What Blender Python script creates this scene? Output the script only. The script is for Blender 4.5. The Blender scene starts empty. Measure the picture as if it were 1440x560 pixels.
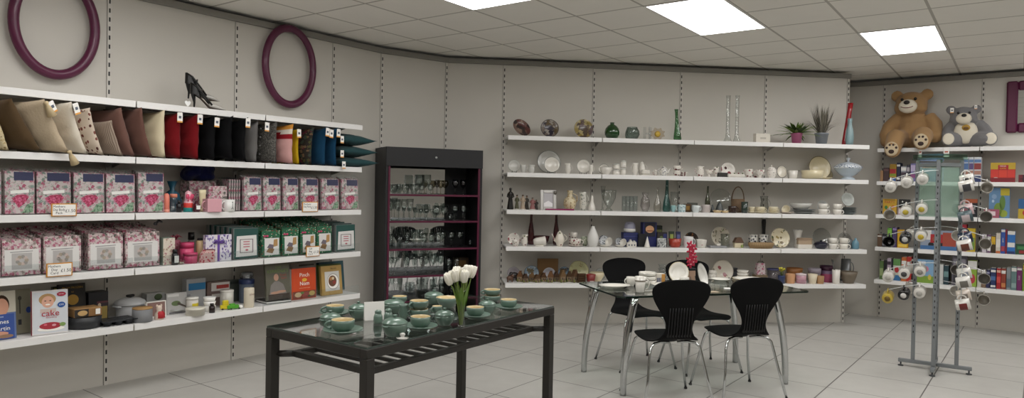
import bpy, bmesh, math, random
from mathutils import Vector, Matrix
random.seed(7)
SC = bpy.context.scene
COL = SC.collection
PI = math.pi
# ------------------------------------------------------------------ camera model
F, CZ, PITCH, ROLL = 986.05, 1.48, -0.014429, 0.018793
EXPOSURE = 0.06
LED_E = 9.0
LED_COL = (1.0, .985, .97, 1)
_cp, _sp, _c, _s = math.cos(PITCH), math.sin(PITCH), math.cos(ROLL), math.sin(ROLL)
_r, _u, _f = Vector((1, 0, 0)), Vector((0, -_sp, _cp)), Vector((0, _cp, _sp))
RIGHT, UP, FWD = _c * _r + _s * _u, -_s * _r + _c * _u, _f
CAMP = Vector((0, 0, CZ))

def proj(P):
    q = Vector(P) - CAMP
    d = q.dot(FWD)
    return 720 + F * q.dot(RIGHT) / d, 280 - F * q.dot(UP) / d, d

def onz(px, py, z):
    r = RIGHT * ((px - 720) / F) + UP * ((280 - py) / F) + FWD
    return CAMP + r * ((z - CZ) / r.z)

# ------------------------------------------------------------------ wall frames (shelf front lines)
DEP = 0.43
LEV = {1: 2.034, 2: 1.650, 3: 1.264, 4: 0.883, 5: 0.500}
W = {'L': (Vector((-2.58494, 4.81154, 0)), 0.919392), 'B': (Vector((-0.057149, 7.246383, 0)), 0.115088)}
_thR = -0.63731
W['R'] = (Vector((4.514 - DEP * math.sin(-_thR), 8.555 - DEP * math.cos(_thR), 0)), _thR)

def wdir(w):
    th = W[w][1]
    return Vector((math.cos(th), math.sin(th), 0)), Vector((-math.sin(th), math.cos(th), 0))

def wpt(w, s, dep, z):
    d, n = wdir(w)
    return W[w][0] + d * s + n * dep + Vector((0, 0, z))

def spx(w, px, dep, z):
    lo, hi = -1.3, 5.0
    for _ in range(50):
        m = (lo + hi) / 2
        if proj(wpt(w, m, dep, z))[0] < px: lo = m
        else: hi = m
    return (lo + hi) / 2

def zpx(P, py):
    lo, hi = P[2] - 1.0, P[2] + 1.5
    for _ in range(40):
        m = (lo + hi) / 2
        if proj((P[0], P[1], m))[1] > py: lo = m
        else: hi = m
    return (lo + hi) / 2

def fit(w, lev, x0, x1, yt, dep, base=None):
    """base point, width and height of what spans x0..x1 and reaches up to row yt, dep behind the shelf edge"""
    z = LEV[lev] if base is None else base
    s0, s1 = spx(w, x0, dep, z), spx(w, x1, dep, z)
    P = wpt(w, (s0 + s1) / 2, dep, z)
    return P + Vector((0, 0, .0008)), s1 - s0, max(0.01, zpx(P, yt) - z)

def rnd(w, lev, x0, x1, yt, dep, base=None):
    z = LEV[lev] if base is None else base
    s = spx(w, (x0 + x1) / 2, dep, z)
    P = wpt(w, s, dep, z)
    return P + Vector((0, 0, .0008)), (x1 - x0) * proj(P)[2] / F, max(0.01, zpx(P, yt) - z)

def rz(w): return W[w][1]

# ------------------------------------------------------------------ materials
def lin(c):
    if isinstance(c, str):
        c = [int(c[i:i + 2], 16) / 255 for i in (0, 2, 4)]
    return tuple(((x / 12.92) if x <= .04045 else ((x + .055) / 1.055) ** 2.4) for x in c) + (1,)

_M = {}
def mat(col, rough=.5, metal=0., coat=0., bump=0., bscale=60, sheen=0., emit=0):
    key = (col, rough, metal, coat, bump, bscale, sheen, emit)
    if key in _M: return _M[key]
    m = bpy.data.materials.new('surface_%03d' % len(_M)); m.use_nodes = True
    nt = m.node_tree; b = nt.nodes['Principled BSDF']
    b.inputs['Base Color'].default_value = lin(col)
    b.inputs['Roughness'].default_value = rough
    b.inputs['Metallic'].default_value = metal
    b.inputs['Coat Weight'].default_value = coat
    b.inputs['Sheen Weight'].default_value = sheen * .3
    if rough > .7: b.inputs['Specular IOR Level'].default_value = .15
    if emit:
        b.inputs['Emission Color'].default_value = lin(col); b.inputs['Emission Strength'].default_value = emit
    tc = nt.nodes.new('ShaderNodeTexCoord'); nz = nt.nodes.new('ShaderNodeTexNoise')
    nz.inputs['Scale'].default_value = bscale; nz.inputs['Detail'].default_value = 4
    nt.links.new(tc.outputs['Object'], nz.inputs['Vector'])
    if bump:
        bp = nt.nodes.new('ShaderNodeBump'); bp.inputs['Strength'].default_value = bump; bp.inputs['Distance'].default_value = .004
        nt.links.new(nz.outputs['Fac'], bp.inputs['Height']); nt.links.new(bp.outputs['Normal'], b.inputs['Normal'])
    hs = nt.nodes.new('ShaderNodeHueSaturation'); mr = nt.nodes.new('ShaderNodeMapRange')
    mr.inputs['To Min'].default_value = .97; mr.inputs['To Max'].default_value = 1.03
    nt.links.new(nz.outputs['Fac'], mr.inputs['Value']); nt.links.new(mr.outputs['Result'], hs.inputs['Value'])
    hs.inputs['Color'].default_value = lin(col); nt.links.new(hs.outputs['Color'], b.inputs['Base Color'])
    _M[key] = m
    return m

def pat(base, cols, scale=40, cover=.45, rough=.4, warp=.02, stretch=(1, 1, 1), coat=0, bump=0):
    """spots of several colours scattered over a base colour: flower sprigs, leaf prints, specks"""
    key = ('pat', base, tuple(cols), scale, cover, rough, warp, stretch, coat, bump)
    if key in _M: return _M[key]
    m = bpy.data.materials.new('pattern_%03d' % len(_M)); m.use_nodes = True
    nt = m.node_tree; N = nt.nodes.new; K = nt.links.new; b = nt.nodes['Principled BSDF']
    b.inputs['Roughness'].default_value = rough; b.inputs['Coat Weight'].default_value = coat
    if rough > .7: b.inputs['Specular IOR Level'].default_value = .15
    tc = N('ShaderNodeTexCoord'); mp = N('ShaderNodeMapping'); mp.inputs['Scale'].default_value = stretch
    nz = N('ShaderNodeTexNoise'); nz.inputs['Scale'].default_value = scale * 1.5
    K(tc.outputs['Object'], mp.inputs['Vector']); K(mp.outputs['Vector'], nz.inputs['Vector'])
    sub = N('ShaderNodeVectorMath'); sub.operation = 'SUBTRACT'; sub.inputs[1].default_value = (.5, .5, .5)
    K(nz.outputs['Color'], sub.inputs[0])
    mul = N('ShaderNodeVectorMath'); mul.operation = 'SCALE'; mul.inputs['Scale'].default_value = warp
    K(sub.outputs['Vector'], mul.inputs[0])
    add = N('ShaderNodeVectorMath'); K(mp.outputs['Vector'], add.inputs[0]); K(mul.outputs['Vector'], add.inputs[1])
    vo = N('ShaderNodeTexVoronoi'); vo.inputs['Scale'].default_value = scale
    K(add.outputs['Vector'], vo.inputs['Vector'])
    sep = N('ShaderNodeSeparateColor'); K(vo.outputs['Color'], sep.inputs['Color'])
    rp = N('ShaderNodeValToRGB'); rp.color_ramp.interpolation = 'CONSTANT'
    el = rp.color_ramp.elements
    el[0].color = lin(cols[0]); el[0].position = 0
    el[1].color = lin(cols[-1]); el[1].position = 1 - 1 / len(cols) if len(cols) > 1 else .99
    for i in range(1, len(cols) - 1):
        e = el.new(i / len(cols)); e.color = lin(cols[i])
    K(sep.outputs['Red'], rp.inputs['Fac'])
    lt = N('ShaderNodeMath'); lt.operation = 'LESS_THAN'; lt.inputs[1].default_value = cover
    K(vo.outputs['Distance'], lt.inputs[0])
    mx = N('ShaderNodeMix'); mx.data_type = 'RGBA'
    mx.inputs['A'].default_value = lin(base); K(rp.outputs['Color'], mx.inputs['B']); K(lt.outputs[0], mx.inputs['Factor'])
    K(mx.outputs['Result'], b.inputs['Base Color'])
    if bump:
        bp = N('ShaderNodeBump'); bp.inputs['Strength'].default_value = bump; bp.inputs['Distance'].default_value = .004
        K(vo.outputs['Distance'], bp.inputs['Height']); K(bp.outputs['Normal'], b.inputs['Normal'])
    _M[key] = m
    return m

def stripes(c1, c2, scale=60, axis=0, rough=.8, duty=.5):
    key = ('str', c1, c2, scale, axis, rough, duty)
    if key in _M: return _M[key]
    m = bpy.data.materials.new('stripe_%03d' % len(_M)); m.use_nodes = True
    nt = m.node_tree; N = nt.nodes.new; K = nt.links.new; b = nt.nodes['Principled BSDF']
    b.inputs['Roughness'].default_value = rough
    tc = N('ShaderNodeTexCoord'); sx = N('ShaderNodeSeparateXYZ'); K(tc.outputs['Object'], sx.inputs[0])
    mu = N('ShaderNodeMath'); mu.operation = 'MULTIPLY'; mu.inputs[1].default_value = scale; K(sx.outputs[axis], mu.inputs[0])
    fr = N('ShaderNodeMath'); fr.operation = 'FRACT'; K(mu.outputs[0], fr.inputs[0])
    lt = N('ShaderNodeMath'); lt.operation = 'LESS_THAN'; lt.inputs[1].default_value = duty; K(fr.outputs[0], lt.inputs[0])
    mx = N('ShaderNodeMix'); mx.data_type = 'RGBA'; mx.inputs['A'].default_value = lin(c1); mx.inputs['B'].default_value = lin(c2)
    K(lt.outputs[0], mx.inputs['Factor']); K(mx.outputs['Result'], b.inputs['Base Color'])
    _M[key] = m
    return m

def glass(tint='fbfcfc', edge='bcc3c1', refl=1.0):
    """thin clear glass: what passes straight through, plus the mirror reflection that glass gives"""
    key = ('glass', tint, edge, refl)
    if key in _M: return _M[key]
    k = .62 if min(lin(tint)[:3]) > .5 else .2      # a thin wall takes only part of the depth colour
    ct, ce = [tuple(x + (1 - x) * kk for x in lin(c)[:3]) + (1,) for c, kk in ((tint, .5), (edge, k))]
    m = bpy.data.materials.new('glass_%03d' % len(_M)); m.use_nodes = True
    nt = m.node_tree; N = nt.nodes.new; K = nt.links.new
    nt.nodes.remove(nt.nodes['Principled BSDF']); out = nt.nodes['Material Output']
    lw = N('ShaderNodeLayerWeight'); lw.inputs['Blend'].default_value = .5     # facing = 1 - cos(angle)
    def pw(e):
        n = N('ShaderNodeMath'); n.operation = 'POWER'; n.inputs[1].default_value = e; K(lw.outputs['Facing'], n.inputs[0]); return n
    mx = N('ShaderNodeMix'); mx.data_type = 'RGBA'; mx.inputs['A'].default_value = ct; mx.inputs['B'].default_value = ce
    K(pw(2.5).outputs[0], mx.inputs['Factor'])
    tr = N('ShaderNodeBsdfTransparent'); K(mx.outputs['Result'], tr.inputs['Color'])
    gl = N('ShaderNodeBsdfGlossy'); gl.inputs['Roughness'].default_value = .03
    gl.inputs['Color'].default_value = (refl, refl, refl, 1)
    fr = N('ShaderNodeMath'); fr.operation = 'MULTIPLY_ADD'; fr.inputs[1].default_value = .9; fr.inputs[2].default_value = .045; K(pw(5).outputs[0], fr.inputs[0])
    ms = N('ShaderNodeMixShader'); K(fr.outputs[0], ms.inputs['Fac']); K(tr.outputs[0], ms.inputs[1]); K(gl.outputs[0], ms.inputs[2])
    K(ms.outputs[0], out.inputs['Surface'])
    _M[key] = m
    return m

# ------------------------------------------------------------------ mesh builder
def Rx(a): return Matrix.Rotation(a, 4, 'X')
def Ry(a): return Matrix.Rotation(a, 4, 'Y')
def Rz(a): return Matrix.Rotation(a, 4, 'Z')
def Tr(x, y, z): return Matrix.Translation((x, y, z))
I4 = Matrix.Identity(4)
_TXT = {}

class MB:
    def __init__(self):
        self.v, self.f, self.m, self.s, self.mats = [], [], [], [], []
        self.X = I4
    def mi(self, m):
        if m not in self.mats: self.mats.append(m)
        return self.mats.index(m)
    def add(self, vs, fs, m, smooth=False, X=None):
        X = self.X @ X if X is not None else self.X
        o = len(self.v)
        self.v += [X @ Vector(p) for p in vs]
        ms = m if isinstance(m, list) else [m] * len(fs)
        for f, mm in zip(fs, ms):
            self.f.append([o + i for i in f]); self.m.append(self.mi(mm)); self.s.append(smooth)
        return self
    def box(self, lo, hi, m, b=0., X=None):
        """box from lo to hi with chamfered edges; m may be a dict of face name -> material"""
        lo, hi = Vector(lo), Vector(hi)
        fm = (lambda k: m.get(k, m['*'])) if isinstance(m, dict) else (lambda k: m)
        ax = ('x', 'y', 'z')
        if b <= 0: b = min((hi - lo)) * .04
        b = min(b, min(hi - lo) * .49)
        vs, idx = [], {}
        for i in (0, 1):
            for j in (0, 1):
                for k in (0, 1):
                    c = [(lo, hi)[q][a] for a, q in enumerate((i, j, k))]
                    for a in range(3):
                        p = list(c)
                        for e in range(3):
                            if e != a: p[e] += b if (i, j, k)[e] == 0 else -b
                        idx[(i, j, k, a)] = len(vs); vs.append(p)
        fs, ms = [], []
        for a in range(3):
            e1, e2 = (a + 1) % 3, (a + 2) % 3
            for q in (0, 1):
                loop = []
                for (u, w) in ((0, 0), (1, 0), (1, 1), (0, 1)):
                    t = [0, 0, 0]; t[a] = q; t[e1] = u; t[e2] = w
                    loop.append(idx[(*t, a)])
                fs.append(loop if q else loop[::-1]); ms.append(fm(('-' if q == 0 else '+') + ax[a]))
        for a in range(3):
            e1, e2 = (a + 1) % 3, (a + 2) % 3
            for u in (0, 1):
                for w in (0, 1):
                    t0, t1 = [0, 0, 0], [0, 0, 0]
                    t1[a] = 1; t0[e1] = t1[e1] = u; t0[e2] = t1[e2] = w
                    lp = [idx[(*t0, e1)], idx[(*t1, e1)], idx[(*t1, e2)], idx[(*t0, e2)]]
                    fs.append(lp if (u ^ w) else lp[::-1]); ms.append(fm('*') if isinstance(m, dict) else m)
        for i in (0, 1):
            for j in (0, 1):
                for k in (0, 1):
                    lp = [idx[(i, j, k, a)] for a in range(3)]
                    fs.append(lp if (i + j + k) % 2 else lp[::-1]); ms.append(fm('*') if isinstance(m, dict) else m)
        return self.add(vs, fs, ms, False, X)
    def lathe(self, pr, m, seg=24, X=None, wob=None, sq=(1, 1)):
        """profile [(r, z) or (r, z, material)]; wob(angle, r, z) -> radius factor"""
        vs, fs, ms, rings = [], [], [], []
        for p in pr:
            r, z = p[0], p[1]
            if r < 1e-6:
                rings.append([len(vs)]); vs.append((0, 0, z))
            else:
                rg = []
                for i in range(seg):
                    a = 2 * PI * i / seg
                    k = wob(a, r, z) if wob else 1
                    rg.append(len(vs)); vs.append((r * k * math.cos(a) * sq[0], r * k * math.sin(a) * sq[1], z))
                rings.append(rg)
        for q in range(len(pr) - 1):
            A, B = rings[q], rings[q + 1]
            mm = pr[q + 1][2] if len(pr[q + 1]) > 2 else m
            for i in range(seg):
                j = (i + 1) % seg
                if len(A) == 1 and len(B) == 1: continue
                if len(A) == 1: f = [A[0], B[j], B[i]]
                elif len(B) == 1: f = [A[i], A[j], B[0]]
                else: f = [A[i], A[j], B[j], B[i]]
                fs.append(f); ms.append(mm)
        return self.add(vs, fs, ms, True, X)
    def tube(self, pts, r, m, seg=8, X=None, flat=None):
        pts = [Vector(p) for p in pts]; n = len(pts)
        rr = r if isinstance(r, (list, tuple)) else [r] * n
        vs, fs = [], []
        up = None
        for i, p in enumerate(pts):
            t = (pts[min(i + 1, n - 1)] - pts[max(i - 1, 0)]).normalized()
            if up is None:
                up = Vector((0, 0, 1)) if abs(t.z) < .9 else Vector((1, 0, 0))
            a = t.cross(up).normalized(); bb = a.cross(t).normalized(); up = bb
            for k in range(seg):
                g = 2 * PI * k / seg
                vs.append(p + a * rr[i] * math.cos(g) + bb * rr[i] * math.sin(g) * (flat or 1))
        for i in range(n - 1):
            for k in range(seg):
                q = (k + 1) % seg
                fs.append([i * seg + k, i * seg + q, (i + 1) * seg + q, (i + 1) * seg + k])
        fs.append(list(range(seg))[::-1]); fs.append([(n - 1) * seg + k for k in range(seg)])
        return self.add(vs, fs, m, True, X)
    def ell(self, c, r, m, seg=16, X=None):
        n = max(6, seg // 2)
        pr = [(math.sin(PI * i / n), -math.cos(PI * i / n)) for i in range(n + 1)]
        pr[0] = (0, -1); pr[-1] = (0, 1)
        Y = Tr(*c) @ Matrix.Diagonal((r[0], r[1], r[2], 1))
        return self.lathe(pr, m, seg, X @ Y if X is not None else Y)
    def prism(self, poly, y0, y1, m, X=None, side=None):
        """polygon in x-z, extruded from y0 (front) to y1"""
        n = len(poly)
        vs = [(x, y0, z) for x, z in poly] + [(x, y1, z) for x, z in poly]
        fs = [list(range(n)), list(range(n, 2 * n))[::-1]]
        ms = [m, m]
        for i in range(n):
            j = (i + 1) % n
            fs.append([i, i + n, j + n, j]); ms.append(side or m)
        return self.add(vs, fs, ms, False, X)
    def quad(self, x0, x1, z0, z1, y, m, X=None):
        return self.prism([(x0, z0), (x1, z0), (x1, z1), (x0, z1)], y, y + .0006, m, X)
    def disc(self, cx, cz, rx, rz_, y, m, n=20, X=None, a0=0, a1=2 * PI):
        pl = [(cx + rx * math.cos(a0 + (a1 - a0) * i / (n if a1 - a0 > 6.28 else n - 1)), cz + rz_ * math.sin(a0 + (a1 - a0) * i / (n if a1 - a0 > 6.28 else n - 1))) for i in range(n)]
        return self.prism(pl, y, y + .0006, m, X)
    def text(self, s, size, cx, cz, y, m, X=None, wmax=None):
        """lettering in the x-z plane facing -y, centred on cx, cz"""
        if s not in _TXT:
            cu = bpy.data.curves.new('lettering', 'FONT'); cu.body = s; cu.align_x = 'CENTER'; cu.align_y = 'CENTER'; cu.resolution_u = 2
            ob = bpy.data.objects.new('lettering', cu); COL.objects.link(ob)
            dg = bpy.context.evaluated_depsgraph_get(); dg.update()
            me = bpy.data.meshes.new_from_object(ob.evaluated_get(dg))
            _TXT[s] = ([tuple(v.co) for v in me.vertices], [list(p.vertices) for p in me.polygons])
            bpy.data.objects.remove(ob); bpy.data.meshes.remove(me); bpy.data.curves.remove(cu)
        vs, fs = _TXT[s]
        if not vs: return self
        kx = size
        if wmax:
            wd = max(v[0] for v in vs) - min(v[0] for v in vs)
            kx = min(size, wmax / wd)
        return self.add([(cx + v[0] * kx, y, cz + v[1] * size) for v in vs], fs, m, False, X)
    def mesh(self, name):
        me = bpy.data.meshes.new(name)
        me.from_pydata([tuple(p) for p in self.v], [], self.f)
        for mm in self.mats: me.materials.append(mm)
        me.polygons.foreach_set('material_index', self.m)
        me.polygons.foreach_set('use_smooth', self.s)
        me.update()
        bm = bmesh.new(); bm.from_mesh(me); bmesh.ops.recalc_face_normals(bm, faces=bm.faces); bm.to_mesh(me); bm.free()
        return me
    def part(self, name, parent):
        o = bpy.data.objects.new(name, self.mesh(name)); COL.objects.link(o); o.parent = parent
        return o
    def single(self, name, label, cat, loc=(0, 0, 0), rot=0, group=None, kind=None):
        o = bpy.data.objects.new(name, self.mesh(name)); COL.objects.link(o)
        return tag(o, label, cat, loc, rot, group, kind)
    def struct(self, name):
        o = bpy.data.objects.new(name, self.mesh(name)); COL.objects.link(o); o['kind'] = 'structure'
        return o

def tag(o, label, cat, loc, rot=0, group=None, kind=None):
    o.location = loc
    o.rotation_euler = rot if isinstance(rot, (tuple, list)) else (0, 0, rot)
    if label:
        o['label'] = label; o['category'] = cat
    if group: o['group'] = group
    if kind: o['kind'] = kind
    return o

def thing(name, label, cat, loc, rot=0, group=None):
    o = bpy.data.objects.new(name, None); COL.objects.link(o); o.empty_display_size = .05
    return tag(o, label, cat, loc, rot, group)

def dup(root, loc, rot=0, label=None, group=None):
    r = root.copy(); COL.objects.link(r)
    r.location = loc; r.rotation_euler = rot if isinstance(rot, (tuple, list)) else (0, 0, rot)
    if label: r['label'] = label
    if group: r['group'] = group
    for ch in list(root.children):
        c = ch.copy(); COL.objects.link(c); c.parent = r
        for g in list(ch.children):
            d = g.copy(); COL.objects.link(d); d.parent = c
    return r

def fuse(mb, name, parent, vox=.01, it=6, m=None):
    """one continuous skin over the builder's overlapping lumps"""
    me = mb.mesh(name); ob = bpy.data.objects.new(name, me); COL.objects.link(ob)
    r = ob.modifiers.new('r', 'REMESH'); r.mode = 'VOXEL'; r.voxel_size = vox
    s = ob.modifiers.new('s', 'SMOOTH'); s.iterations = it; s.factor = .5
    dg = bpy.context.evaluated_depsgraph_get(); dg.update()
    nm = bpy.data.meshes.new_from_object(ob.evaluated_get(dg))
    nm.materials.clear(); nm.materials.append(m or mb.mats[0])
    for p in nm.polygons: p.use_smooth = True; p.material_index = 0
    ob.modifiers.clear(); ob.data = nm; bpy.data.meshes.remove(me)
    ob.parent = parent
    return ob

ORD = 'first second third fourth fifth sixth seventh eighth ninth tenth eleventh twelfth thirteenth fourteenth fifteenth sixteenth seventeenth eighteenth nineteenth twentieth'.split()
NUM = 'zero one two three four five six seven eight nine ten eleven twelve thirteen fourteen fifteen sixteen seventeen eighteen nineteen twenty'.split()

# common finishes
WHITE_METAL = mat('e9e8e6', .35)
CHROME = mat('c4c6c6', .12, 1.0)
STEEL = mat('b8bab8', .3, 1.0)
GREY_METAL = mat('7a7f80', .45, .4)
BLACK = mat('101010', .45)
DARK = mat('1b1b1d', .5)
WHITE = mat('eeece7', .3, coat=.4)
PAPER = mat('f3f1ec', .8)
CREAM = mat('e8dfc8', .35, coat=.3)
GOLD = mat('c49a45', .35, .7)
GLASS = glass()
# ================================================================== the setting
cam = bpy.data.cameras.new('camera'); co = bpy.data.objects.new('camera', cam); COL.objects.link(co)
cam.sensor_width = 36; cam.lens = F / 1440 * 36; cam.clip_start = .05
_m = Matrix((RIGHT, UP, -FWD)).transposed().to_4x4(); _m.translation = CAMP
co.matrix_world = _m; SC.camera = co
SC.view_settings.view_transform = 'Standard'; SC.view_settings.look = 'None'
SC.view_settings.gamma = 1; SC.view_settings.use_curve_mapping = False
SC.view_settings.exposure = EXPOSURE
SC.cycles.transparent_max_bounces = 32; SC.cycles.max_bounces = 10; SC.cycles.diffuse_bounces = 6
SC.cycles.caustics_reflective = False; SC.cycles.caustics_refractive = False
wd = bpy.data.worlds.new('dim_surroundings'); SC.world = wd; wd.use_nodes = True
wd.node_tree.nodes['Background'].inputs[0].default_value = (.02, .02, .02, 1)

A53 = math.radians(52.9)
D1 = Vector((math.cos(A53), math.sin(A53), 0)); D2 = Vector((math.sin(A53), -math.cos(A53), 0))
def pq(p, q, z=0): return D1 * p + D2 * q + Vector((0, 0, z))
H_CEIL = 2.91

def tiled(name, base, line, size, width, off, ang, rough, var, mottling=.0, coat=0):
    m = bpy.data.materials.new(name); m.use_nodes = True
    nt = m.node_tree; N = nt.nodes.new; K = nt.links.new; b = nt.nodes['Principled BSDF']
    b.inputs['Roughness'].default_value = rough; b.inputs['Coat Weight'].default_value = coat
    tc = N('ShaderNodeTexCoord'); mp = N('ShaderNodeMapping'); mp.vector_type = 'TEXTURE'
    mp.inputs['Rotation'].default_value = (0, 0, ang); mp.inputs['Location'].default_value = off
    K(tc.outputs['Object'], mp.inputs['Vector'])
    br = N('ShaderNodeTexBrick'); br.offset = 0; br.squash = 1
    for k, v in (('Scale', 1), ('Mortar Size', width), ('Mortar Smooth', .1), ('Brick Width', size), ('Row Height', size), ('Bias', 0)):
        br.inputs[k].default_value = v
    c = lin(base)
    br.inputs['Color1'].default_value = tuple(x * (1 - var) for x in c[:3]) + (1,)
    br.inputs['Color2'].default_value = tuple(x * (1 + var) for x in c[:3]) + (1,)
    br.inputs['Mortar'].default_value = lin(line)
    K(mp.outputs['Vector'], br.inputs['Vector'])
    nz = N('ShaderNodeTexNoise'); nz.inputs['Scale'].default_value = 5; nz.inputs['Detail'].default_value = 8; nz.inputs['Roughness'].default_value = .65
    K(tc.outputs['Object'], nz.inputs['Vector'])
    mr = N('ShaderNodeMapRange'); mr.inputs['From Min'].default_value = .3; mr.inputs['From Max'].default_value = .7
    mr.inputs['To Min'].default_value = 1 - mottling; mr.inputs['To Max'].default_value = 1 + mottling
    K(nz.outputs['Fac'], mr.inputs['Value'])
    hs = N('ShaderNodeHueSaturation'); K(mr.outputs['Result'], hs.inputs['Value']); K(br.outputs['Color'], hs.inputs['Color'])
    K(hs.outputs['Color'], b.inputs['Base Color'])
    return m

FLOOR_M = tiled('floor_tiles', 'b7b5b0', '605d59', .605, .0045, (0, 0, 0), A53, .42, .015, .05)
CEIL_M = tiled('ceiling_tiles', 'ebe8e1', 'b5b1a9', .6, .011, (0, 0, 0), .945, .9, .01, .015)
# tile grids start on these lines
_o = D1 * (.52 * .605) + D2 * (-.13 * .605)
FLOOR_M.node_tree.nodes['Mapping'].inputs['Location'].default_value = _o
_d1, _d2 = Vector((math.cos(.945), math.sin(.945), 0)), Vector((math.sin(.945), -math.cos(.945), 0))
_o = _d1 * (.296 * .6) + _d2 * (.0257 * .6)
CEIL_M.node_tree.nodes['Mapping'].inputs['Location'].default_value = _o
WALL_M = mat('cbc7bf', .55, bscale=3)
SHELL_M = mat('bdb9b1', .8, bscale=3)

def slab(name, pts, z0, z1, m):
    b = MB(); n = len(pts)
    vs = [(p.x, p.y, z0) for p in pts] + [(p.x, p.y, z1) for p in pts]
    fs = [list(range(n))[::-1], list(range(n, 2 * n))] + [[i, (i + 1) % n, n + (i + 1) % n, n + i] for i in range(n)]
    return b.add(vs, fs, m).struct(name)

P0, P1_, Q0, Q1 = -3.6, 10.2, -6.0, 5.6
slab('floor', [pq(P0, Q0), pq(P0, Q1), pq(P1_, Q1), pq(P1_, Q0)], -.1, 0, FLOOR_M)
slab('ceiling', [pq(P0, Q0), pq(P0, Q1), pq(P1_, Q1), pq(P1_, Q0)], H_CEIL, H_CEIL + .1, CEIL_M)
slab('wall_rear', [pq(P0, Q0), pq(P0, Q1), pq(P0 - .1, Q1), pq(P0 - .1, Q0)], 0, H_CEIL, SHELL_M)
slab('wall_near_right', [pq(P0, Q1), pq(P1_, Q1), pq(P1_, Q1 + .1), pq(P0, Q1 + .1)], 0, H_CEIL, SHELL_M)

# display wall panels stand on the floor, capped by a grey rail; above it a dark slot under the ceiling
H_W = 2.83
RAIL_M = mat('85827c', .6)
UPR_M = mat('cfcbc4', .5)
_wl, _wb, _wr = [lambda s, dep=DEP, w=w: wpt(w, s, dep, 0) for w in 'LBR']
def panel(name, a, b_, t=.04, z1=H_W):
    d = (b_ - a).normalized(); n = Vector((-d.y, d.x, 0))
    slab(name, [a, b_, b_ + n * t, a + n * t], 0, z1, WALL_M)
    f = MB(); L = (b_ - a).length
    f.box((0, -.03, z1), (L, .05, z1 + .052), RAIL_M, .003)
    o = f.struct('trim_rail'); o.location = a; o.rotation_euler = (0, 0, math.atan2(d.y, d.x))
CA, CB = _wl(2.59), _wb(-.617)
panel('wall_left', _wl(-6.5), CA)
panel('wall_corner', CA, CB)
panel('wall_back', CB, _wb(4.02))
panel('wall_right', _wr(-1.6), _wr(5.5))
# free end of the back run: a short return that closes the unit behind its last upright
_e = _wb(4.02); _nb = wdir('B')[1]; _db = wdir('B')[0]
slab('wall_back_return', [_e, _e + _nb * .5, _e + _nb * .5 - _db * .04, _e - _db * .04], 0, H_W, WALL_M)

def upright(a, th, k):
    b = MB()
    b.box((-.014, -.006, .0), (.014, 0, H_W - .004), UPR_M, .002)
    b.box((-.017, -.002, 0), (-.014, 0, H_W - .004), RAIL_M, .0005)
    z = .03
    while z < H_W - .05:
        b.box((-.0055, -.0072, z), (.0055, -.0058, z + .031), DARK, .0003)
        z += .065
    o = b.struct('trim_%d' % k); o.location = a; o.rotation_euler = (0, 0, th)
_k = 1
for w, ss in (('L', (-2, -1, 0, 1, 2)), ('B', (0, 1, 2, 3, 4)), ('R', (0, 1, 2))):
    for s in ss:
        upright(wpt(w, s, DEP - .001, 0), rz(w), _k); _k += 1
_cd = (CB - CA); _ct = math.atan2(_cd.y, _cd.x)
upright(CA + Vector((math.sin(_ct), -math.cos(_ct), 0)) * .002 + _cd.normalized() * .016, _ct, _k)
upright(CB + Vector((math.sin(_ct), -math.cos(_ct), 0)) * .002 - _cd.normalized() * .016, _ct, _k + 1)

# ------------------------------------------------------------------ ceiling lights: 0.6 x 1.2 m panels set in the tile grid
LED = bpy.data.materials.new('led_panel'); LED.use_nodes = True
_b = LED.node_tree.nodes['Principled BSDF']
_b.inputs['Base Color'].default_value = (.9, .9, .9, 1); _b.inputs['Emission Color'].default_value = LED_COL; _b.inputs['Emission Strength'].default_value = LED_E
def ceiling_light(a, b_, label):
    o = _o + _d1 * (a * .6) + _d2 * (b_ * .6)
    t = thing('ceiling_light', label, 'light', (o.x, o.y, H_CEIL), .945, 'light panels in the tiled ceiling')
    f = MB(); L, Wd = 1.2, .6
    for lo, hi in (((0, -.02, -.006), (L, 0, .0)), ((0, -Wd, -.006), (L, -Wd + .02, 0)), ((0, -Wd + .02, -.006), (.02, -.02, 0)), ((L - .02, -Wd + .02, -.006), (L, -.02, 0))):
        f.box(lo, hi, WHITE_METAL, .001)
    f.part('light_frame', t)
    MB().box((.02, -Wd + .02, -.005), (L - .02, -.02, -.001), LED, .001).part('diffuser', t)
for a, b_, lab in ((5, -6, 'bright ceiling panel cut by the top edge above the black glass cabinet'),
                   (8, -4, 'large bright ceiling panel in the middle of the tiled ceiling'),
                   (11, -2, 'bright ceiling panel above the two teddy bears'),
                   (2, -7, 'unseen ceiling panel added over the cushion shelves outside the picture'),  # from here on: unseen panels, added to light the room
                   (2, -4, 'unseen ceiling panel added above the standing place of the viewer'),
                   (2, 0, 'unseen ceiling panel added behind the viewer on the right'),
                   (5, -2, 'added ceiling panel ahead of the viewer out of the picture'),
                   (5, 2, 'unseen ceiling panel added near the right hand rear wall'),
                   (-2, -6, 'unseen ceiling panel added behind the viewer near the left wall'),
                   (-2, -2, 'unseen ceiling panel added far behind the viewer'),
                   (8, 0, 'added ceiling panel right of the mug stand out of the picture'),  # unseen, placed close to brighten the right wall
                   (10, 1, 'unseen ceiling panel added above the viewer side of the mug stand'),  # another unseen panel, added for the dim right wall
                   (13, 1, 'added ceiling panel by the far right shelves out of the picture'),  # unseen, added near the right wall to lighten it
                   (-2, 2, 'unseen ceiling panel added in the rear corner of the shop')):
    ceiling_light(a, b_, lab)

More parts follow.
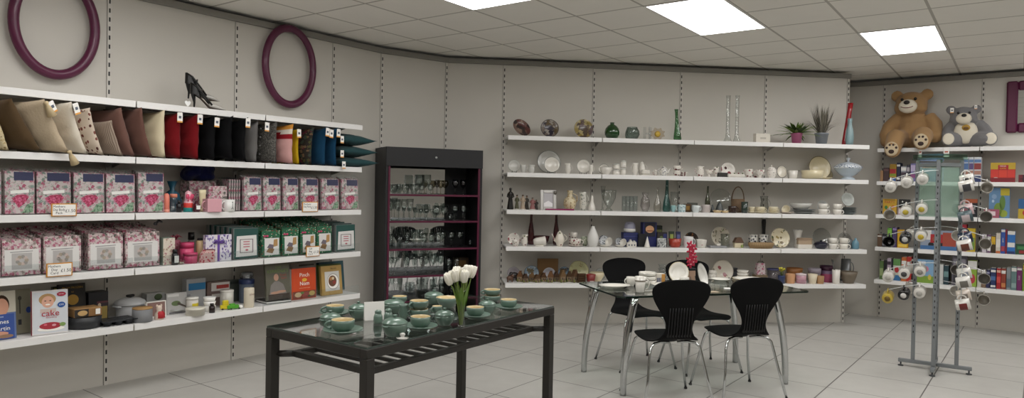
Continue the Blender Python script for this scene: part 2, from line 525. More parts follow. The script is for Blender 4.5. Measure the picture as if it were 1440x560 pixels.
# ------------------------------------------------------------------ shelves
_names = {1: 'topmost', 2: 'second highest', 3: 'middle', 4: 'second lowest', 5: 'lowest'}
_bay = {'L': {-1: 'near bay of the left wall', 0: 'middle bay of the left wall', 1: 'far bay of the left wall'},
        'B': {0: 'first bay of the back wall from the left', 1: 'second bay of the back wall from the left', 2: 'third bay of the back wall from the left', 3: 'last bay of the back wall'},
        'R': {0: 'bay under the teddy bears', 1: 'bay right of the bears, by the purple mirror'}}
def shelf(w, s, lev, riser=False):
    t = thing('shelf', 'white metal shelf, %s of the %s' % (_names[lev], _bay[w][s]), 'shelf', wpt(w, s, 0, LEV[lev]), rz(w), 'white wall shelves')
    b = MB(); g = .004
    b.box((g, 0, -.018), (1 - g, DEP - .008, 0), WHITE_METAL, .003)
    b.box((g, -.002, -.045), (1 - g, .004, 0), WHITE_METAL, .0015)
    b.part('board', t)
    for x in (.016, 1 - .032):
        MB().prism([(.2, -.019), (DEP - .008, -.019), (DEP - .008, -.07), (DEP - .03, -.07)], 0, .006, mat('b5b2ac', .5),
                   Tr(x + .0, 0, 0) @ Matrix(((0, -1, 0, .014), (1, 0, 0, 0), (0, 0, 1, 0), (0, 0, 0, 1)))).part('bracket', t)
    if riser:
        MB().box((g, .012, .0005), (1 - g, .015, .075), glass('eef2f2', 'b8bcbc'), .0005).part('clear_front_lip', t)
for lev in LEV:
    for s in (-1, 0, 1): shelf('L', s, lev, lev == 4 or (lev == 5 and s == 1))
    for s in (0, 1, 2, 3): shelf('B', s, lev)
    for s in (0, 1): shelf('R', s, lev)
# ================================================================== kinds of things (shapes in local space: base at z=0, front towards -y)
def cup_profile(r, h, mo, mi, foot=.6, belly=1.0, t=.0035):
    return [(0, .0), (r * foot, 0), (r * foot, .04 * h), (r * (foot + belly) / 2 * .98, .18 * h), (r * belly, .45 * h), (r * (1 + belly) / 2, .75 * h), (r, h, mo),
            (r - t, h, mi), (r * (1 + belly) / 2 - t, .75 * h, mi), (r * belly - t, .45 * h, mi), (r * (foot + belly) / 2 - t, .2 * h, mi), (0, .12 * h, mi)]

def handle(T, r, h, m, ang=0, z0=.25, z1=.82, out=.55, th=.0045, name='handle'):
    pts = []
    for i in range(11):
        a = -PI / 2 + PI * i / 10
        pts.append(((r * .96 + math.cos(a) * r * out) * 1, 0, h * (z0 + z1) / 2 + math.sin(a) * h * (z1 - z0) / 2))
    return MB().tube(pts, th, m, 8, Rz(ang)).part(name, T)

def cup(T, r, h, mo, mi=None, ang=0, foot=.6, belly=1.0, hand=True, name='bowl', out=.5):
    mi = mi or mo
    MB().lathe(cup_profile(r, h, mo, mi, foot, belly), mo).part(name, T)
    if hand: handle(T, r * belly, h, mo, ang, out=out)

def mug_mesh(T, r, h, mo, mi=None, ang=0, X=I4, hm=None, taper=.96):
    mi = mi or mo
    b = MB(); b.X = X
    b.lathe([(0, 0), (r * .9 * taper, 0), (r * taper, .05 * h), (r, h, mo), (r - .004, h, mi), (r * taper - .004, .08 * h, mi), (0, .07 * h, mi)], mo, 22)
    b.part('body', T)
    pts = [((r * .97 + math.cos(-PI / 2 + PI * i / 8) * r * .62), 0, h * .52 + math.sin(-PI / 2 + PI * i / 8) * h * .32) for i in range(9)]
    g = MB(); g.X = X @ Rz(ang); g.tube(pts, .005, hm or mo, 8); g.part('handle', T)

def plate_profile(r, m, rim=None, depth=.018, t=.003, well=.62):
    rm = rim or m
    return [(0, 0), (r * well * .9, 0), (r * well, .004), (r * .97, depth), (r, depth + .001, rm), (r * .985, depth + t, rm), (r * .93, depth + t * .9, rm),
            (r * well, .004 + t, m), (r * well * .93, t + .001, m), (0, t + .001, m)]

def plate_standing(label, cat, P, r, m, rim=None, rot=0, lean=.22, oval=1.0, stand=False, group=None, depth=.018, name='plate', well=.62):
    """a plate up on its edge, leaning back, its face to the room"""
    X = Tr(0, 0, r * math.cos(lean)) @ Rx(PI / 2 - lean)
    b = MB(); b.X = X
    b.lathe(plate_profile(r, m, rim, depth, well=well), m, 30, None, None, (oval, 1))
    if not stand:
        return b.single(name, label, cat, P, rot, group)
    T = thing(name, label, cat, P, rot, group)
    o = b.part('disc', T); o.location = (0, 0, .006)
    g = MB()
    for sx in (-1, 1):
        x = sx * r * .35
        g.tube([(x, -.05, .02), (x, -.045, .004), (x, .05, .004), (x, .07, r * .9)], .0025, DARK, 6)
    g.tube([(-r * .35, .05, .004), (r * .35, .05, .004)], .0025, DARK, 6)
    g.part('plate_stand', T)
    return T

def plate_flat(label, P, r, m, rim=None, group=None, name='plate', cat='plate', sq=(1, 1), rot=0, depth=.018):
    return MB().lathe(plate_profile(r, m, rim, depth), m, 30, None, None, sq).single(name, label, cat, P, rot, group)

def saucer(label, P, r, m, group=None):
    return MB().lathe([(0, .001), (r * .55, 0), (r * .6, .004), (r, .016), (r * .985, .02), (r * .6, .008), (r * .4, .007), (0, .007)], m, 28).single('saucer', label, 'saucer', P, 0, group)

def vase(name, label, cat, P, pr, m, rot=0, seg=24, wob=None, group=None, sq=(1, 1), X=None):
    return MB().lathe(pr, m, seg, X, wob, sq).single(name, label, cat, P, rot, group)

def hollow(pts, m, t=.003, mi=None):
    """outer profile, then back down the inside"""
    inn = [(max(0, r - t), max(z, .006), mi or m) for r, z in reversed(pts) if r > t]
    return [(0, pts[0][1])] + list(pts) + inn + [(0, .006, mi or m)]

def teapot(T, r, h, m, side=1, lidm=None, tall=False):
    """spout on +x if side is 1"""
    lidm = lidm or m
    k = .8 if tall else 1
    MB().lathe([(0, 0), (r * .6, 0), (r * .62, .04 * h), (r * .95, .3 * h), (r, .45 * h), (r * .85 * k, .7 * h), (r * .5, .84 * h), (0, .84 * h)], m).part('body', T)
    MB().lathe([(r * .52, .84 * h), (r * .4, .9 * h), (r * .12, .93 * h), (r * .1, .95 * h), (r * .16, .98 * h), (0, h)], lidm).part('lid', T)
    b = MB()
    b.tube([(side * r * .8, 0, .28 * h), (side * r * 1.2, 0, .4 * h), (side * r * 1.45, 0, .62 * h), (side * r * 1.7, 0, .78 * h)], [r * .24, r * .18, r * .11, r * .09], m, 10)
    b.part('spout', T)
    pts = [(-side * (r * .8 + math.sin(PI * i / 8) * r * .75), 0, h * (.25 + .5 * i / 8)) for i in range(9)]
    MB().tube(pts, r * .08, m, 8).part('handle', T)

def jug(T, r, h, m, side=1, belly=1.0):
    def wob(a, rr, z):
        return 1 + (.28 * max(0, math.cos(a if side > 0 else a - PI)) ** 6 if z > .8 * h else 0)
    MB().lathe(hollow([(r * .6, 0), (r * .62, .03 * h), (r * belly, .35 * h), (r * .8, .7 * h), (r * .75, .85 * h), (r * .85, h)], m), m, 24, None, wob).part('body', T)
    pts = [(-side * (r * .75 + math.sin(PI * i / 8) * r * .7), 0, h * (.25 + .6 * i / 8)) for i in range(9)]
    MB().tube(pts, r * .09, m, 8).part('handle', T)

def lidded(T, r, h, m, knob=True, lugs=True, lidm=None):
    lidm = lidm or m
    MB().lathe([(0, 0), (r * .6, 0), (r * .62, .03 * h), (r * .86, .2 * h), (r * .97, .42 * h), (r * .98, .6 * h), (r * .9, .6 * h), (0, .55 * h)], m, 28).part('bowl', T)
    l = MB().lathe([(r * 1.0, .6 * h), (r * 1.03, .615 * h), (r * 1.0, .64 * h), (r * .8, .75 * h), (r * .5, .83 * h), (r * .15, .865 * h), (0, .866 * h)], lidm, 28).part('lid', T)
    if knob:
        MB().lathe([(0, .86 * h), (r * .12, .865 * h), (r * .11, .9 * h), (r * .19, .95 * h), (r * .17, .985 * h), (0, h)], lidm, 14).part('knob', l)
    if lugs:
        for s in (-1, 1):
            MB().tube([(s * r * .93, -.018, .5 * h), (s * r * 1.1, -.012, .5 * h), (s * r * 1.14, 0, .5 * h), (s * r * 1.1, .012, .5 * h), (s * r * .93, .018, .5 * h)], .005, m, 6).part('lug', T)

def box_thing(name, label, cat, P, w, h, d, faces, rot=0, group=None, b=.002, deco=None):
    """carton: body, with printed patches as a part when deco is given: (x0, x1, z0, z1, material) in fractions of the front"""
    bm_ = MB().box((-w / 2, 0, 0), (w / 2, d, h), faces, b)
    if deco is None:
        return bm_.single(name, label, cat, P, rot, group)
    T = thing(name, label, cat, P, rot, group)
    bm_.part('carton', T)
    g = MB()
    for k in deco:
        if k[0] == 't': g.text(k[1], k[2] * h, (k[3] - .5) * w, k[4] * h, -.0016, k[5], None, k[6] * w if len(k) > 6 else None)
        elif k[0] == 'o': g.disc((k[1] - .5) * w, k[2] * h, k[3] * w, k[4] * h, -.0012, k[5])
        else: g.quad((k[0] - .5) * w, (k[1] - .5) * w, k[2] * h, k[3] * h, -.001 - (.0002 * deco.index(k) if deco.index(k) < 4 else .0008), k[4])
    g.part('printed_front', T)
    return T

def book_upright(name, label, P, w, h, t, cover, rot=0, group=None, spine=None, deco=None, cat='book', lean=0.):
    """book standing with its front cover to -y; spine on the left"""
    T = thing(name, label, cat, Vector(P) + Vector((0, 0, t * math.sin(abs(lean)))), (lean, 0, rot), group)
    sp = spine or cover
    c = MB()
    c.box((-w / 2, 0, 0), (w / 2, .003, h), cover, .0006).box((-w / 2, t - .003, 0), (w / 2, t, h), cover, .0006)
    c.box((-w / 2, .003, 0), (-w / 2 + .003, t - .003, h), sp, .0006)
    c.part('cover', T)
    MB().box((-w / 2 + .003, .0032, .003), (w / 2 - .003, t - .0032, h - .003), PAPER, .0004).part('pages', T)
    if deco:
        g = MB(); y = -.0012
        for k in deco:
            y -= .00025
            if k[0] == 't': g.text(k[1], k[2] * h, (k[3] - .5) * w, k[4] * h, y, k[5], None, k[6] * w if len(k) > 6 else None)
            elif k[0] == 'o': g.disc((k[1] - .5) * w, k[2] * h, k[3] * w, k[4] * h, y, k[5])
            elif k[0] == 'p': g.prism([((x - .5) * w, z * h) for x, z in k[1]], y, y + .0003, k[2])
            else: g.quad((k[0] - .5) * w, (k[1] - .5) * w, k[2] * h, k[3] * h, y, k[4])
        g.part('cover_print', T)
    return T

def book_spine(name, label, P, t, h, d, cover, rot=0, group=None, title=None, tm=None, lean=0, band=None):
    """book or game box shelved with its narrow side (width t) to the room"""
    T = thing(name, label, 'book' if name == 'book' else name.replace('_', ' ').split()[-1], P, (0, lean, rot), group)
    c = MB()
    if name == 'book':
        c.box((-t / 2, 0, 0), (t / 2, .004, h), cover, .001).box((-t / 2, .004, 0), (-t / 2 + .003, d, h), cover, .0006).box((t / 2 - .003, .004, 0), (t / 2, d, h), cover, .0006)
        c.part('cover', T)
        MB().box((-t / 2 + .0032, .0045, .003), (t / 2 - .0032, d - .003, h - .003), PAPER, .0004).part('pages', T)
    else:
        c.box((-t / 2, 0, 0), (t / 2, d, h), cover, .002); c.part('carton', T)
    g = MB()
    if band:
        for z0, z1, m in band: g.quad(-t * .46, t * .46, z0 * h, z1 * h, -.0014, m)
    if title:
        g.text(title, t * .55, 0, 0, -.002, tm, Tr(0, 0, h * .55) @ Ry(PI / 2), h * .72)
    if g.v: g.part('spine_print', T)
    return T

# ---- drinking glasses: (radius, height) -> one blown piece with a foot
def goblet_profile(kind, r, h):
    if kind == 'wine': return [(0, 0), (r * .8, .001), (r * .8, .004), (.006, .012), (.004, .06 * h + .01), (.004, .42 * h), (r * .5, .5 * h), (r * .95, .66 * h), (r, .78 * h), (r * .82, h), (r * .79, h), (r * .96, .78 * h), (r * .9, .66 * h), (r * .45, .52 * h), (0, .47 * h)]
    if kind == 'flute': return [(0, 0), (r * .9, .001), (r * .9, .004), (.005, .012), (.004, .35 * h), (r * .5, .45 * h), (r * .85, .65 * h), (r, h), (r * .95, h), (r * .8, .65 * h), (r * .42, .47 * h), (0, .42 * h)]
    if kind == 'goblet': return [(0, 0), (r * .8, .001), (r * .8, .004), (.007, .012), (.006, .3 * h), (r * .7, .4 * h), (r, .62 * h), (r * .95, h), (r * .91, h), (r * .95, .62 * h), (r * .65, .42 * h), (0, .37 * h)]
    if kind == 'coupe': return [(0, 0), (r * .6, .001), (r * .6, .004), (.006, .012), (.005, .55 * h), (r * .6, .66 * h), (r, h), (r * .96, h), (r * .56, .7 * h), (0, .64 * h)]
    if kind == 'tumbler': return [(0, 0), (r * .9, 0), (r, h), (r * .93, h), (r * .84, .1 * h), (0, .09 * h)]
    if kind == 'bowl': return [(0, 0), (r * .5, 0), (r * .5, .05 * h), (r * .85, .45 * h), (r, h), (r * .95, h), (r * .8, .48 * h), (r * .4, .12 * h), (0, .1 * h)]
def glassware(kind, P, r, h, label, cat, group, m=None, rot=0):
    nm = {'wine': 'wine_glass', 'flute': 'champagne_flute', 'goblet': 'glass_goblet', 'coupe': 'coupe_glass', 'tumbler': 'tumbler', 'bowl': 'glass_bowl'}[kind]
    return MB().lathe(goblet_profile(kind, r, h), m or GLASS, 18).single(nm, label, cat, P, rot, group)

# ---- soft things
def pillow_mb(w, h, t, m, n=14, pinch=.1, p=2.2, puff=None):
    """cushion in the y-z plane (w along y from 0, h along z from 0), t thick along x"""
    b = MB(); ph = random.uniform(0, 6)
    vs, fs, ix = [], [], {}
    for side in (-1, 1):
        for i in range(n + 1):
            for j in range(n + 1):
                u, v = 2 * i / n - 1, 2 * j / n - 1
                e = max(0, (1 - abs(u) ** p) * (1 - abs(v) ** p)) ** .62
                if (i in (0, n) or j in (0, n)) and side == 1:
                    ix[(1, i, j)] = ix[(-1, i, j)]; continue
                y = u * (1 - pinch * (1 - v * v)); z = v * (1 - pinch * (1 - u * u))
                k = 1 + .13 * math.sin(5 * u + 3 * v + ph) * math.sin(4 * v - u + ph * 2) + .07 * math.sin(11 * v + ph * 3 + 4 * u)
                ix[(side, i, j)] = len(vs); vs.append((side * t / 2 * e * k, (y + 1) * w / 2, (z + 1) * h / 2))
    for side in (-1, 1):
        for i in range(n):
            for j in range(n):
                q = [ix[(side, i, j)], ix[(side, i + 1, j)], ix[(side, i + 1, j + 1)], ix[(side, i, j + 1)]]
                fs.append(q if side > 0 else q[::-1])
    return b.add(vs, fs, m, True)

TAG_O = mat('e2a04a', .7)
def price_tag(T, x, y, z, X=I4, s=1.0):
    b = MB(); b.X = X @ Tr(x, y, z)
    b.box((-.021 * s, -.0008, -.062 * s), (.021 * s, 0, 0), PAPER, .0003)
    b.quad(-.021 * s, .021 * s, -.072 * s, -.0615 * s, -.0008, TAG_O)
    b.quad(-.010 * s, .010 * s, -.043 * s, -.025 * s, -.0016, mat('5a6270', .7))
    b.part('price_tag', T)
# ================================================================== LEFT WALL
LZ = rz('L')
# ---- purple oval frames hung on the panels
PURPLE = mat('561239', .4, coat=.12)
def oval_frame(s, z, rx, rz_, label):
    b = MB(); n, k = 56, 12
    vs, fs = [], []
    for i in range(n):
        a = 2 * PI * i / n
        for j in range(k):
            g = 2 * PI * j / k
            q = .034 * math.cos(g); y = -.018 + .02 * math.sin(g) + (.006 * math.cos(2 * g))
            vs.append(((rx + q) * math.cos(a), y, (rz_ + q) * math.sin(a)))
    for i in range(n):
        for j in range(k):
            fs.append([i * k + j, i * k + (j + 1) % k, ((i + 1) % n) * k + (j + 1) % k, ((i + 1) % n) * k + j])
    b.add(vs, fs, PURPLE, True)
    b.single('oval_frame', label, 'frame', wpt('L', s, DEP - .045, z), LZ, 'purple oval frames on the left wall')
oval_frame(1.478, CZ + 1.045, .245, .335, 'purple oval frame hung over the grey and striped cushions')
oval_frame(-.362, CZ + 1.05, .245, .335, 'purple oval frame at the left edge, cut by the top of the picture')

# ---- pair of black heels on the top shelf
def heel_shoe(label, P, rot, X):
    """heel at x=0, toe towards +x"""
    T = thing('high_heel_shoe', label, 'shoe', P, rot, 'black high heels on the top shelf')
    blk = mat('0a0a0b', .35); sil = mat('c2bfb9', .25, .15)
    def mk(): 
        b = MB(); b.X = X; return b
    mk().tube([(.004, 0, .0), (.006, 0, .05), (-.002, 0, .1), (0, 0, .125)], [.005, .008, .016, .024], blk, 10).part('heel', T)
    mk().tube([(-.012, 0, .118), (.03, 0, .1), (.075, 0, .055), (.11, 0, .018), (.15, 0, .006), (.215, 0, .006)], [.022, .026, .03, .034, .036, .006], mat('3a2a20', .6), 12, None, .18).part('sole', T)
    b = mk(); n = 12; vs, fs = [], []
    for i in range(n + 1):
        a = PI * (.18 + 1.64 * i / n); q_ = abs(i - n / 2) / (n / 2)
        x, y = .018 + .044 * math.cos(a), .027 * math.sin(a)
        vs += [(x, y, .112 - max(0, x) * .7), (x * .9 - .004, y * .9, .195 - .075 * q_ ** 1.5)]
    for i in range(n): fs.append([2 * i, 2 * i + 2, 2 * i + 3, 2 * i + 1])
    b.add(vs, fs, blk, True)
    for s in (-1, 1): b.tube([(-.02, s * .006, .19), (.02, s * .026, .165), (.085, s * .034, .085), (.125, s * .03, .035)], .0075, blk, 6)
    b.tube([(.05, -.034, .125), (.06, 0, .15), (.05, .034, .125)], .006, blk, 6)
    b.part('heel_cup', T)
    mk().tube([(.105, 0, .03), (.14, 0, .03), (.175, 0, .022), (.23, 0, .008)], [.03, .036, .03, .004], sil, 14, None, .6).part('toe_cap', T)
    return T
_p = wpt('L', spx('L', 272, .12, 2.034), .12, 2.034)
heel_shoe('black high heel with silver toe standing on the top shelf', _p, (0, 0, LZ - .35), Matrix.Identity(4))
heel_shoe('black high heel with silver toe perched crookedly on top of its partner', _p + Vector((-.03, .02, .085)), (0, 0, LZ - .3), Tr(-.01, .06, 0) @ Ry(.04))
MB().prism([(0, -.045), (.018, -.025), (.024, -.01), (.012, 0), (0, -.008), (-.012, 0), (-.024, -.01), (-.018, -.025)], -.001, 0, mat('f4f4f2', .2)).single(
    'heart_tag', 'white heart shaped paper tag hanging from the black heels', 'tag', wpt('L', spx('L', 266, .05, 2.08), .07, 2.085), LZ)

# ---- cushions on the second shelf
C_ = LEV[2]
def cushion(label, bx, tx, m, h=.338, w=.40, t=.14, yaw=0, dep=-.03, tags=(), pinch=.095, extra=None, bz=0):
    lean = 0
    s0, s1 = spx('L', bx, .08, C_), spx('L', tx, .08, C_ + h * .9)
    lean = math.atan2(s1 - s0, h)
    T = thing('cushion', label, 'cushion', wpt('L', s0, dep, C_ + bz + abs(math.sin(yaw)) * .004), (0, lean, LZ + yaw), 'cushions standing on the second shelf')
    pillow_mb(w, h, t, m, 16, pinch).part('cover', T)
    if extra: extra(T, w, h, t)
    for (k, z) in tags: price_tag(T, k * t * .5, -.006, z * h)
    return T
def tassels(T, w, h, t):
    tm = mat('cdb994', .9, bump=.8, bscale=300)
    for y, z, fl in ((.0, .01, -1), (.0, h * .93, -1)):
        b = MB(); b.X = Tr(0, y, z)
        b.lathe([(0, .012), (.012, .008), (.014, -.002), (.009, -.012), (.016, -.03), (.026, -.085), (.02, -.088), (0, -.08)], tm, 16, None, lambda a, r, z_: 1 + .12 * math.sin(8 * a))
        b.part('tassel', T)
def buttons(T, w, h, t):
    for z in (.2, .4, .6, .8):
        MB().ell((0, -.001 + .0, h * z), (.007, .006, .007), mat('5d5c5a', .4), 8).part('button', T)
        T.children[-1].location = (t * .1, .016 + .10 * abs(z - .5), 0)
cushion('pale patterned cushion peeping in at the left edge of the picture', 4, -14, pat('c9bb98', ['8c7a52', 'b09a6a'], 60, .35, .9), h=.2, w=.3, t=.08, yaw=.3)
cushion('brown velvet cushion leaning at the left end of the row', 50, -16, mat('54422c', .85, bump=.5, bscale=30, sheen=.3), t=.145, yaw=.4, h=.37, w=.42)
cushion('cream cushion with tassels at its corners', 86, 32, mat('bfae95', .9, bump=.7, bscale=80), t=.145, yaw=.4, h=.37, w=.42, tags=((.35, .93),), extra=tassels, dep=-.06)
cushion('white cushion between tasselled cream and diamond patterned ones', 114, 82, mat('d8cfbf', .9, bump=.5, bscale=50), t=.1, yaw=.37, h=.35, tags=((.3, .96),))
cushion('narrow cream cushion printed with brown diamonds', 136, 110, pat('cbbcab', ['5b3732', '7a4a42'], 38, .3, .85, .006, (1, 1, .7)), t=.09, yaw=.34, h=.32, w=.34, tags=())
cushion('small beige striped cushion in front of the mauve ones', 163, 141, stripes('7d6c5e', 'a19182', 90, 1, .9), t=.085, yaw=.33, h=.25, w=.3)
cushion('mauve velvet cushion behind the small beige striped one', 184, 158, mat('6f5148', .85, bump=.4, bscale=25, sheen=.3), t=.12, yaw=.3, h=.345, w=.4, dep=.01)
cushion('mauve velvet cushion beside the cream satin one', 204, 186, mat('66483f', .85, bump=.4, bscale=25, sheen=.3), t=.095, yaw=.22, h=.35)
cushion('cream satin cushion beside the dark red pair', 222, 221, mat('cfc2a3', .5, bump=.6, bscale=18), t=.11, yaw=.16, h=.338, w=.4, tags=())
_red = mat('6e0d14', .8, bump=.5, bscale=35, sheen=.2); _blk = mat('0a0a0c', .85, bump=.5, bscale=35); _blu = mat('0f3a56', .8, bump=.5, bscale=40, sheen=.2)
cushion('dark red cushion touching the cream satin one', 243, 244, _red, t=.11, yaw=.13, h=.338, tags=((-.25, .98),))
cushion('dark red cushion touching the black ones', 268, 270, _red, t=.12, yaw=.12, h=.338, tags=((0, .98),))
cushion('black cushion next to the dark red ones', 291, 294, _blk, t=.105, yaw=.11, h=.338, tags=((0, .95),))
cushion('black cushion in the middle of three black ones', 313, 313, _blk, t=.11, yaw=.1, h=.345, dep=-.07, pinch=.16, bz=-.0)
cushion('black cushion next to the grey buttoned one', 331, 334, _blk, t=.09, yaw=.1, h=.345, dep=-.07, pinch=.16, tags=((-.1, .97),))
cushion('grey cushion with a column of buttons', 353, 356, mat('6d6b69', .9, bump=.5, bscale=25), t=.14, yaw=.1, h=.335, tags=((.8, .97),), extra=buttons)
cushion('grey knitted cushion beside the pink striped one', 378, 379, pat('55534f', ['6f6c66', '403e3c'], 110, .5, .95, .002), t=.11, yaw=.09, h=.335)
def stripe_bands(T, w, h, t): pass
_pk = mat('c99a96', .85, bump=.3)
def striped_cushion():
    T = cushion('pink cushion with orange, white and red stripes across its top', 399, 400, _pk, t=.125, yaw=.09, h=.33, dep=-.045)
    o = T.children[0]; me = o.data
    cols = [mat('c98a3a', .85), mat('d6cdbf', .85), mat('8f1f26', .85)]
    for c in cols: me.materials.append(c)
    for p in me.polygons:
        z = p.center.z / .33
        if z > .86: p.material_index = 1
        elif z > .76: p.material_index = 2
        elif z > .64: p.material_index = 3
striped_cushion()
cushion('mustard yellow bobbly cushion behind the pink striped one', 413, 413, mat('b9991b', .85, bump=.9, bscale=70), t=.065, yaw=.08, h=.3, w=.36, tags=((-.3, .98),), dep=.0)
cushion('dark cushion with a muted flower print', 429, 433, pat('2e2a26', ['5e2733', '4b4a2d', '6b5540', '39423a'], 34, .5, .85, .03), t=.105, yaw=.08, h=.325, dep=-.01)
cushion('deep blue cushion next to the dark flowered one', 446, 450, _blu, t=.09, yaw=.07, h=.335, tags=((-.1, .97), (.9, .95)))
cushion('deep blue cushion next to the flat teal stack', 462, 464, _blu, t=.085, yaw=.06, h=.335, tags=((.1, .97),))
_teal = mat('27474a', .75, bump=.5, bscale=22, sheen=.3)
_z = C_
for i, (t, lab) in enumerate(((.095, 'lowest of three flat teal cushions at the shelf end'), (.105, 'middle of three flat teal cushions at the shelf end'), (.11, 'uppermost of three flat teal cushions at the shelf end'))):
    s = spx('L', 471, .05, _z)
    T = thing('cushion', lab, 'cushion', wpt('L', s, -.03, _z + t * .47), LZ + .03 * (i - 1), 'flat teal cushions')
    b = pillow_mb(.4, .44, t, _teal, 16, .13)
    b.v = [Vector((p.z, p.y, -p.x)) for p in b.v]
    b.part('cover', T)
    if i != 1 or True: price_tag(T, .012 if i else .03, -.004, .0 if i < 2 else .02, I4, .9)
    _z += t * .98

# ---- printed packs on the middle shelf
FLORAL = pat('c6bcba', ['a8506a', 'b98592', '82938a', 'c8a8b0', '9d9b92', 'bb93a2', '74857a'], 50, .56, .45, .035)
FLORAL2 = pat('c9b9b8', ['9a4a60', '8a8078', '5d5a54', 'c28a9c', 'a89a94', 'd8cdc9', 'b06a80'], 60, .6, .5, .03)
ROSE = pat('c0436a', ['8f1f45', 'd66f93', 'a82c52'], 90, .6, .4, .02)
LEAF = pat('7d9a80', ['4f7658', '8fae92', 'a9b9a0'], 80, .6, .45, .02)
NAVY = mat('2a2d52', .5)
SLEEVE = glass('fafcfc', 'd8dcdc')
def flower_pack(label, x0, x1, yt, dep, sticker=True, group='flower printed packs on the middle shelf', tilt=0.):
    P, w, h = fit('L', 3, x0, x1, yt, dep)
    T = thing('gift_pack', label, 'pack', P + Vector((0, 0, .0025)), (-.05, tilt, LZ), group)
    MB().box((-w / 2, 0, .002), (w / 2, .03, h * .92), FLORAL, .002).part('bag', T)
    if sticker:
        MB().quad(-w * .2, w * .46, h * .72, h * .9, -.0012, NAVY).part('header_band', T)
        MB().prism([(-w * .32, h * .43), (w * .3, h * .46), (w * .3, h * .53), (-w * .32, h * .5)], -.0022, -.001, PAPER).part('sticker', T)
        g = MB()
        g.prism([(-w * .28, h * .34), (-w * .1, h * .41), (w * .18, h * .42), (w * .3, h * .36), (w * .14, h * .22), (-w * .05, h * .14)], -.0018, -.001, ROSE)
        g.prism([(w * .05, h * .02), (w * .44, h * .04), (w * .44, h * .26), (w * .22, h * .2)], -.0017, -.001, LEAF)
        g.part('flower_print', T)
    MB().box((-w * .51, -.006, 0.001), (w * .51, .036, h), SLEEVE, .003).part('clear_sleeve', T)
    return T
_row = [(7, 49), (52, 100), (104, 147), (150, 190), (195, 231)]
_where = ['above the two-word price card shelf corner', '', '', '', '']
for i, (a, b_) in enumerate(_row):
    for k in (2, 1, 0):
        lab = ('navy banded flower pack, %s from the left, before the bath tube' % ORD[i]) if k == 0 else ('flower pack %s behind the %s front pack from the left' % (('directly', 'second')[k - 1], ORD[i]))
        flower_pack(lab, a - 3.5 * k, b_ - 3.5 * k, 236 - 2 * k + i * 1.6 if i < 4 else 239 - 2 * k, .05 + .055 * k, k == 0)
flower_pack('pink flower pack cut off by the left edge of the picture', -40, 2, 236, .05)
_row2 = [(344, 368), (371, 395), (399, 420), (424, 448), (453, 477), (481, 504)]
for i, (a, b_) in enumerate(_row2):
    for k in (2, 1, 0):
        lab = ('navy banded flower pack, %s one right of the white mug' % ORD[i]) if k == 0 else ('flower pack %s behind the %s one right of the mug' % (('directly', 'second')[k - 1], ORD[i]))
        flower_pack(lab, a - 2.5 * k, b_ - 2.5 * k, (246 + i * .6) - 1.5 * k, .05 + .055 * k, k == 0)
for k in range(5):   # fanned packs seen edge-on
    s = spx('L', 324 + 3.4 * k, .1, LEV[3])
    T = thing('gift_pack', 'pink flower pack seen edge-on, %s of the fan beside the white mug' % ORD[k], 'pack', wpt('L', s, .1, LEV[3] + .004), (0, 0, LZ + PI / 2 - .04), 'fanned flower packs')
    MB().box((0, 0, .002), (.2, .012, .245), FLORAL, .002).part('bag', T)
    MB().box((-.003, -.003, .001), (.203, .015, .262), SLEEVE, .002).part('clear_sleeve', T)

# ---- price cards in orange-edged holders
def price_card(label, x0, x1, yt, lev, lines, price):
    P, w, h = fit('L', lev, x0, x1, yt, -.012)
    T = thing('price_card', label, 'card', P - Vector((0, 0, .012)), LZ, 'orange edged price cards')
    h += .012
    MB().box((-w / 2, 0, 0), (w / 2, .004, h), mat('c98a2e', .5), .001).part('holder', T)
    g = MB(); g.box((-w * .45, -.002, h * .06), (w * .45, .0005, h * .92), PAPER, .0004)
    ink = mat('23252b', .8)
    for i, t in enumerate(lines): g.text(t, h * .26, -w * .2, h * (.76 - .25 * i), -.0026, ink, None, w * .46)
    g.text(price, h * .34, w * .24, h * .42, -.0026, ink, None, w * .4)
    g.part('card_face', T)
price_card('price card below the tassel, reading one pound fifty', 72, 108, 286.5, 3, ['Mothers', 'Day Body', 'Pack'], '£1.50')
price_card('price card in front of the right hand flower packs', 425, 447, 284, 3, ['Mothers', 'Day Pack'], '£1.50')
price_card('price card in front of the pink gift bags', 65, 102, 370, 4, ['Mothers', 'Day', 'Card'], '£1.50')
price_card('price card in front of the green gift bags', 430.5, 449.5, 346.5, 4, ['Gift', 'Bag', 'Card'], '£1.50')

# ---- small gifts between the packs
def left(kind, x0, x1, yt, dep, lev=3): return rnd('L', lev, x0, x1, yt, dep)
P, w, h = rnd('L', 3, 229.5, 238, 272, .08)
T = thing('body_wash_tube', 'coral bath tube standing beside the last flower pack', 'tube', P, LZ)
MB().lathe([(0, 0), (w / 2, 0), (w / 2, h * .55), (w * .46, h * .9), (w * .2, h), (0, h)], mat('e0806c', .35), 16).part('tube', T)
MB().lathe([(w * .5, .0), (w * .52, .001), (w * .52, .02), (w * .5, .021)], mat('e59a88', .3), 16).part('cap', T)
P, w, h = fit('L', 3, 239, 249, 273, .1)
T = thing('soap_jar', 'clear amber jar of soaps beside the coral tube', 'jar', P, LZ)
MB().lathe(hollow([(w * .5, 0), (w * .5, h * .7), (w * .42, h * .8)], GLASS), GLASS, 18).part('jar', T)
MB().lathe([(0, h * .8), (w * .46, h * .8), (w * .46, h), (0, h)], mat('d5846a', .4), 18).part('lid', T)
P, w, h = rnd('L', 3, 248, 255, 282, .05)
T = thing('bottle', 'small black bottle in front of the amber jar', 'bottle', P, LZ)
MB().lathe([(0, 0), (w / 2, 0), (w / 2, h * .65), (w * .2, h * .75), (0, h * .75)], mat('16161c', .25), 14).part('body', T)
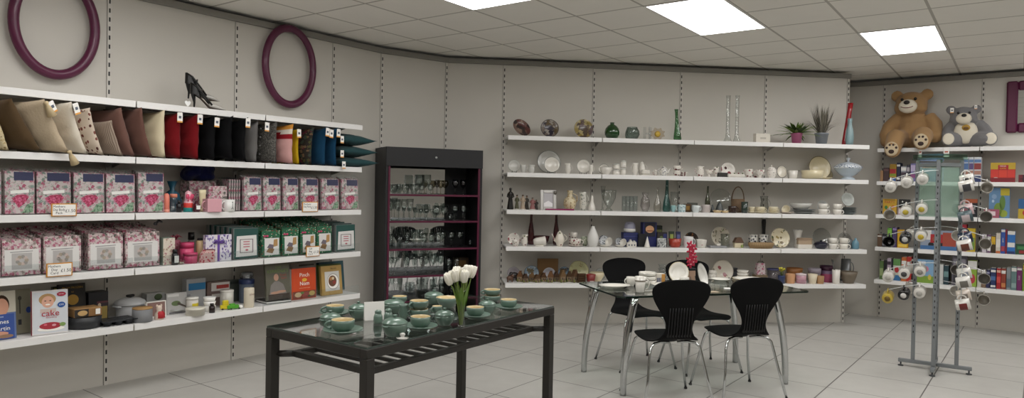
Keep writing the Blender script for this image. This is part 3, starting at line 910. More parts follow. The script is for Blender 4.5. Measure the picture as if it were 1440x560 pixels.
MB().lathe([(0, h * .74), (w * .28, h * .74), (w * .26, h), (0, h)], mat('0c0c0e', .4), 14).part('cap', T)
P, w, h = fit('L', 3, 231, 252, 255, .2)
T = thing('gift_bag', 'scrunched teal blue cellophane bag behind the coral tube', 'bag', P, LZ)
b = MB().lathe([(0, 0), (w * .5, .0), (w * .55, h * .35), (w * .4, h * .6), (w * .12, h * .72), (w * .3, h), (0, h * .85)], mat('1f5468', .3, bump=.8, bscale=40), 20, None, lambda a, r, z: 1 + .15 * math.sin(5 * a + z * 40)).part('bag', T)
P, w, h = rnd('L', 3, 257, 272, 268, .08)
T = thing('bubble_bath_bottle', 'bottle with red, coral and teal bands tied with a pink bow', 'bottle', P, LZ)
MB().lathe([(0, 0), (w * .42, 0, mat('1e8f8c', .3)), (w * .42, h * .2, mat('1e8f8c', .3)), (w * .42, h * .22, mat('d8433c', .3)), (w * .42, h * .42, mat('d8433c', .3)), (w * .3, h * .55, mat('e6b3bd', .3)), (w * .3, h * .9, mat('e6b3bd', .3)), (0, h, mat('e6b3bd', .3))], WHITE, 16).part('body', T)
g = MB()
for sx in (-1, 1): g.ell((sx * w * .22, -w * .3, h * .72), (w * .2, w * .08, h * .12), mat('cf4b6d', .5), 10)
for sx in (-1, 1): g.tube([(0, -w * .3, h * .7), (sx * w * .2, -w * .36, h * .5)], .004, mat('cf4b6d', .5), 6)
g.part('bow', T)
P, w, h = rnd('L', 3, 272, 281, 283, .04)
T = thing('bottle', 'small dark red bottle with a white label', 'bottle', P, LZ)
MB().lathe([(0, 0), (w / 2, 0), (w / 2, h * .7), (w * .2, h * .8), (w * .2, h), (0, h)], mat('4a1420', .25), 14).part('body', T)
MB().quad(-w * .32, w * .32, h * .25, h * .6, -w * .5 - .001, PAPER).part('label', T)
P, w, h = fit('L', 3, 279, 290, 267, .1)
T = thing('hand_cream_tube', 'cream tube standing on its cap behind the pink mug', 'tube', P, LZ)
MB().lathe([(0, .03), (w * .32, .03), (w * .36, .05), (w * .42, h * .8), (w * .46, h), (0, h)], mat('ded3ad', .4), 16, None, None, (1, .5)).part('tube', T)
MB().lathe([(0, 0), (w * .3, 0), (w * .3, .03), (0, .03)], mat('cfc39c', .4), 16).part('cap', T)
P, w, h = fit('L', 3, 288, 308, 280, .03)
T = thing('mug', 'pink square sided mug beside the white one', 'mug', P, LZ - .15)
pm = mat('d9a3ad', .35, coat=.3)
b = MB(); k = w * .48
for (a, z0, z1) in ((k, 0, h),):
    b.lathe([(0, 0), (k * 1.32, 0), (k * 1.36, .006), (k * 1.36, h - .002), (k * 1.33, h), (k * 1.26, h), (k * 1.24, .01), (0, .008)], pm, 4, Rz(PI / 4))
for i in range(len(b.s)): b.s[i] = False
b.part('body', T); handle(T, k * .95, h, pm, PI, out=.45)
P, w, h = rnd('L', 3, 313, 330, 281, .03)
T = thing('mug', 'white mug with a small black figure print', 'mug', P, LZ)
mug_mesh(T, w * .5, h, mat('e3e3e0', .3, coat=.4), None, PI + .25)
b = MB(); b.tube([(0.004, -w * .5 - .0006, h * .7), (0.004, -w * .5 - .0006, h * .35), (-.005, -w * .5 - .0004, h * .22)], .0016, DARK, 5); b.tube([(.004, -w * .5 - .0006, h * .36), (.012, -w * .5 + .001, h * .22)], .0016, DARK, 5); b.ell((.004, -w * .5, h * .78), (.004, .0012, .005), DARK, 8); b.part('figure_print', T)
P, w, h = fit('L', 3, 293, 319, 262, .11)
box_thing('gift_box', 'pink flower printed box behind the two mugs', 'box', P, w, h, .05, FLORAL2, LZ, deco=[(.12, .8, .28, .5, mat('cfc4c4', .6)), (.1, .9, .06, .2, mat('3a2a2c', .6))])
P, w, h = fit('L', 3, 266, 304, 255, .24)
box_thing('gift_box', 'pink flower printed box under the navy wool bundle', 'box', P, w, h, .14, FLORAL2, LZ)
b = MB(); random.seed(3)
for i in range(34):
    b.ell((random.uniform(-.09, .09), random.uniform(-.02, .06), random.uniform(.0, .07)), (.05, .045, .035), mat('141a45', .95, bump=1., bscale=160, sheen=.5), 8)
T = thing('woollen_bundle', 'navy fluffy wool bundle on top of the flower box', 'bundle', P + Vector((0, 0, h + .028)) + wdir('L')[1] * .05, LZ)
fuse(b, 'wool', T, .012, 2)

# ---- pink gift bags on the second lowest shelf, seven deep
CARD = mat('dcdad7', .7)
def bag_stack(x0, x1, yt, n, kind, where, lean=0., rise=.013):
    for k in range(n - 1, -1, -1):
        P, w, h = fit('L', 4, x0, x1, yt, .055)
        h += k * rise; P = P + wdir('L')[1] * (.048 * k) + wdir('L')[0] * (lean * k + random.uniform(-.004, .004))
        lab = '%s, front of %s' % (kind[0], where) if k == 0 else '%s, %s in %s' % (kind[0], ORD[k], where)
        T = thing('gift_bag', lab, 'bag', P + Vector((0, 0, .0015)), (-.03, 0, LZ), kind[1])
        MB().box((-w / 2, 0, .003), (w / 2, .04, h + random.uniform(-.004, .004)), kind[2], .003).part('bag', T)
        if k == 0:
            kind[3](T, w, h)
def pink_front(T, w, h):
    g = MB(); g.quad(-w * .44, w * .44, h * .14, h * .72, -.0012, CARD)
    g.part('white_card', T)
    g = MB(); g.quad(-w * .26, w * .26, h * .18, h * .62, -.002, mat('b5b2b0', .7))
    g.prism([(-w * .3, h * .64), (w * .28, h * .655), (w * .28, h * .675), (-w * .3, h * .66)], -.0022, -.001, mat('8f8d8d', .7))
    for i in range(9):
        a = i * .7; g.disc(math.cos(a) * w * .12, h * .42 + math.sin(a) * h * .1, w * .055, h * .05, -.0026, mat(('a89c8c', 'c3b2aa', '9a9690')[i % 3], .7), 9)
    g.part('card_picture', T)
pink_kind = ('pink flower gift bag', 'pink gift bags with white cards', FLORAL2, pink_front)
for x0, x1, yt, where in ((3, 58, 337, 'the pile at the far left'), (61, 114, 333, 'the pile behind the price card'), (124, 173, 329, 'the third pile from the left'), (176, 224, 326, 'the pile next to the grey green box')):
    bag_stack(x0, x1, yt, 7, pink_kind, where, 0, .009)
P, w, h = fit('L', 4, -55, 1, 338, .055)
T = thing('gift_bag', 'pink flower print gift bag cut off by the left edge', 'bag', P, (-.03, 0, LZ), 'pink gift bags with white cards')
MB().box((-w / 2, 0, .003), (w / 2, .04, h), FLORAL2, .003).part('bag', T); pink_front(T, w, h)

GREENP = pat('1f5d3f', ['2f7a55', 'c3cdb4', '174a33', 'a9322f'], 75, .36, .5, .012)
def green_front(T, w, h):
    g = MB(); g.quad(-w * .36, w * .42, h * .08, h * .72, -.0012, CARD); g.part('white_card', T)
    br = mat('8a6a48', .7)
    g = MB(); g.prism([(-w * .28, h * .2), (w * .06, h * .14), (w * .16, h * .3), (-w * .12, h * .38)], -.0022, -.001, br)
    g.prism([(-w * .24, h * .36), (w * .1, h * .32), (w * .12, h * .46), (-w * .1, h * .5)], -.0024, -.001, mat('6f6670', .7))
    g.prism([(w * .1, h * .38), (w * .34, h * .42), (w * .34, h * .68), (w * .14, h * .66)], -.0023, -.001, mat('b08a58', .7))
    g.part('card_picture', T)
    g = MB()
    for sx in (-1, 1): g.ell((-w * .3 + sx * .012, -.004, h * .8), (.013, .005, .009), mat('c0466a', .6), 8)
    g.part('bow', T)
green_kind = ('green speckled gift bag', 'green speckled gift bags', GREENP, green_front)
for x0, x1, yt, where in ((368, 394, 325, 'the leftmost green pile'), (397.5, 421, 322, 'the second green pile'), (423, 445, 319.5, 'the green pile behind the price card'), (446, 467, 318, 'the rightmost green pile')):
    bag_stack(x0, x1, yt, 7, green_kind, where)
TEALC = mat('1f4c46', .55)
def teal_front(T, w, h):
    g = MB(); g.prism([(-w * .42, h * .08), (w * .44, h * .1), (w * .42, h * .76), (-w * .38, h * .74)], -.0014, -.0006, CARD); g.part('white_card', T)
    g = MB()
    for a, b_, c, d in ((-.26, .28, .62, .64), (-.26, .28, .2, .22), (-.26, -.23, .2, .64), (.25, .28, .2, .64)): g.quad(w * a, w * b_, h * c, h * d, -.002, mat('6d5d62', .7))
    rr = mat('b8606e', .7)
    for z in (.54, .46, .38): g.quad(-w * .12, w * .14, h * z, h * (z + .03), -.002, rr)
    g.disc(w * .02, h * .29, w * .06, h * .03, -.002, rr, 10)
    g.part('card_picture', T)
grey_kind = ('teal banded card pack', 'teal banded card packs', {'*': mat('7d8280', .4), '-y': TEALC}, teal_front)
bag_stack(329, 363.5, 321, 6, grey_kind, 'the pile left of the green bags', -.014, .004)
bag_stack(473, 500, 316, 6, grey_kind, 'the pile at the shelf end', -.003, .004)

# ---- small gifts on the second lowest shelf
P, w, h = fit('L', 4, 229, 246, 335, .06)
box_thing('gift_box', 'tall grey green box with a printed cream front', 'box', P, w, h, .1, {'*': mat('8b9a8c', .6), '-y': pat('d8cdbf', ['b77f86', 'a98f7c'], 60, .4)}, LZ)
P, w, h = fit('L', 4, 244, 254, 338, .24)
T = thing('gift_bag', 'pink gift bag topped with a ribbon rosette', 'bag', P, LZ)
MB().box((-w / 2, 0, 0), (w / 2, .06, h), pat('c9788c', ['b04a66', 'd9a2ac'], 60, .4), .004).part('bag', T)
g = MB(); random.seed(5)
for i in range(22):
    a = i * 2.4; e = .3 + .7 * (i / 22)
    g.tube([(0, .03, h), (math.cos(a) * .03 * e, .03 + math.sin(a) * .02 * e, h + .03), (math.cos(a) * .06 * e, .03 + math.sin(a) * .04 * e, h + .045 * (1.3 - e))], [.004, .005, .001], mat(('c24a63', '4a3038', 'd6889a')[i % 3], .4), 5)
g.part('rosette', T)
P, w, h = rnd('L', 4, 241.5, 250.5, 351, .045)
T = thing('bottle', 'black bottle with a white label in front of the grey green box', 'bottle', P, LZ)
MB().lathe([(0, 0), (w / 2, 0), (w / 2, h * .7), (w * .3, h * .78), (0, h * .78)], mat('15161a', .25), 16).part('body', T)
MB().lathe([(0, h * .76), (w * .36, h * .76), (w * .36, h), (0, h)], mat('0b0b0d', .4), 16).part('cap', T)
MB().quad(-w * .34, w * .34, h * .15, h * .6, -w * .5 - .001, PAPER).part('label', T)
_pj = mat('cf4c75', .35)
for x0, x1, yt, dep, lab in ((253, 272, 341, .14, 'pink lidded jar, upper one behind the other'), (258, 277, 355.5, .08, 'pink lidded jar in front, with a bow on it')):
    P, w, h = rnd('L', 4, x0, x1, yt, dep)
    T = thing('candle_jar', lab, 'jar', P, LZ, 'pink candle jars')
    MB().lathe([(0, 0), (w * .48, 0), (w * .48, h * .72), (0, h * .72)], _pj, 20).part('jar', T)
    MB().lathe([(0, h * .72), (w * .5, h * .72), (w * .5, h), (0, h)], mat('b83a62', .35), 20).part('lid', T)
P, w, h = rnd('L', 4, 250, 259, 366, .05)
T = thing('trinket_jar', 'low clear jar in front of the pink jars', 'jar', P, LZ)
MB().lathe(hollow([(w * .5, 0), (w * .5, h * .9), (w * .46, h)], GLASS), GLASS, 16).part('jar', T)
MB().lathe([(0, .004), (w * .4, .004), (w * .4, h * .5), (0, h * .5)], mat('cbb8a0', .6), 14).part('contents', T)
P, w, h = rnd('L', 4, 264, 273, 327, .24)
T = thing('bottle', 'clear bottle with a tall black cap behind the pink jars', 'bottle', P, LZ)
MB().lathe([(0, 0), (w / 2, 0), (w / 2, h * .68), (w * .3, h * .74), (0, h * .74)], mat('9a9490', .2), 16).part('body', T)
MB().lathe([(0, h * .74), (w * .48, h * .74), (w * .46, h), (0, h)], BLACK, 16).part('cap', T)
P, w, h = rnd('L', 4, 275.5, 286.5, 335, .14)
T = thing('lotion_bottle', 'cream bottle with a dark cap between pink jars and purple box', 'bottle', P, LZ)
MB().lathe([(0, 0), (w / 2, 0), (w / 2, h * .85), (w * .4, h * .9), (0, h * .9)], mat('cdb58c', .4), 16).part('body', T)
MB().lathe([(0, h * .9), (w * .38, h * .9), (w * .3, h), (0, h)], DARK, 14).part('cap', T)
P, w, h = fit('L', 4, 281, 302, 351, .03)
T = thing('pouch', 'small pouch printed with pink and red hearts', 'pouch', P, LZ)
MB().prism([(-w * .5, 0), (w * .5, 0), (w * .5, h * .95), (w * .4, h), (-w * .2, h), (-w * .4, h * .7)], 0, .022, pat('d9b3ae', ['b02c40', 'c46a72'], 55, .4, .6, .004)).part('pouch', T)
MB().tube([(-w * .2, -.002, h * .99), (w * .45, -.002, h * .97)], .003, mat('5a2a2c', .5), 6).part('zip', T)
P, w, h = fit('L', 4, 289, 325.5, 330.5, .06)
T = thing('gift_box', 'white gift box with purple leaf print and purple ribbon', 'box', P, LZ)
_lv = pat('dcd8e0', ['6a5599', '8876b5', '55437f'], 70, .42, .5, .01, (1, 1, .6))
MB().box((-w / 2, 0, 0), (w / 2, .04, h), _lv, .002).quad(-w * .14, w * .06, 0, h, -.0008, mat('e4dfda', .6)).part('box', T)
g = MB(); pr = mat('6b4aa0', .4)
g.box((-w * .06, -.004, 0), (w * .03, -.001, h), pr, .0005)
for sx in (-1, 1): g.tube([(-w * .01, -.006, h * .72), (sx * w * .14, -.012, h * .8), (sx * w * .2, -.008, h * .7), (-w * .01, -.006, h * .7)], [.006, .008, .008, .005], pr, 6)
g.part('ribbon', T)
P, w, h = fit('L', 4, 217, 229, 309, .06)
b = MB(); b.tube([(-.015, 0, 0), (0, 0, .012), (.02, -.01, .0)], [.008, .012, .004], DARK, 8); b.ell((-.026, 0, -.01), (.014, .012, .014), DARK, 10); b.tube([(-.005, .02, .05), (-.004, .01, .012)], .004, mat('8a8377', .5), 6)
b.single('shelf_clip', 'small black clip hanging below the shelf above the grey green box', 'clip', P + Vector((0, 0, h - .02)), LZ)
# ---- lowest shelf of the left wall: cookbooks, bakeware, candles
def bk(x0, x1, yt, dep, t, cover, name, label, spine=None, deco=None, turn=0, lean=-.12, lev=5):
    P, w, h = fit('L', lev, x0, x1, yt, dep)
    return book_upright('cookbook', label, P, w, h, t, cover, LZ + turn, None, spine, deco, 'book', lean)
W_ = mat('f2efe8', .6); SKIN = mat('c99379', .6); HAIR = mat('3a2a1f', .8); BLND = mat('b08d63', .8)
bk(-34, 23.5, 412, .06, .03, mat('5d6f9a', .4), 'cookbook', 'cookbook with a man in blue shirt, cut by the left edge', deco=[
    (.0, 1, .55, 1, mat('b9b3a3', .5)), ('o', .64, .72, .2, .2, HAIR), ('o', .65, .67, .17, .18, SKIN), (.42, .95, .0, .52, mat('2d4a8f', .5)),
    ('o', .5, .12, .3, .05, SKIN), ('o', .72, .06, .2, .04, mat('8f6f58', .5)),
    ('t', 'James', .12, .62, .36, W_, .62), ('t', 'Martin', .12, .62, .22, W_, .66), ('t', 'sweet', .05, .6, .47, mat('c8d1e6', .5), .3)])
bk(7, 45, 409, .17, .04, mat('8a8672', .55), 'cookbook', 'olive grey cookbook with a blue round sticker, half hidden', deco=[
    ('o', .9, .52, .1, .07, mat('24408a', .5)), ('o', .58, .8, .07, .05, mat('4e4c40', .6)), (.55, .6, .45, .8, mat('4e4c40', .6)), (.5, .62, .2, .32, mat('2e2f36', .6))])
bk(46, 95, 409.5, .04, .035, mat('dcd9d8', .35), 'cookbook', 'white cookbook titled cake with a smiling blonde woman', mat('a31d33', .4), deco=[
    (.03, .99, .03, .97, mat('cfd3d8', .4)), ('o', .42, .80, .24, .13, BLND), ('o', .43, .74, .17, .135, mat('d8a68f', .6)), ('o', .43, .68, .07, .016, W_),
    ('o', .36, .765, .028, .012, mat('4a3a34', .6)), ('o', .5, .765, .028, .012, mat('4a3a34', .6)), (.22, .66, .5, .585, mat('c9b7ae', .5)),
    ('o', .52, .12, .38, .05, W_), ('o', .5, .19, .31, .08, mat('a52a38', .5)), ('o', .36, .22, .05, .02, mat('d7667a', .5)), ('o', .6, .2, .06, .025, mat('d9a0a8', .5)), ('o', .84, .2, .09, .045, mat('7d9a55', .6)),
    ('o', .81, .655, .11, .065, mat('1c4f97', .4)), ('t', '£10', .06, .81, .655, W_), ('o', .81, .9, .13, .05, mat('a01f3a', .5)), ('t', 'RECIPES', .03, .81, .9, W_, .2),
    ('t', 'cake', .2, .5, .475, mat('b0182f', .5), .62), ('t', 'decorating', .05, .52, .385, mat('b0182f', .5), .55)], turn=-.1, lean=-.06)
_gold = mat('b58a28', .5)
bk(85, 122, 400.5, .27, .04, mat('1b1712', .6), 'cookbook', 'dark cookbook with gold lettering behind the round black tin', deco=[
    ('o', .5, .6, .22, .13, _gold), ('t', 'CINNAMON', .12, .5, .36, mat('e4d8b8', .5), .85), ('t', 'FROM FROZEN', .07, .5, .9, _gold, .8), ('t', 'to', .07, .5, .8, _gold), (.05, .95, .0, .06, mat('4a3b20', .6))])
bk(76, 112, 403, .34, .03, mat('3a3a22', .6), 'cookbook', 'dark green cookbook mostly hidden behind the gold lettered one', deco=[(.05, .5, .8, .95, mat('9a9a2f', .5))])
P, w, h = fit('L', 5, 124, 152, 411, .27)
box_thing('kitchen_box', 'black carton with a picture of kitchenware behind the muffin tray', 'box', P, w, h, .1, mat('17161a', .5), LZ, deco=[(.4, 1, .3, .62, mat('3a2f33', .5)), (.5, .95, .02, .5, mat('a08a4a', .5)), (.42, .98, .62, .68, mat('6a3a40', .5)), ('o', .55, .55, .08, .07, mat('c8b49a', .6))])
P, w, h = rnd('L', 5, 96, 140, 444, .13)
T = thing('cake_tin', 'round black cake tin with cardboard sleeve on the lowest shelf', 'tin', P, LZ)
MB().lathe(hollow([(w * .48, 0), (w * .5, h)], mat('26282b', .45)), mat('26282b', .45), 32).part('tin', T)
P2, w2, h2 = fit('L', 5, 100, 139, 434, .07)
b = MB(); b.box((-w2 / 2, -.07, h), (w2 / 2, .06, h2), {'*': mat('a07a4c', .7), '-y': mat('8a643a', .7)}, .003)
b.quad(-w2 * .5, w2 * .0, h + .003, h2 - .003, -.072, mat('2a241f', .6)); b.disc(-w2 * .22, (h + h2) / 2, .03, .018, -.074, mat('c3a06a', .6)); b.quad(w2 * .25, w2 * .42, h + .012, h2 - .008, -.074, W_)
b.part('card_sleeve', T)
# muffin tray
P, w, h = fit('L', 5, 139, 186, 452, .13)
T = thing('muffin_tray', 'dark six hole muffin tray lying at the shelf joint', 'tray', wpt('L', spx('L', 163, .09, .5), .09, LEV[5] + .0008), (.0, 0, LZ))
tm = mat('2b2d31', .35, .3)
b = MB(); tw, td = .22, .15
b.box((-tw / 2, -td / 2, .03), (tw / 2, td / 2, .034), tm, .001)
for i in range(3):
    for j in range(2):
        x, y = (-1 + i) * .07, (-.5 + j) * .07
        b.lathe([(0, 0), (.022, 0), (.029, .031), (.032, .0355), (.028, .0345), (.02, .004), (0, .004)], tm, 18, Tr(x, y, 0))
b.part('tray', T)
MB().tube([(-tw / 2, -td / 2, .033), (tw / 2, -td / 2, .033), (tw / 2, td / 2, .033), (-tw / 2, td / 2, .033), (-tw / 2, -td / 2, .033)], .004, tm, 6).part('rolled_rim', T)
# casserole pot
P, w, h = rnd('L', 5, 161, 205, 414, .3)
T = thing('casserole_pot', 'white oval casserole pot with black lid knob', 'pot', P, LZ + .2)
wm = mat('c9cbcd', .35, coat=.3)
MB().lathe(hollow([(w * .36, 0), (w * .4, .01), (w * .42, h * .58)], wm), wm, 28).part('pot', T)
l = MB().lathe([(w * .46, h * .56), (w * .47, h * .6), (w * .42, h * .72), (w * .25, h * .84), (w * .1, h * .86), (0, h * .86)], wm, 28).part('lid', T)
MB().box((-w * .13, -.014, h * .88), (w * .13, .014, h * .99), BLACK, .006).box((-w * .03, -.01, h * .84), (w * .03, .01, h * .9), BLACK, .003).part('knob', l)
for s in (-1, 1):
    MB().tube([(s * w * .41, -.035, h * .52), (s * w * .5, -.03, h * .53), (s * w * .52, 0, h * .53), (s * w * .5, .03, h * .53), (s * w * .41, .035, h * .52)], .007, wm, 8).part('lug', T)
P, w, h = rnd('L', 5, 187, 213, 432.5, .055)
T = thing('canister', 'grey canister with a wooden lid at the front of the shelf', 'canister', P, LZ)
MB().lathe([(0, 0), (w * .48, 0), (w * .5, .004), (w * .5, h * .9), (0, h * .9)], mat('77787a', .6), 28).part('canister', T)
MB().lathe([(0, h * .9), (w * .49, h * .9), (w * .5, h * .93), (w * .49, h), (0, h)], mat('a5804f', .6, bump=.2), 28).part('lid', T)
P, w, h = fit('L', 5, 206, 234, 424, .14)
T = thing('picture_frame', 'white edged frame with a brown pink picture behind the figurine', 'frame', P, (-.1, 0, LZ))
MB().box((-w / 2, 0, 0), (w / 2, .02, h), {'*': W_, '-y': mat('8a6a62', .6)}, .002).part('picture', T)
b = MB()
for a in ((-w / 2, -w / 2 + .008, 0, h), (w / 2 - .008, w / 2, 0, h), (-w / 2, w / 2, 0, .008), (-w / 2, w / 2, h - .008, h)): b.box((a[0], -.004, a[2]), (a[1], .001, a[3]), W_, .001)
b.part('frame_border', T)
P, w, h = fit('L', 5, 206, 232, 412.5, .32)
T = thing('gift_box', 'grey open box with a green ball standing behind the picture frame', 'box', P, LZ)
MB().box((-w / 2, 0, 0), (w / 2, .08, h), mat('a9a9a6', .6), .002).part('box', T)
MB().ell((w * .12, -.002, h * .8), (w * .22, .006, h * .16), mat('4a5a3c', .7), 14).part('green_ball_print', T)
P, w, h = rnd('L', 5, 216, 231, 428.5, .05)
T = thing('pig_figurine', 'small white figurine in a red coat holding a parcel', 'figurine', P, LZ)
fw = mat('d8c5b5', .5)
MB().lathe([(0, 0), (w * .4, 0), (w * .42, h * .15), (w * .36, h * .4), (w * .2, h * .58), (w * .27, h * .72), (w * .22, h * .9), (0, h * .96)], fw, 18).part('body', T)
MB().lathe([(w * .3, h * .08), (w * .44, h * .1), (w * .38, h * .42), (w * .24, h * .56)], mat('b0202a', .6), 18, Tr(.006, -.004, 0)).part('red_coat', T)
b = MB()
for s in (-1, 1): b.ell((s * w * .2, 0, h * .92), (w * .1, w * .05, h * .1), fw, 8)
b.part('ears', T)
P, w, h = fit('L', 5, 235, 264, 412, .16)
T = thing('kitchen_pack', 'clear fronted pack with silver tools and a green herb picture', 'pack', P, (-.12, 0, LZ))
MB().box((-w / 2, 0, 0), (w / 2, .025, h), {'*': mat('9b9a98', .5), '-y': mat('b3b2b0', .4)}, .002).part('carton', T)
g = MB(); g.disc(-w * .05, h * .5, w * .22, h * .12, -.0015, mat('5f7048', .6)); g.prism([(w * .0, h * .45), (w * .46, h * .25), (w * .46, h * .32), (w * .05, h * .55)], -.0016, -.001, mat('4a4038', .5)); g.quad(-w * .4, w * .4, h * .03, h * .1, -.002, mat('6b6b6e', .5)); g.quad(-w * .45, w * .1, h * .82, h * .94, -.002, mat('d8d7d4', .5)); g.part('printed_front', T)
MB().tube([(-w * .35, -.012, h * .2), (w * .3, -.012, h * .1)], .005, STEEL, 6).part('silver_tool', T)
P, w, h = rnd('L', 5, 262, 278, 418, .15)
T = thing('candle', 'white lidded candle with a yellow round sticker', 'candle', P, LZ)
MB().lathe([(0, 0), (w * .5, 0), (w * .5, h * .85), (0, h * .85)], mat('d5d1c8', .5), 22).part('jar', T)
MB().lathe([(0, h * .85), (w * .53, h * .85), (w * .52, h), (0, h)], mat('e0ddd6', .4), 22).part('lid', T)
b = MB(); b.lathe([(w * .5005 + .0008, h * .3), (w * .5005 + .0008, h * .62)], mat('d3c028', .5), 40); b.f, b.m, b.s = [f for i, f in enumerate(b.f) if 27 <= i <= 35], [b.m[0]] * 9, [True] * 9
b.part('sticker', T)
P, w, h = rnd('L', 5, 262, 287, 433, .035)
MB().lathe([(0, 0), (w * .5, 0), (w * .5, h * .75), (w * .52, h * .76), (w * .52, h), (w * .2, h), (0, h * .98)], mat('d8d4c6', .4), 26).single('round_tin', 'flat cream round tin in front of the yellow stickered candle', 'tin', P, LZ)
P, w, h = fit('L', 5, 262, 289, 392, .28)
box_thing('household_box', 'grey carton with a blue banner leaning at the shelf back', 'box', P, w, h, .07, mat('a9aaac', .5), LZ, deco=[(.1, .98, .62, .85, mat('2474a6', .5)), (.0, .2, .1, .5, mat('8a8b8d', .5))])
P, w, h = fit('L', 5, 291, 323, 396, .28)
box_thing('household_box', 'long carton with red and white print at the shelf back', 'box', P, w, h, .07, mat('6d5a55', .5), LZ, deco=[(.18, .98, .62, .95, mat('d0cac6', .5)), (.4, .95, .7, .85, mat('a6352f', .5)), (.2, .95, .35, .5, mat('c9c3bd', .5))])
P, w, h = rnd('L', 5, 286, 303, 425, .1)
z = P.z
for i in range(3):
    hh = h * .62
    MB().lathe(hollow([(w * .34, 0), (w * .4, hh * .3), (w * .5, hh)], mat('d4d4d2', .35, coat=.3), .003), WHITE, 24).single(
        'ramekin', 'white ramekin, %s of the stack of three behind the black bottle' % ('lowest', 'middle', 'highest')[i], 'ramekin', (P.x, P.y, z), LZ + i, 'stacked white ramekins')
    z += hh * .75
P, w, h = rnd('L', 5, 309.5, 328, 408, .17)
T = thing('candle', 'large white jar candle behind the green and yellow toys', 'candle', P, LZ)
MB().lathe([(0, 0), (w * .48, 0), (w * .48, h * .9), (0, h * .9)], mat('d0cdc4', .4, coat=.2), 24).part('jar', T)
MB().lathe([(w * .49, h * .9), (w * .5, h * .92), (w * .49, h), (0, h)], mat('dbd8d0', .4), 24).part('lid', T)
P, w, h = rnd('L', 5, 294, 302, 427, .03)
T = thing('bottle', 'tiny dark brown bottle at the shelf front', 'bottle', P, LZ)
MB().lathe([(0, 0), (w / 2, 0), (w / 2, h * .68), (w * .25, h * .76), (0, h * .76)], mat('241515', .25), 14).part('body', T)
MB().lathe([(0, h * .74), (w * .32, h * .74), (w * .32, h), (0, h)], mat('17100f', .4), 12).part('cap', T)
P, w, h = fit('L', 5, 311, 324, 423, .06)
T = thing('toy_car', 'small yellow toy beside the green one at the shelf front', 'toy', P, LZ - .3)
ym = mat('cdbb22', .4)
b = MB().box((-w / 2, 0, .006), (w / 2, .03, h * .5), ym, .004).box((-w * .3, .003, h * .45), (w * .3, .027, h), ym, .006); b.part('body', T)
for s in (-1, 1): MB().lathe([(0, -.002), (.007, -.002), (.007, .032), (0, .032)], DARK, 12, Tr(s * w * .3, 0, .007) @ Rx(-PI / 2)).part('wheels', T)
P, w, h = fit('L', 5, 321, 341, 427, .035)
T = thing('toy_car', 'small bright green toy with a white nose at the shelf front', 'toy', P, LZ - .2)
b = MB().box((-w / 2, 0, .005), (w * .25, .026, h * .75), mat('4f9b2c', .4), .005).box((-w * .35, .003, h * .6), (0, .023, h), mat('4f9b2c', .4), .005); b.part('body', T)
MB().box((w * .25, .002, .005), (w * .5, .024, h * .6), W_, .005).part('nose', T)
for s in (-1, 1): MB().lathe([(0, -.002), (.006, -.002), (.006, .028), (0, .028)], DARK, 12, Tr(s * w * .26, 0, .006) @ Rx(-PI / 2)).part('wheels', T)
P, w, h = rnd('L', 5, 336, 357, 383, .28)
T = thing('flask', 'tall blue grey flask with a clear silver top', 'flask', P, LZ)
MB().lathe([(0, 0), (w * .46, 0), (w * .48, .01), (w * .48, h * .68), (0, h * .68)], mat('6f7a8c', .35), 24).part('body', T)
MB().lathe([(w * .49, h * .62), (w * .5, h * .64), (w * .5, h * .76), (w * .4, h * .78), (0, h * .78)], mat('32406b', .35), 24).part('blue_band', T)
MB().lathe([(0, h * .78), (w * .42, h * .78), (w * .44, h * .9), (w * .38, h), (0, h)], mat('a3a6aa', .15, .8), 24).part('silver_top', T)
P, w, h = rnd('L', 5, 343, 357, 405, .05)
T = thing('candle', 'tall cream pillar candle with small red lettering', 'candle', P, LZ)
MB().lathe([(0, 0), (w * .48, 0), (w * .5, .004), (w * .5, h * .96), (w * .46, h), (0, h * .99)], mat('d6ccb8', .5), 22).part('pillar', T)
MB().text('LOVE', .018, 0, h * .68, -w * .5 - .001, mat('7d4a3a', .6), None, w * .6).part('lettering', T)
MB().tube([(0, 0, h * .98), (.001, 0, h * 1.02)], .0015, DARK, 5).part('wick', T)
P, w, h = fit('L', 5, 322, 337, 394, .37)
box_thing('kitchen_box', 'dark grey green carton behind the large white candle', 'box', P, w, h, .04, mat('5a605a', .5), LZ, deco=[(.1, .9, .82, .94, mat('3d4440', .5))])
P = wpt('L', spx('L', 384, .13, .5), .135, LEV[5] + .0008)
T = thing('cookbook', 'dark cookbook lying flat under the bald man cookbook', 'book', P, LZ - .1)
MB().box((-.1, -.09, 0), (.12, .1, .004), mat('2a2624', .4), .001).box((-.1, -.09, .018), (.12, .1, .022), mat('2a2624', .4), .001).box((-.1, .096, .004), (.12, .1, .018), mat('2a2624', .4), .001).part('cover', T)
MB().box((-.097, -.087, .0042), (.117, .095, .0178), PAPER, .001).part('pages', T)
def on_flat(o, dz): o.location.z += dz
T = bk(375.5, 409, 376.5, .06, .025, mat('5c5a4c', .5), 'cookbook', 'grey cookbook with a bald man in a grey shirt', deco=[
    ('t', 'TOM', .09, .52, .9, mat('66803a', .5)), ('t', "KERRIDGE'S", .13, .5, .8, mat('66803a', .5), .88), ('t', 'Fresh', .1, .72, .68, mat('96453a', .5)), ('t', 'Start', .1, .74, .6, mat('96453a', .5)),
    ('o', .42, .63, .1, .1, mat('b28a74', .6)), ('p', [(.1, .12), (.18, .42), (.34, .52), (.52, .52), (.7, .42), (.84, .14)], mat('7d7873', .6)),
    (.06, .96, .0, .16, mat('3a2c24', .6)), ('o', .35, .2, .2, .035, mat('b28a74', .6)), ('o', .6, .22, .2, .035, mat('b28a74', .6))])
on_flat(T, .024)
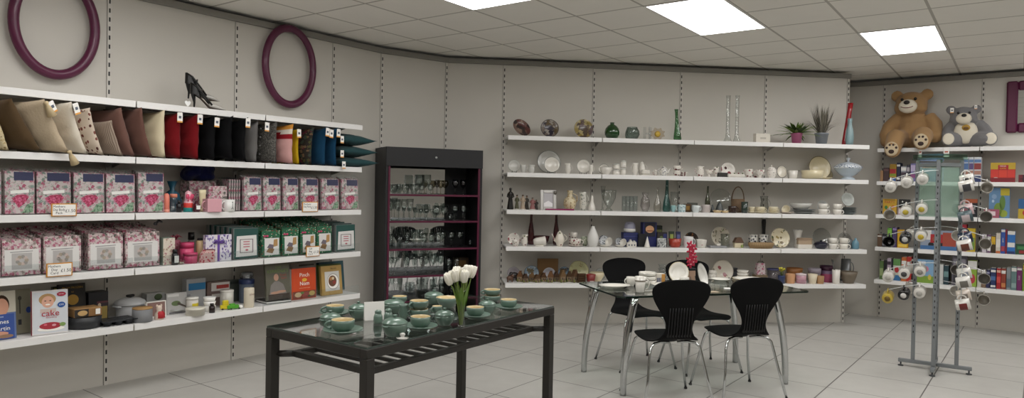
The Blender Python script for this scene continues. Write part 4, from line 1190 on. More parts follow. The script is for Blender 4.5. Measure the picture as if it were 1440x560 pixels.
bk(412, 447, 371, .2, .06, mat('8c8781', .5), 'cookbook', 'grey cookbook standing behind the bright orange one', deco=[(.3, .9, .9, .95, mat('4a4440', .6))])
bk(410.5, 444.5, 378, .08, .03, mat('c94a22', .4), 'cookbook', 'bright orange cookbook with white script title', mat('ddd8d0', .5), deco=[
    ('t', 'Pinch', .18, .52, .78, W_, .5), ('o', .52, .62, .1, .055, mat('e3b53a', .5)), ('t', 'of', .05, .52, .62, mat('c94a22', .4)), ('t', 'Nom', .18, .52, .5, W_, .45), ('t', 'comfort food recipes', .05, .52, .36, mat('e8c4a0', .5), .75),
    (.03, .97, .02, .26, mat('7d3a26', .6)), ('o', .25, .15, .14, .08, mat('c9b08a', .6)), ('o', .55, .12, .16, .09, mat('8f2f28', .6)), ('o', .82, .16, .12, .08, mat('b8a05a', .6)), ('o', .42, .2, .07, .04, mat('5d7a3a', .6)), ('o', .7, .08, .06, .03, mat('3d5a3a', .6))], lean=-.05)
bk(451, 485, 369, .24, .05, mat('27525c', .45), 'cookbook', 'teal cookbook at the back behind the tan one', spine=mat('27525c', .45))
bk(450, 481, 372.5, .17, .04, mat('4d5f2c', .45), 'cookbook', 'moss green cookbook between the teal and the tan ones', spine=mat('6a7a35', .45))
bk(453.5, 482, 374.5, .08, .03, mat('b08f4f', .5), 'cookbook', 'tan cookbook with a bowl of food on a white panel', deco=[
    ('t', 'Biscuits', .08, .6, .9, mat('2e241c', .6), .5), (.16, .86, .14, .8, mat('cfcdc8', .5)), ('o', .55, .45, .3, .28, mat('a9a49c', .5)), ('o', .55, .45, .27, .25, W_), ('o', .52, .47, .2, .19, mat('6a4630', .6)), ('o', .45, .55, .07, .06, mat('b07a48', .6)), ('o', .6, .42, .08, .06, mat('8f3a30', .6)), ('o', .55, .56, .06, .05, mat('d6c3a0', .6))])
# ================================================================== BLACK GLASS CABINET against the corner panel
KA = math.radians(25.7)
_ka, _kb = onz(543, 206, CZ + .385), onz(679, 212, CZ + .385)
KP = Vector((_ka.x, _ka.y, 0)); KW = (Vector((_kb.x, _kb.y, 0)) - KP).length; KH = CZ + .385; KD = .40
KBLK = mat('17171a', .5); KIN = mat('26272a', .5); MAR = mat('551230', .4)
KT = thing('display_cabinet', 'tall black display cabinet with maroon edged shelves full of glassware', 'cabinet', KP, KA)
def kx(v): return v
b = MB()
b.box((0, 0, 0), (.025, KD, KH), KBLK, .002).box((KW - .025, 0, 0), (KW, KD, KH), KBLK, .002)
b.box((.025, KD - .02, 0), (KW - .025, KD, KH), KIN, .002)
b.box((.025, 0, KH - .02), (KW - .025, KD - .02, KH), KBLK, .002)
b.box((.025, .0, 0), (KW - .025, KD - .02, .1), KBLK, .002)
b.part('carcass', KT)
hd = MB().box((.0, -.012, KH - .185), (KW, -.0005, KH), KBLK, .002).part('header_panel', KT)
MB().lathe([(0, 0), (.011, 0), (.011, .006), (.006, .009), (0, .009)], STEEL, 16, Tr(KW * .5, -.012, KH - .09) @ Rx(PI / 2)).part('lock', hd)
MIR = mat('d9dbdc', .02, 1.0)
MB().box((.03, KD - .024, .11), (KW * .735, KD - .0205, KH - .03), MIR, .001).part('mirror_back', KT)
for x0 in (.026, KW - .046):
    MB().box((x0, -.004, .1), (x0 + .02, .012, KH - .186), MAR, .002).part('maroon_edge', KT)
_zs = []
for py in (272.5, 309.5, 348, 385.5):
    q = onz(610, py + 3, CZ)  # height where the front row of the shelf edge lies
    Pm = KP + Vector((math.cos(KA), math.sin(KA), 0)) * (KW * .5)
    _zs.append(zpx(Pm + Vector((0, 0, 1.0)), py + 1.5))
KSH = [z for z in _zs] + [.1 + .26]
for z in KSH:
    o = MB().box((.048, .012, z - .016), (KW - .048, KD - .026, z), KBLK, .002).part('cabinet_shelf', KT)
    MB().box((.046, -.004, z - .017), (KW - .046, .0115, z + .001), MAR, .002).part('maroon_lip', o)
def kpt(x, y, z): return KP + Vector((math.cos(KA), math.sin(KA), 0)) * x + Vector((-math.sin(KA), math.cos(KA), 0)) * y + Vector((0, 0, z))
def kx_of(px, dep, z):
    lo, hi = -.2, 1.4
    for _ in range(40):
        m = (lo + hi) / 2
        if proj(kpt(m, dep, z))[0] < px: lo = m
        else: hi = m
    return (lo + hi) / 2
KG = glass('e6ecea', '59605f')
_lv = ('top', 'second', 'third', 'fourth', 'lowest')
def krow(level, kind, xs, yt, dep, wpx, what, grp, m=None):
    z = KSH[level]
    for i, px in enumerate(xs):
        x = kx_of(px, dep, z); P = kpt(x, dep + .07 * (i % 2), z + .0015)
        r = .95 * wpx * proj(P)[2] / F / 2; h = zpx(P, yt) - z
        who = ORD[i] + ' from left of ' + NUM[len(xs)] if len(xs) > 1 else 'standing alone'
        glassware(kind, P, r, h, '%s%s, %s cabinet shelf' % (what, '' if len(xs) == 1 else ', ' + who, _lv[level]), 'glass', grp, m or KG)
def fr(a, b_, n): return [a + (b_ - a) * i / (n - 1) for i in range(n)]
# top shelf
krow(0, 'bowl', (553, 573, 582), 259.5, .12, 13, 'small cut glass bowl', 'glassware in the black cabinet')
krow(0, 'goblet', (589, 602.5), 246, .2, 14, 'round bowled goblet at the back', 'glassware in the black cabinet')
krow(0, 'goblet', (586, 596, 605), 259, .07, 8, 'short stemmed glass at the front', 'glassware in the black cabinet')
krow(0, 'wine', (619.5, 629), 254, .12, 11, 'gold tinted wine glass', 'glassware in the black cabinet', glass('cfc7ae', '5a5348'))
krow(0, 'wine', (640, 654.5), 253, .1, 10, 'dark stemmed wine glass', 'glassware in the black cabinet', glass('b9b4b6', '3d3a3c'))
# second shelf
krow(1, 'wine', fr(548.5, 568, 5), 280.5, .1, 9, 'round wine glass', 'glassware in the black cabinet')
krow(1, 'flute', (576.5,), 280, .1, 10, 'tall straight beer glass', 'glassware in the black cabinet')
krow(1, 'coupe', fr(583, 607, 7), 294, .1, 7, 'small liqueur glass', 'glassware in the black cabinet')
krow(1, 'goblet', fr(613, 625, 3), 289.5, .1, 11, 'squat brandy glass', 'glassware in the black cabinet')
krow(1, 'bowl', (633,), 300, .14, 9, 'tiny glass dish', 'glassware in the black cabinet')
krow(1, 'wine', fr(639, 657, 4), 288, .1, 8, 'slim wine glass at the right', 'glassware in the black cabinet')
# third shelf
krow(2, 'tumbler', fr(550, 566, 4), 329, .08, 7, 'cut tumbler', 'glassware in the black cabinet')
krow(2, 'flute', fr(572, 592, 5), 323, .12, 7, 'narrow champagne flute', 'glassware in the black cabinet')
krow(2, 'goblet', fr(596, 616, 5), 328, .09, 8, 'heavy cut goblet', 'glassware in the black cabinet')
krow(2, 'wine', fr(622, 652, 6), 325, .12, 8, 'small wine glass to the right', 'glassware in the black cabinet')
krow(2, 'tumbler', (661,), 336, .12, 6, 'lone small tumbler near the right side', 'glassware in the black cabinet')
# fourth shelf
krow(3, 'coupe', (550, 557), 362, .1, 9, 'cut sherry glass', 'glassware in the black cabinet')
krow(3, 'flute', fr(571, 592, 5), 357, .12, 7, 'slender cut flute', 'glassware in the black cabinet')
krow(3, 'wine', fr(598, 624, 6), 357, .11, 8, 'cut crystal wine glass', 'glassware in the black cabinet')
krow(3, 'goblet', fr(630, 642, 3), 361, .1, 8, 'cut crystal goblet right of the wine glasses', 'glassware in the black cabinet')
# lowest shelf, partly behind the green pottery
krow(4, 'flute', (556, 565), 392, .1, 8, 'tall frosted flute', 'glassware in the black cabinet', glass('f2f4f3', 'a9adad'))
krow(4, 'wine', (573, 582), 397, .1, 8, 'clear wine glass beside the flutes', 'glassware in the black cabinet')
for i in range(5):
    z = KSH[4]; P = kpt(kx_of(594, .16, z), .16, z + .001 + .014 * i)
    plate_flat('grey glass plate, %s from the bottom of the cabinet stack' % ORD[i], P, .075, glass('c9cfcd', '4c5251'), None, 'glass plates in the black cabinet', 'glass_plate', 'plate')
krow(4, 'bowl', (612,), 401, .13, 14, 'wide glass bowl behind the green tureen', 'glassware in the black cabinet')
krow(4, 'tumbler', fr(621, 641, 4), 399, .12, 8, 'cut whisky tumbler behind the tulips', 'glassware in the black cabinet')
P = kpt(kx_of(649, .24, KSH[3]), .24, KSH[3] + .0015)
T = thing('gift_box', 'dark brown and gold carton on the right of the fourth cabinet shelf', 'box', P, KA)
MB().box((-.08, 0, 0), (.08, .06, .14), mat('3a2a18', .5), .003).part('carton', T)
MB().quad(-.06, .05, .03, .11, -.001, mat('6b4f22', .5)).part('printed_front', T)
# ================================================================== BACK WALL
BZ = rz('B')
CH = mat('d9d5cc', .25, coat=.5)          # white china
CHG = mat('c4c3bd', .25, coat=.5)         # greyish china
CHC = mat('d2c6a4', .3, coat=.4)          # cream china
ROSEP = pat('dcd7ce', ['7d2430', '5d2a2c', '8c4a4c', '6d6f52'], 34, .36, .3, .02, coat=.4)
ROSEF = pat('dcd7ce', ['8a2a36', 'a34a52', '6b7a55'], 60, .3, .3, .02, coat=.4)
BLUEP = pat('c3c8cc', ['4a5a74', '6c7c94', '3b4a66'], 60, .42, .3, .02, coat=.4)
GREYR = mat('6d6a62', .35, coat=.3)
def q(lev, x0, x1, yt, dep): return rnd('B', lev, x0, x1, yt, dep)
def bplate(lev, x0, x1, yt, dep, m, rim, label, **k):
    P, w, h = q(lev, x0, x1, yt, dep)
    return plate_standing(label, 'plate', P, w / 2, m, rim, BZ + k.pop('turn', 0), **k)
def bcup(lev, x0, x1, yt, dep, m, label, cat='cup', ang=0, mi=None, foot=.6, belly=1., hand=True, group=None, nm='cup', out=.5, dz=0):
    P, w, h = q(lev, x0, x1, yt, dep)
    if dz: h -= dz
    k = 1.35 if hand and abs(math.cos(ang)) > .5 else 1
    T = thing(nm, label, cat, P + Vector((0, 0, dz)), BZ, group)
    cup(T, w / 2 / k, h, m, mi, ang, foot, belly, hand, out=out)
    return T
def bvase(lev, x0, x1, yt, dep, pr, m, label, nm='vase', cat='vase', mi=None, group=None, **k):
    P, w, h = q(lev, x0, x1, yt, dep)
    return vase(nm, label, cat, P, hollow([(r * w / 2, z * h) for r, z in pr], m, .003, mi), m, BZ, group=group, **k)
def bbox(lev, x0, x1, yt, dep, faces, label, nm='box', cat='box', d=.08, deco=None, turn=0, group=None):
    P, w, h = fit('B', lev, x0, x1, yt, dep)
    return box_thing(nm, label, cat, P, w, h, d, faces, BZ + turn, group, deco=deco)
def blid(lev, x0, x1, yt, dep, m, label, nm='sugar_bowl', cat='bowl', lugs=True, lidm=None, group=None):
    P, w, h = q(lev, x0, x1, yt, dep)
    T = thing(nm, label, cat, P, BZ, group)
    lidded(T, w / (2.25 if lugs else 2), h, m, True, lugs, lidm)
    return T

# ---------------- top shelf
b = bplate(1, 718.5, 746, 166, .2, pat('4a342c', ['6d5248', '2e2020', '8a7466', '5a2f2c'], 22, .8, .35, .06, coat=.4), None, 'ragged brown marbled dish tilted at the left end of the top shelf', lean=.5, turn=.5, oval=1.05, name='dish')
bplate(1, 759.5, 785.5, 169, .2, pat('4d443c', ['70655c', '2a2230', '9a948c', '5b4a2c'], 22, .8, .35, .06, coat=.4), mat('38302c', .4), 'round brown and grey marbled dish on the top shelf', name='dish')
bplate(1, 806.5, 834, 169, .2, pat('6a5a34', ['8c7a3c', '4a3a2c', 'a89a6c', '5c4a4c'], 22, .8, .35, .06, coat=.4), None, 'round gold and brown marbled dish on the top shelf', name='dish')
GRG = glass('2f7a2a', '0c2a0e')
bvase(1, 850, 871, 172.5, .15, [(.45, 0), (.75, .06), (.97, .25), (1, .42), (.9, .62), (.6, .8), (.3, .87), (.27, .9), (.27, .96), (.32, .98), (.3, 1)], mat('0f3d10', .12, coat=.8), 'round dark green glass bottle with a short neck', 'glass_bottle', 'bottle')
bvase(1, 878, 898.5, 179, .15, [(.6, 0), (.85, .1), (1, .4), (.95, .65), (.75, .9), (.7, 1)], glass('9fb3ac', '46544f'), 'squat grey glass vase with a slanted rim', wob=lambda a, r, z: 1 + .1 * math.sin(a + z * 20))
P, w, h = fit('B', 1, 905, 916, 179, .16)
T = thing('letter_ornament', 'clear letter H ornament beside the yellow star one', 'ornament', P, BZ)
lg = glass('eceff0', 'a9aead')
MB().box((-w / 2, 0, 0), (-w * .2, .02, h), lg, .002).box((w * .2, 0, 0), (w / 2, .02, h), lg, .002).box((-w * .2, .002, h * .4), (w * .2, .018, h * .58), lg, .002).part('letter', T)
P, w, h = fit('B', 1, 908, 918, 177, .22)
T = thing('glass_ornament', 'small clear swirled ornament behind the letter H', 'ornament', P, BZ)
MB().tube([(0, 0, 0), (.004, 0, h * .4), (-.006, 0, h * .8), (0, 0, h)], [.012, .008, .006, .002], lg, 8).part('swirl', T)
P, w, h = fit('B', 1, 914, 936, 179, .15)
T = thing('star_ornament', 'clear star shaped ornament with a yellow centre', 'ornament', P, BZ)
st = []
for i in range(16):
    a = 2 * PI * i / 16; rr = (.5 if i % 2 else .36)
    st.append((math.cos(a) * w * rr, h * .5 + math.sin(a) * h * rr))
MB().prism(st, 0, .025, glass('e9dcc8', 'b49a8a')).part('star', T)
MB().ell((0, .01, h * .48), (w * .2, .014, h * .24), mat('c9a93c', .3), 12).part('yellow_centre', T)
bvase(1, 947, 958.5, 154, .15, [(.8, 0), (1, .06), (.85, .2), (.55, .45), (.4, .7), (.38, .9), (.5, 1)], glass('4fae62', '1d5a2c'), 'tall twisted green glass vase on the top shelf', X=Matrix(((1, 0, -.06, 0), (0, 1, 0, 0), (0, 0, 1, 0), (0, 0, 0, 1))))
for x0, x1, lab in ((1016.5, 1029.5, 'left of two tall clear glass vases on the top shelf'), (1029.5, 1042, 'right of two tall clear glass vases on the top shelf')):
    bvase(1, x0, x1, 134.5, .14, [(.95, 0), (.9, .02), (.55, .1), (.42, .2), (.42, .93), (.5, 1)], glass('eef0ef', '8d9290'), lab, group='tall clear vases')
bbox(1, 1063, 1083, 188, .1, mat('d6d0c4', .6), 'small white carton on the top shelf left of the plants', deco=[(.3, .7, .4, .6, mat('b5afa4', .6))], d=.07)
random.seed(11)
def pot_plant(label, lev, x0, x1, ypot, dep, potm, leaves, name='potted_plant', mleaf=None, soil=mat('3a2f26', .9)):
    P, w, h = q(lev, x0, x1, ypot, dep)
    T = thing(name, label, 'plant', P, BZ)
    MB().lathe([(0, 0), (w * .36, 0), (w * .46, h * .85), (w * .5, h * .86), (w * .5, h), (w * .45, h), (w * .43, h * .86), (0, h * .84)], potm, 24).part('pot', T)
    leaves(T, w, h, P)
    return T
def blade(b, base, d, L, wd, m, droop=.6, n=5):
    """one leaf blade arching out along d"""
    vs, fs = [], []
    side = Vector((-d.y, d.x, 0)).normalized() if abs(d.x) + abs(d.y) > 1e-4 else Vector((1, 0, 0))
    for i in range(n + 1):
        t = i / n
        p = Vector(base) + d * (L * t) - Vector((0, 0, droop * L * t * t))
        k = wd * (math.sin(PI * min(1, .15 + t * .85)) + .05)
        vs += [p - side * k, p + Vector((0, 0, k * .3)), p + side * k]
    for i in range(n):
        for j in (0, 1):
            fs.append([3 * i + j, 3 * i + j + 1, 3 * i + 4 + j, 3 * i + 3 + j])
    b.add(vs, fs, m, True)
def fern(T, w, h, P):
    g = [mat('56702c', .6), mat('6f8a34', .6), mat('40562a', .6)]
    b = MB()
    for i in range(70):
        a = random.uniform(0, 2 * PI); e = random.uniform(.05, 1.2)
        d = Vector((math.cos(a) * math.cos(e), math.sin(a) * .75 * math.cos(e), math.sin(e)))
        blade(b, (math.cos(a) * .01, math.sin(a) * .01, h * .88), d, (.19 + .13 * max(0, 1 - e)) * random.uniform(.85, 1.1), .015, g[i % 3], random.uniform(.1, .35))
    o = b.part('foliage', T); o['kind'] = 'stuff'
pot_plant('pink pot with a green leafy plant on the top shelf', 1, 1112, 1128, 187.5, .13, mat('a8587c', .4), fern)
def grass(T, w, h, P):
    g = [mat('6a665c', .8), mat('8a8476', .8), mat('55524a', .8)]
    b = MB()
    for i in range(190):
        a = random.uniform(0, 2 * PI); e = random.choice((1.45, 1.36, 1.26, 1.15, .95)) + random.uniform(-.06, .06)
        d = Vector((math.cos(a) * math.cos(e), math.sin(a) * .6 * math.cos(e), math.sin(e)))
        blade(b, (math.cos(a) * .03, math.sin(a) * .03, h * .85), d, random.uniform(.24, .4), .0032, g[i % 3], .08 if e > 1.15 else .45, 4)
    o = b.part('grass_blades', T); o['kind'] = 'stuff'
pot_plant('grey pot of dry ornamental grass on the top shelf', 1, 1145.5, 1164.5, 187.5, .15, mat('7b8086', .4), grass)
bvase(1, 1183.5, 1191.5, 145, .1, [(1, 0), (1, .1), (.9, .4), (.8, .8), (.95, 1)], mat('8c0f1b', .2, coat=.4), 'tall slim red vase leaning right beside the blue grey one', X=Matrix(((1, 0, .13, 0), (0, 1, 0, 0), (0, 0, 1, 0), (0, 0, 0, 1))))
bvase(1, 1189, 1200, 167, .04, [(.85, 0), (.95, .15), (1, .3), (.85, .55), (.5, .75), (.5, .9), (.6, 1)], mat('7d969a', .35, coat=.3), 'pale blue grey bottle vase at the right end of the top shelf')

# ---------------- second shelf: china sets
bplate(2, 714, 731.5, 222, .17, CHG, mat('9da098', .3), 'small white plate on a stand at the left end of the second shelf', stand=True)
bcup(2, 732, 740, 232, .12, CHG, 'small white egg cup beside the left end plate', ang=PI / 2, hand=False, nm='egg_cup')
P, w, h = q(2, 740, 754, 232, .1); T = thing('gravy_boat', 'white gravy boat left of the octagonal platter', 'jug', P, BZ); jug(T, w * .36, h, CHG, 1)
bplate(2, 754.5, 788, 212.5, .31, CHG, mat('8a8c85', .3), 'large white platter with a grey rim on the second shelf')
bplate(2, 764, 787, 220.5, .15, CH, mat('7d8078', .3), 'smaller rimmed plate in front of the large platter', stand=True)
P, w, h = q(2, 792, 805, 230, .12); T = thing('cream_jug', 'white cream jug right of the large platter', 'jug', P, BZ); jug(T, w * .33, h, CH, -1)
bplate(2, 810, 830, 223.5, .2, CH, mat('a3a39a', .3), 'white plate on a stand behind the small cream cup', stand=True)
bcup(2, 827, 835, 232, .08, CH, 'small cream cup in front of the stand plate', ang=0)
bplate(2, 841.5, 857, 218.5, .26, CH, mat('76786e', .3), 'white side plate propped up behind the deep white bowl', lean=.3, turn=-.3)
bvase(2, 843, 861, 235.5, .12, [(.45, 0), (.5, .06), (.85, .5), (1, 1)], CH, 'deep white bowl at the shelf joint', 'bowl', 'bowl')
for i, (x0, x1, yt, lab) in enumerate(((861, 871.5, 230, 'low stack of two white ramekins with grey bands'), (872, 880.5, 225.5, 'tall stack of two white egg coddlers'))):
    P, w, h = q(2, x0, x1, yt, .12)
    for k in (0, 1):
        T = thing('lidded_pot', ('lower' if k == 0 else 'upper') + ' pot of the ' + lab, 'pot', P + Vector((0, 0, k * h * .5)), BZ)
        MB().lathe([(0, 0), (w * .42, 0), (w * .46, h * .05), (w * .46, h * .36), (0, h * .36)], CH, 22).part('pot', T)
        MB().lathe([(w * .47, h * .36), (w * .5, h * .38), (w * .46, h * .44), (0, h * .495)], CHG, 22).part('lid', T)
P, w, h = q(2, 888, 897.5, 229.5, .11); T = thing('milk_jug', 'white straight milk jug left of the white teapot', 'jug', P, BZ); jug(T, w * .45, h, CH, 1)
P, w, h = q(2, 894, 911, 226.5, .18); T = thing('teapot', 'white teapot behind the butter dish', 'teapot', P, BZ); teapot(T, w * .3, h, CH, -1, None, True)
P, w, h = fit('B', 2, 901, 914.5, 239, .07); T = thing('butter_dish', 'white covered butter dish in front of the teapot', 'dish', P, BZ)
MB().box((-w / 2, -.03, 0), (w / 2, .04, .008), CH, .003).part('dish', T); MB().box((-w * .42, -.024, .008), (w * .42, .034, h), CH, .012).part('cover', T)
P, w, h = q(2, 925, 941.5, 233.5, .12); T = thing('teapot', 'round white teapot with dark blue leaf print', 'teapot', P, BZ); teapot(T, w * .34, h, pat('dcd9d2', ['2f3a55', '4a5470'], 55, .34, .3, .02, coat=.4), 1)
bcup(2, 918, 926, 239, .16, ROSEF, 'small rose cup left of the leaf print teapot', ang=PI)
for k, (yt, lab) in enumerate(((240, 'lower rose cup of the stack by the shelf joint'), (233.5, 'upper rose cup of the stack by the shelf joint'))):
    bcup(2, 945, 959, yt, .12, ROSEP, lab, ang=0, foot=.55, dz=0 if k == 0 else .058)
P, w, h = q(2, 955, 966, 240, .14)
for i in range(3): saucer('rose saucer, %s of three beside the rose cup stack' % ('lowest', 'middle', 'top')[i], P + Vector((0, 0, i * .014)), w * .55, ROSEP, 'rose saucers')
P, w, h = q(2, 977, 992, 234, .1); T = thing('milk_jug', 'cream jug printed with dark red roses', 'jug', P, BZ); jug(T, w * .36, h, ROSEP, 1)
bvase(2, 991, 1003, 239, .1, [(.5, 0), (.5, .05), (.25, .2), (.3, .35), (.85, .6), (1, 1)], ROSEP, 'footed rose printed bowl', 'footed_bowl', 'bowl')
bcup(2, 1002, 1012, 235, .12, ROSEP, 'rose cup left of the propped rose plate', ang=PI)
bbox(2, 1010, 1023.5, 243, .07, {'*': mat('2d2b27', .6)}, 'small dark wooden stand under the rose plate', 'display_stand', 'stand', .05)
bplate(2, 1012.5, 1033.5, 226.5, .2, pat('dcd7cf', ['7a2530', '4a2a2a', '8f4a4c'], 22, .4, .3, .02, coat=.4), None, 'rose rimmed plate standing up on the second shelf', depth=.012)
P, w, h = fit('B', 2, 1023, 1047, 243, .07); T = thing('toast_rack_dish', 'long white dish with rose buds along its rim', 'dish', P, BZ)
MB().box((-w / 2, -.02, 0), (w / 2, .05, h * .75), CH, .01).part('dish', T)
b = MB()
for i in range(4): b.ell((-w * .36 + i * w * .24, -.01, h * .85), (.009, .006, .008), mat(('7d2a33', '5d6a45')[i % 2], .5), 8)
b.part('rose_buds', T)
bcup(2, 1045, 1060, 238, .12, ROSEP, 'wide rose cup left of two rose bowls', ang=PI, foot=.5)
bvase(2, 1057, 1070, 240, .22, [(.5, 0), (.55, .05), (.9, .55), (1, 1)], ROSEP, 'shallow rose bowl behind the footed one', 'bowl', 'bowl')
bvase(2, 1062, 1075, 239, .09, [(.45, 0), (.42, .1), (.3, .25), (.85, .6), (1, 1)], ROSEP, 'footed rose bowl left of the white ginger jar', 'footed_bowl', 'bowl')
blid(2, 1078, 1091.5, 232.5, .1, pat('dcd7cf', ['8f4a52', '66706a'], 60, .22, .3, .02, coat=.4), 'white ginger jar with sprig print', 'ginger_jar', 'jar', False)
bplate(2, 1089.5, 1108, 225, .16, mat('cfc9bb', .3, coat=.4), mat('4a4a46', .4), 'oval white plate with dark grey rim leaning at the shelf joint', oval=.75, lean=.35, turn=-.25, well=.8)
P, w, h = q(2, 1105, 1123, 240, .1); T = thing('sauce_boat', 'white square handled dish left of the big cream plate', 'dish', P, BZ)
MB().lathe(hollow([(w * .3, 0), (w * .34, h * .1), (w * .42, h)], CH), CH, 4, Rz(PI / 4)).part('dish', T)
MB().tube([(-w * .28, 0, h * .9), (w * .5, 0, h), (w * .62, 0, h * .98)], .004, GREYR, 6).part('grey_rim_handle', T)
bplate(2, 1134.5, 1168, 221.5, .31, CHC, mat('7d7358', .35), 'big cream plate standing behind the cream bowl', depth=.02)
bvase(2, 1127, 1157, 240, .1, [(.5, 0), (.9, .1), (.95, .5), (1, 1)], CHC, 'wide straight cream bowl in front of the cream plate', 'bowl', 'bowl')
P, w, h = q(2, 1136, 1167, 245, .13); P = P + wdir('B')[0] * .06; plate_flat('flat cream dinner plate right of the wide cream bowl', P, w * .36, CHC, None, None)
bplate(2, 1156, 1170, 227, .36, CHC, mat('6d5a44', .35), 'second cream plate peeping out behind the big one', depth=.02)
P, w, h = q(2, 1171, 1213, 221, .16); T = thing('soup_tureen', 'blue and white footed soup tureen with a lid', 'tureen', P, BZ)
MB().lathe([(0, 0), (w * .24, 0), (w * .22, h * .06), (w * .13, h * .14), (w * .28, h * .26), (w * .42, h * .46), (w * .43, h * .52), (0, h * .5)], mat('a9b5bf', .3, coat=.4), 28).part('bowl', T)
l = MB().lathe([(w * .44, h * .5, BLUEP), (w * .45, h * .56, BLUEP), (w * .36, h * .66, BLUEP), (w * .2, h * .74), (w * .06, h * .78), (0, h * .78)], mat('aab3bd', .3, coat=.4), 28).part('lid', T)
MB().lathe([(w * .05, h * .77), (w * .03, h * .84), (w * .07, h * .93), (0, h)], mat('b9bfc6', .3), 12).part('knob', l)
for s in (-1, 1): MB().tube([(s * w * .4, -.02, h * .5), (s * w * .5, -.01, h * .55), (s * w * .5, .01, h * .55), (s * w * .4, .02, h * .5)], .006, BLUEP, 8).part('lug', T)

# ---------------- middle shelf: figurines, glass, mugs
def statuette(label, lev, x0, x1, yt, dep, robe, skin, hat=None, base=None, arm=True, kids=0):
    P, w, h = q(lev, x0, x1, yt, dep)
    T = thing('figurine', label, 'figurine', P, BZ)
    b = MB()
    b.lathe([(0, 0), (w * .48, 0), (w * .46, h * .05), (w * .36, h * .3), (w * .28, h * .5), (w * .36, h * .68), (w * .3, h * .78), (w * .1, h * .83), (0, h * .84)], robe, 16, None, lambda a, r, z: 1 + .06 * math.sin(6 * a), (1, .8))
    if arm:
        for s in (-1, 1): b.tube([(s * w * .32, 0, h * .74), (s * w * .46, -w * .1, h * .58), (s * w * .1, -w * .34, h * .52)], [w * .1, w * .09, w * .06], robe, 8)
    b.part('robed_body', T)
    MB().ell((0, -w * .02, h * .91), (w * .17, w * .17, h * .09), skin, 12).part('head', T)
    MB().lathe([(w * .19, h * .9), (w * .18, h * .97), (w * .06, h), (0, h)], hat or mat('3a2a20', .7), 12).part('hair', T)
    if base: MB().lathe([(0, 0), (w * .55, 0), (w * .55, h * .05), (0, h * .05)], base, 16).part('base', T)
    return T
bronze = mat('1d1a17', .4, .3)
statuette('tall dark bronze lady figurine at the left end of the middle shelf', 3, 712.5, 722.5, 264, .13, bronze, bronze, bronze)
statuette('small green clad figurine beside the tall bronze lady', 3, 723.5, 730, 274, .12, mat('4b4a33', .6), mat('a88a70', .6), None, CH)
statuette('cream robed figurine third from the left on the middle shelf', 3, 731, 739, 274, .11, mat('a59480', .5), mat('bfa58c', .6), mat('5d4a3a', .6), CH)
statuette('dark coated figurine behind the cream robed one', 3, 737, 744, 275, .18, mat('3d3830', .6), mat('a88a70', .6))
statuette('pink dressed lady figurine with a parasol left of the silver frame', 3, 744.5, 753, 278, .12, mat('8c5c5a', .5), mat('b89a86', .6), mat('3a2a24', .6), CH)
statuette('tiny dark figurine touching the pink dressed lady', 3, 751, 757, 281, .15, mat('2f2823', .6), mat('9a7a64', .6))
P, w, h = fit('B', 3, 760, 782.5, 267, .12); T = thing('picture_frame', 'silver picture frame with a white mount on the middle shelf', 'frame', P, (-.12, 0, BZ))
sv = mat('b4b2ae', .3, .6)
b = MB()
for a in ((-w / 2, -w * .3, 0, h), (w * .3, w / 2, 0, h), (-w * .3, w * .3, 0, h * .16), (-w * .3, w * .3, h * .84, h)): b.box((a[0], 0, a[2]), (a[1], .018, a[3]), sv, .003)
b.part('frame_border', T)
MB().box((-w * .3, .008, h * .16), (w * .3, .012, h * .84), mat('b7b5b8', .5), .0005).prism([(-w * .28, h * .16), (w * .27, h * .16), (w * .27, h * .32), (0, h * .46), (-w * .28, h * .34)], .006, .0079, mat('f0eff0', .5)).part('mount', T)
MB().ell((w * .42, -.006, h * .86), (w * .1, .008, h * .1), mat('6a655c', .4, .5), 10).part('corner_ornament', T)
bbox(3, 768, 807.5, 294, .04, mat('8a1f55', .5), 'long flat magenta box lying below the cream vase', d=.06)
P, w, h = q(3, 791, 811, 268, .15); T = thing('jug', 'tall cream jug with a raised flower pattern', 'jug', P, BZ)
cj = pat('cbbd9c', ['a8895a', 'b8a47a', '8f7a55'], 45, .4, .35, .02, coat=.3)
MB().lathe(hollow([(w * .3, 0), (w * .32, h * .06), (w * .47, h * .3), (w * .4, h * .55), (w * .19, h * .7), (w * .18, h * .92), (w * .24, h)], cj), cj, 24).part('body', T)
MB().tube([(w * .2, 0, h * .85), (w * .5, 0, h * .75), (w * .52, 0, h * .5), (w * .4, 0, h * .35)], .006, cj, 8).part('handle', T)
P, w, h = q(3, 812.5, 827, 270, .13); T = thing('jug', 'white jug with grey flower spray right of the cream jug', 'jug', P, BZ); jug(T, w * .38, h, pat('cfccc2', ['6d7468', '8a8f86'], 40, .3, .3, .03, coat=.4), -1)
bvase(3, 827, 837.5, 275, .1, [(.95, 0), (1, .06), (.85, .3), (.5, .5), (.4, .65), (.35, .85), (.2, 1)], CH, 'white bell shaped bottle at the shelf joint', 'bottle', 'bottle')
bvase(3, 845, 867, 267, .14, [(.45, 0), (.5, .03), (.2, .15), (.55, .35), (.85, .6), (.9, .85), (1, 1)], glass('e4e7e4', '5d625e'), 'ornate clear glass vase with scalloped rim', wob=lambda a, r, z: 1 + .1 * math.sin(7 * a))
bvase(3, 843.5, 851.5, 262, .25, [(.9, 0), (.4, .05), (.35, .5), (.9, 1)], glass('eceeec', '8d918f'), 'slim clear glass vase behind the ornate one')
for i in range(4): bvase(3, 874 + i * 5.3, 880.5 + i * 5.3, 276, .1 + .05 * (i % 2), [(.9, 0), (.95, .03), (1, 1)], glass('dfe6e6', '6f7a7a'), 'tall clear tumbler, %s from the left of four' % ORD[i], 'tumbler', 'glass', group='tall clear tumblers')
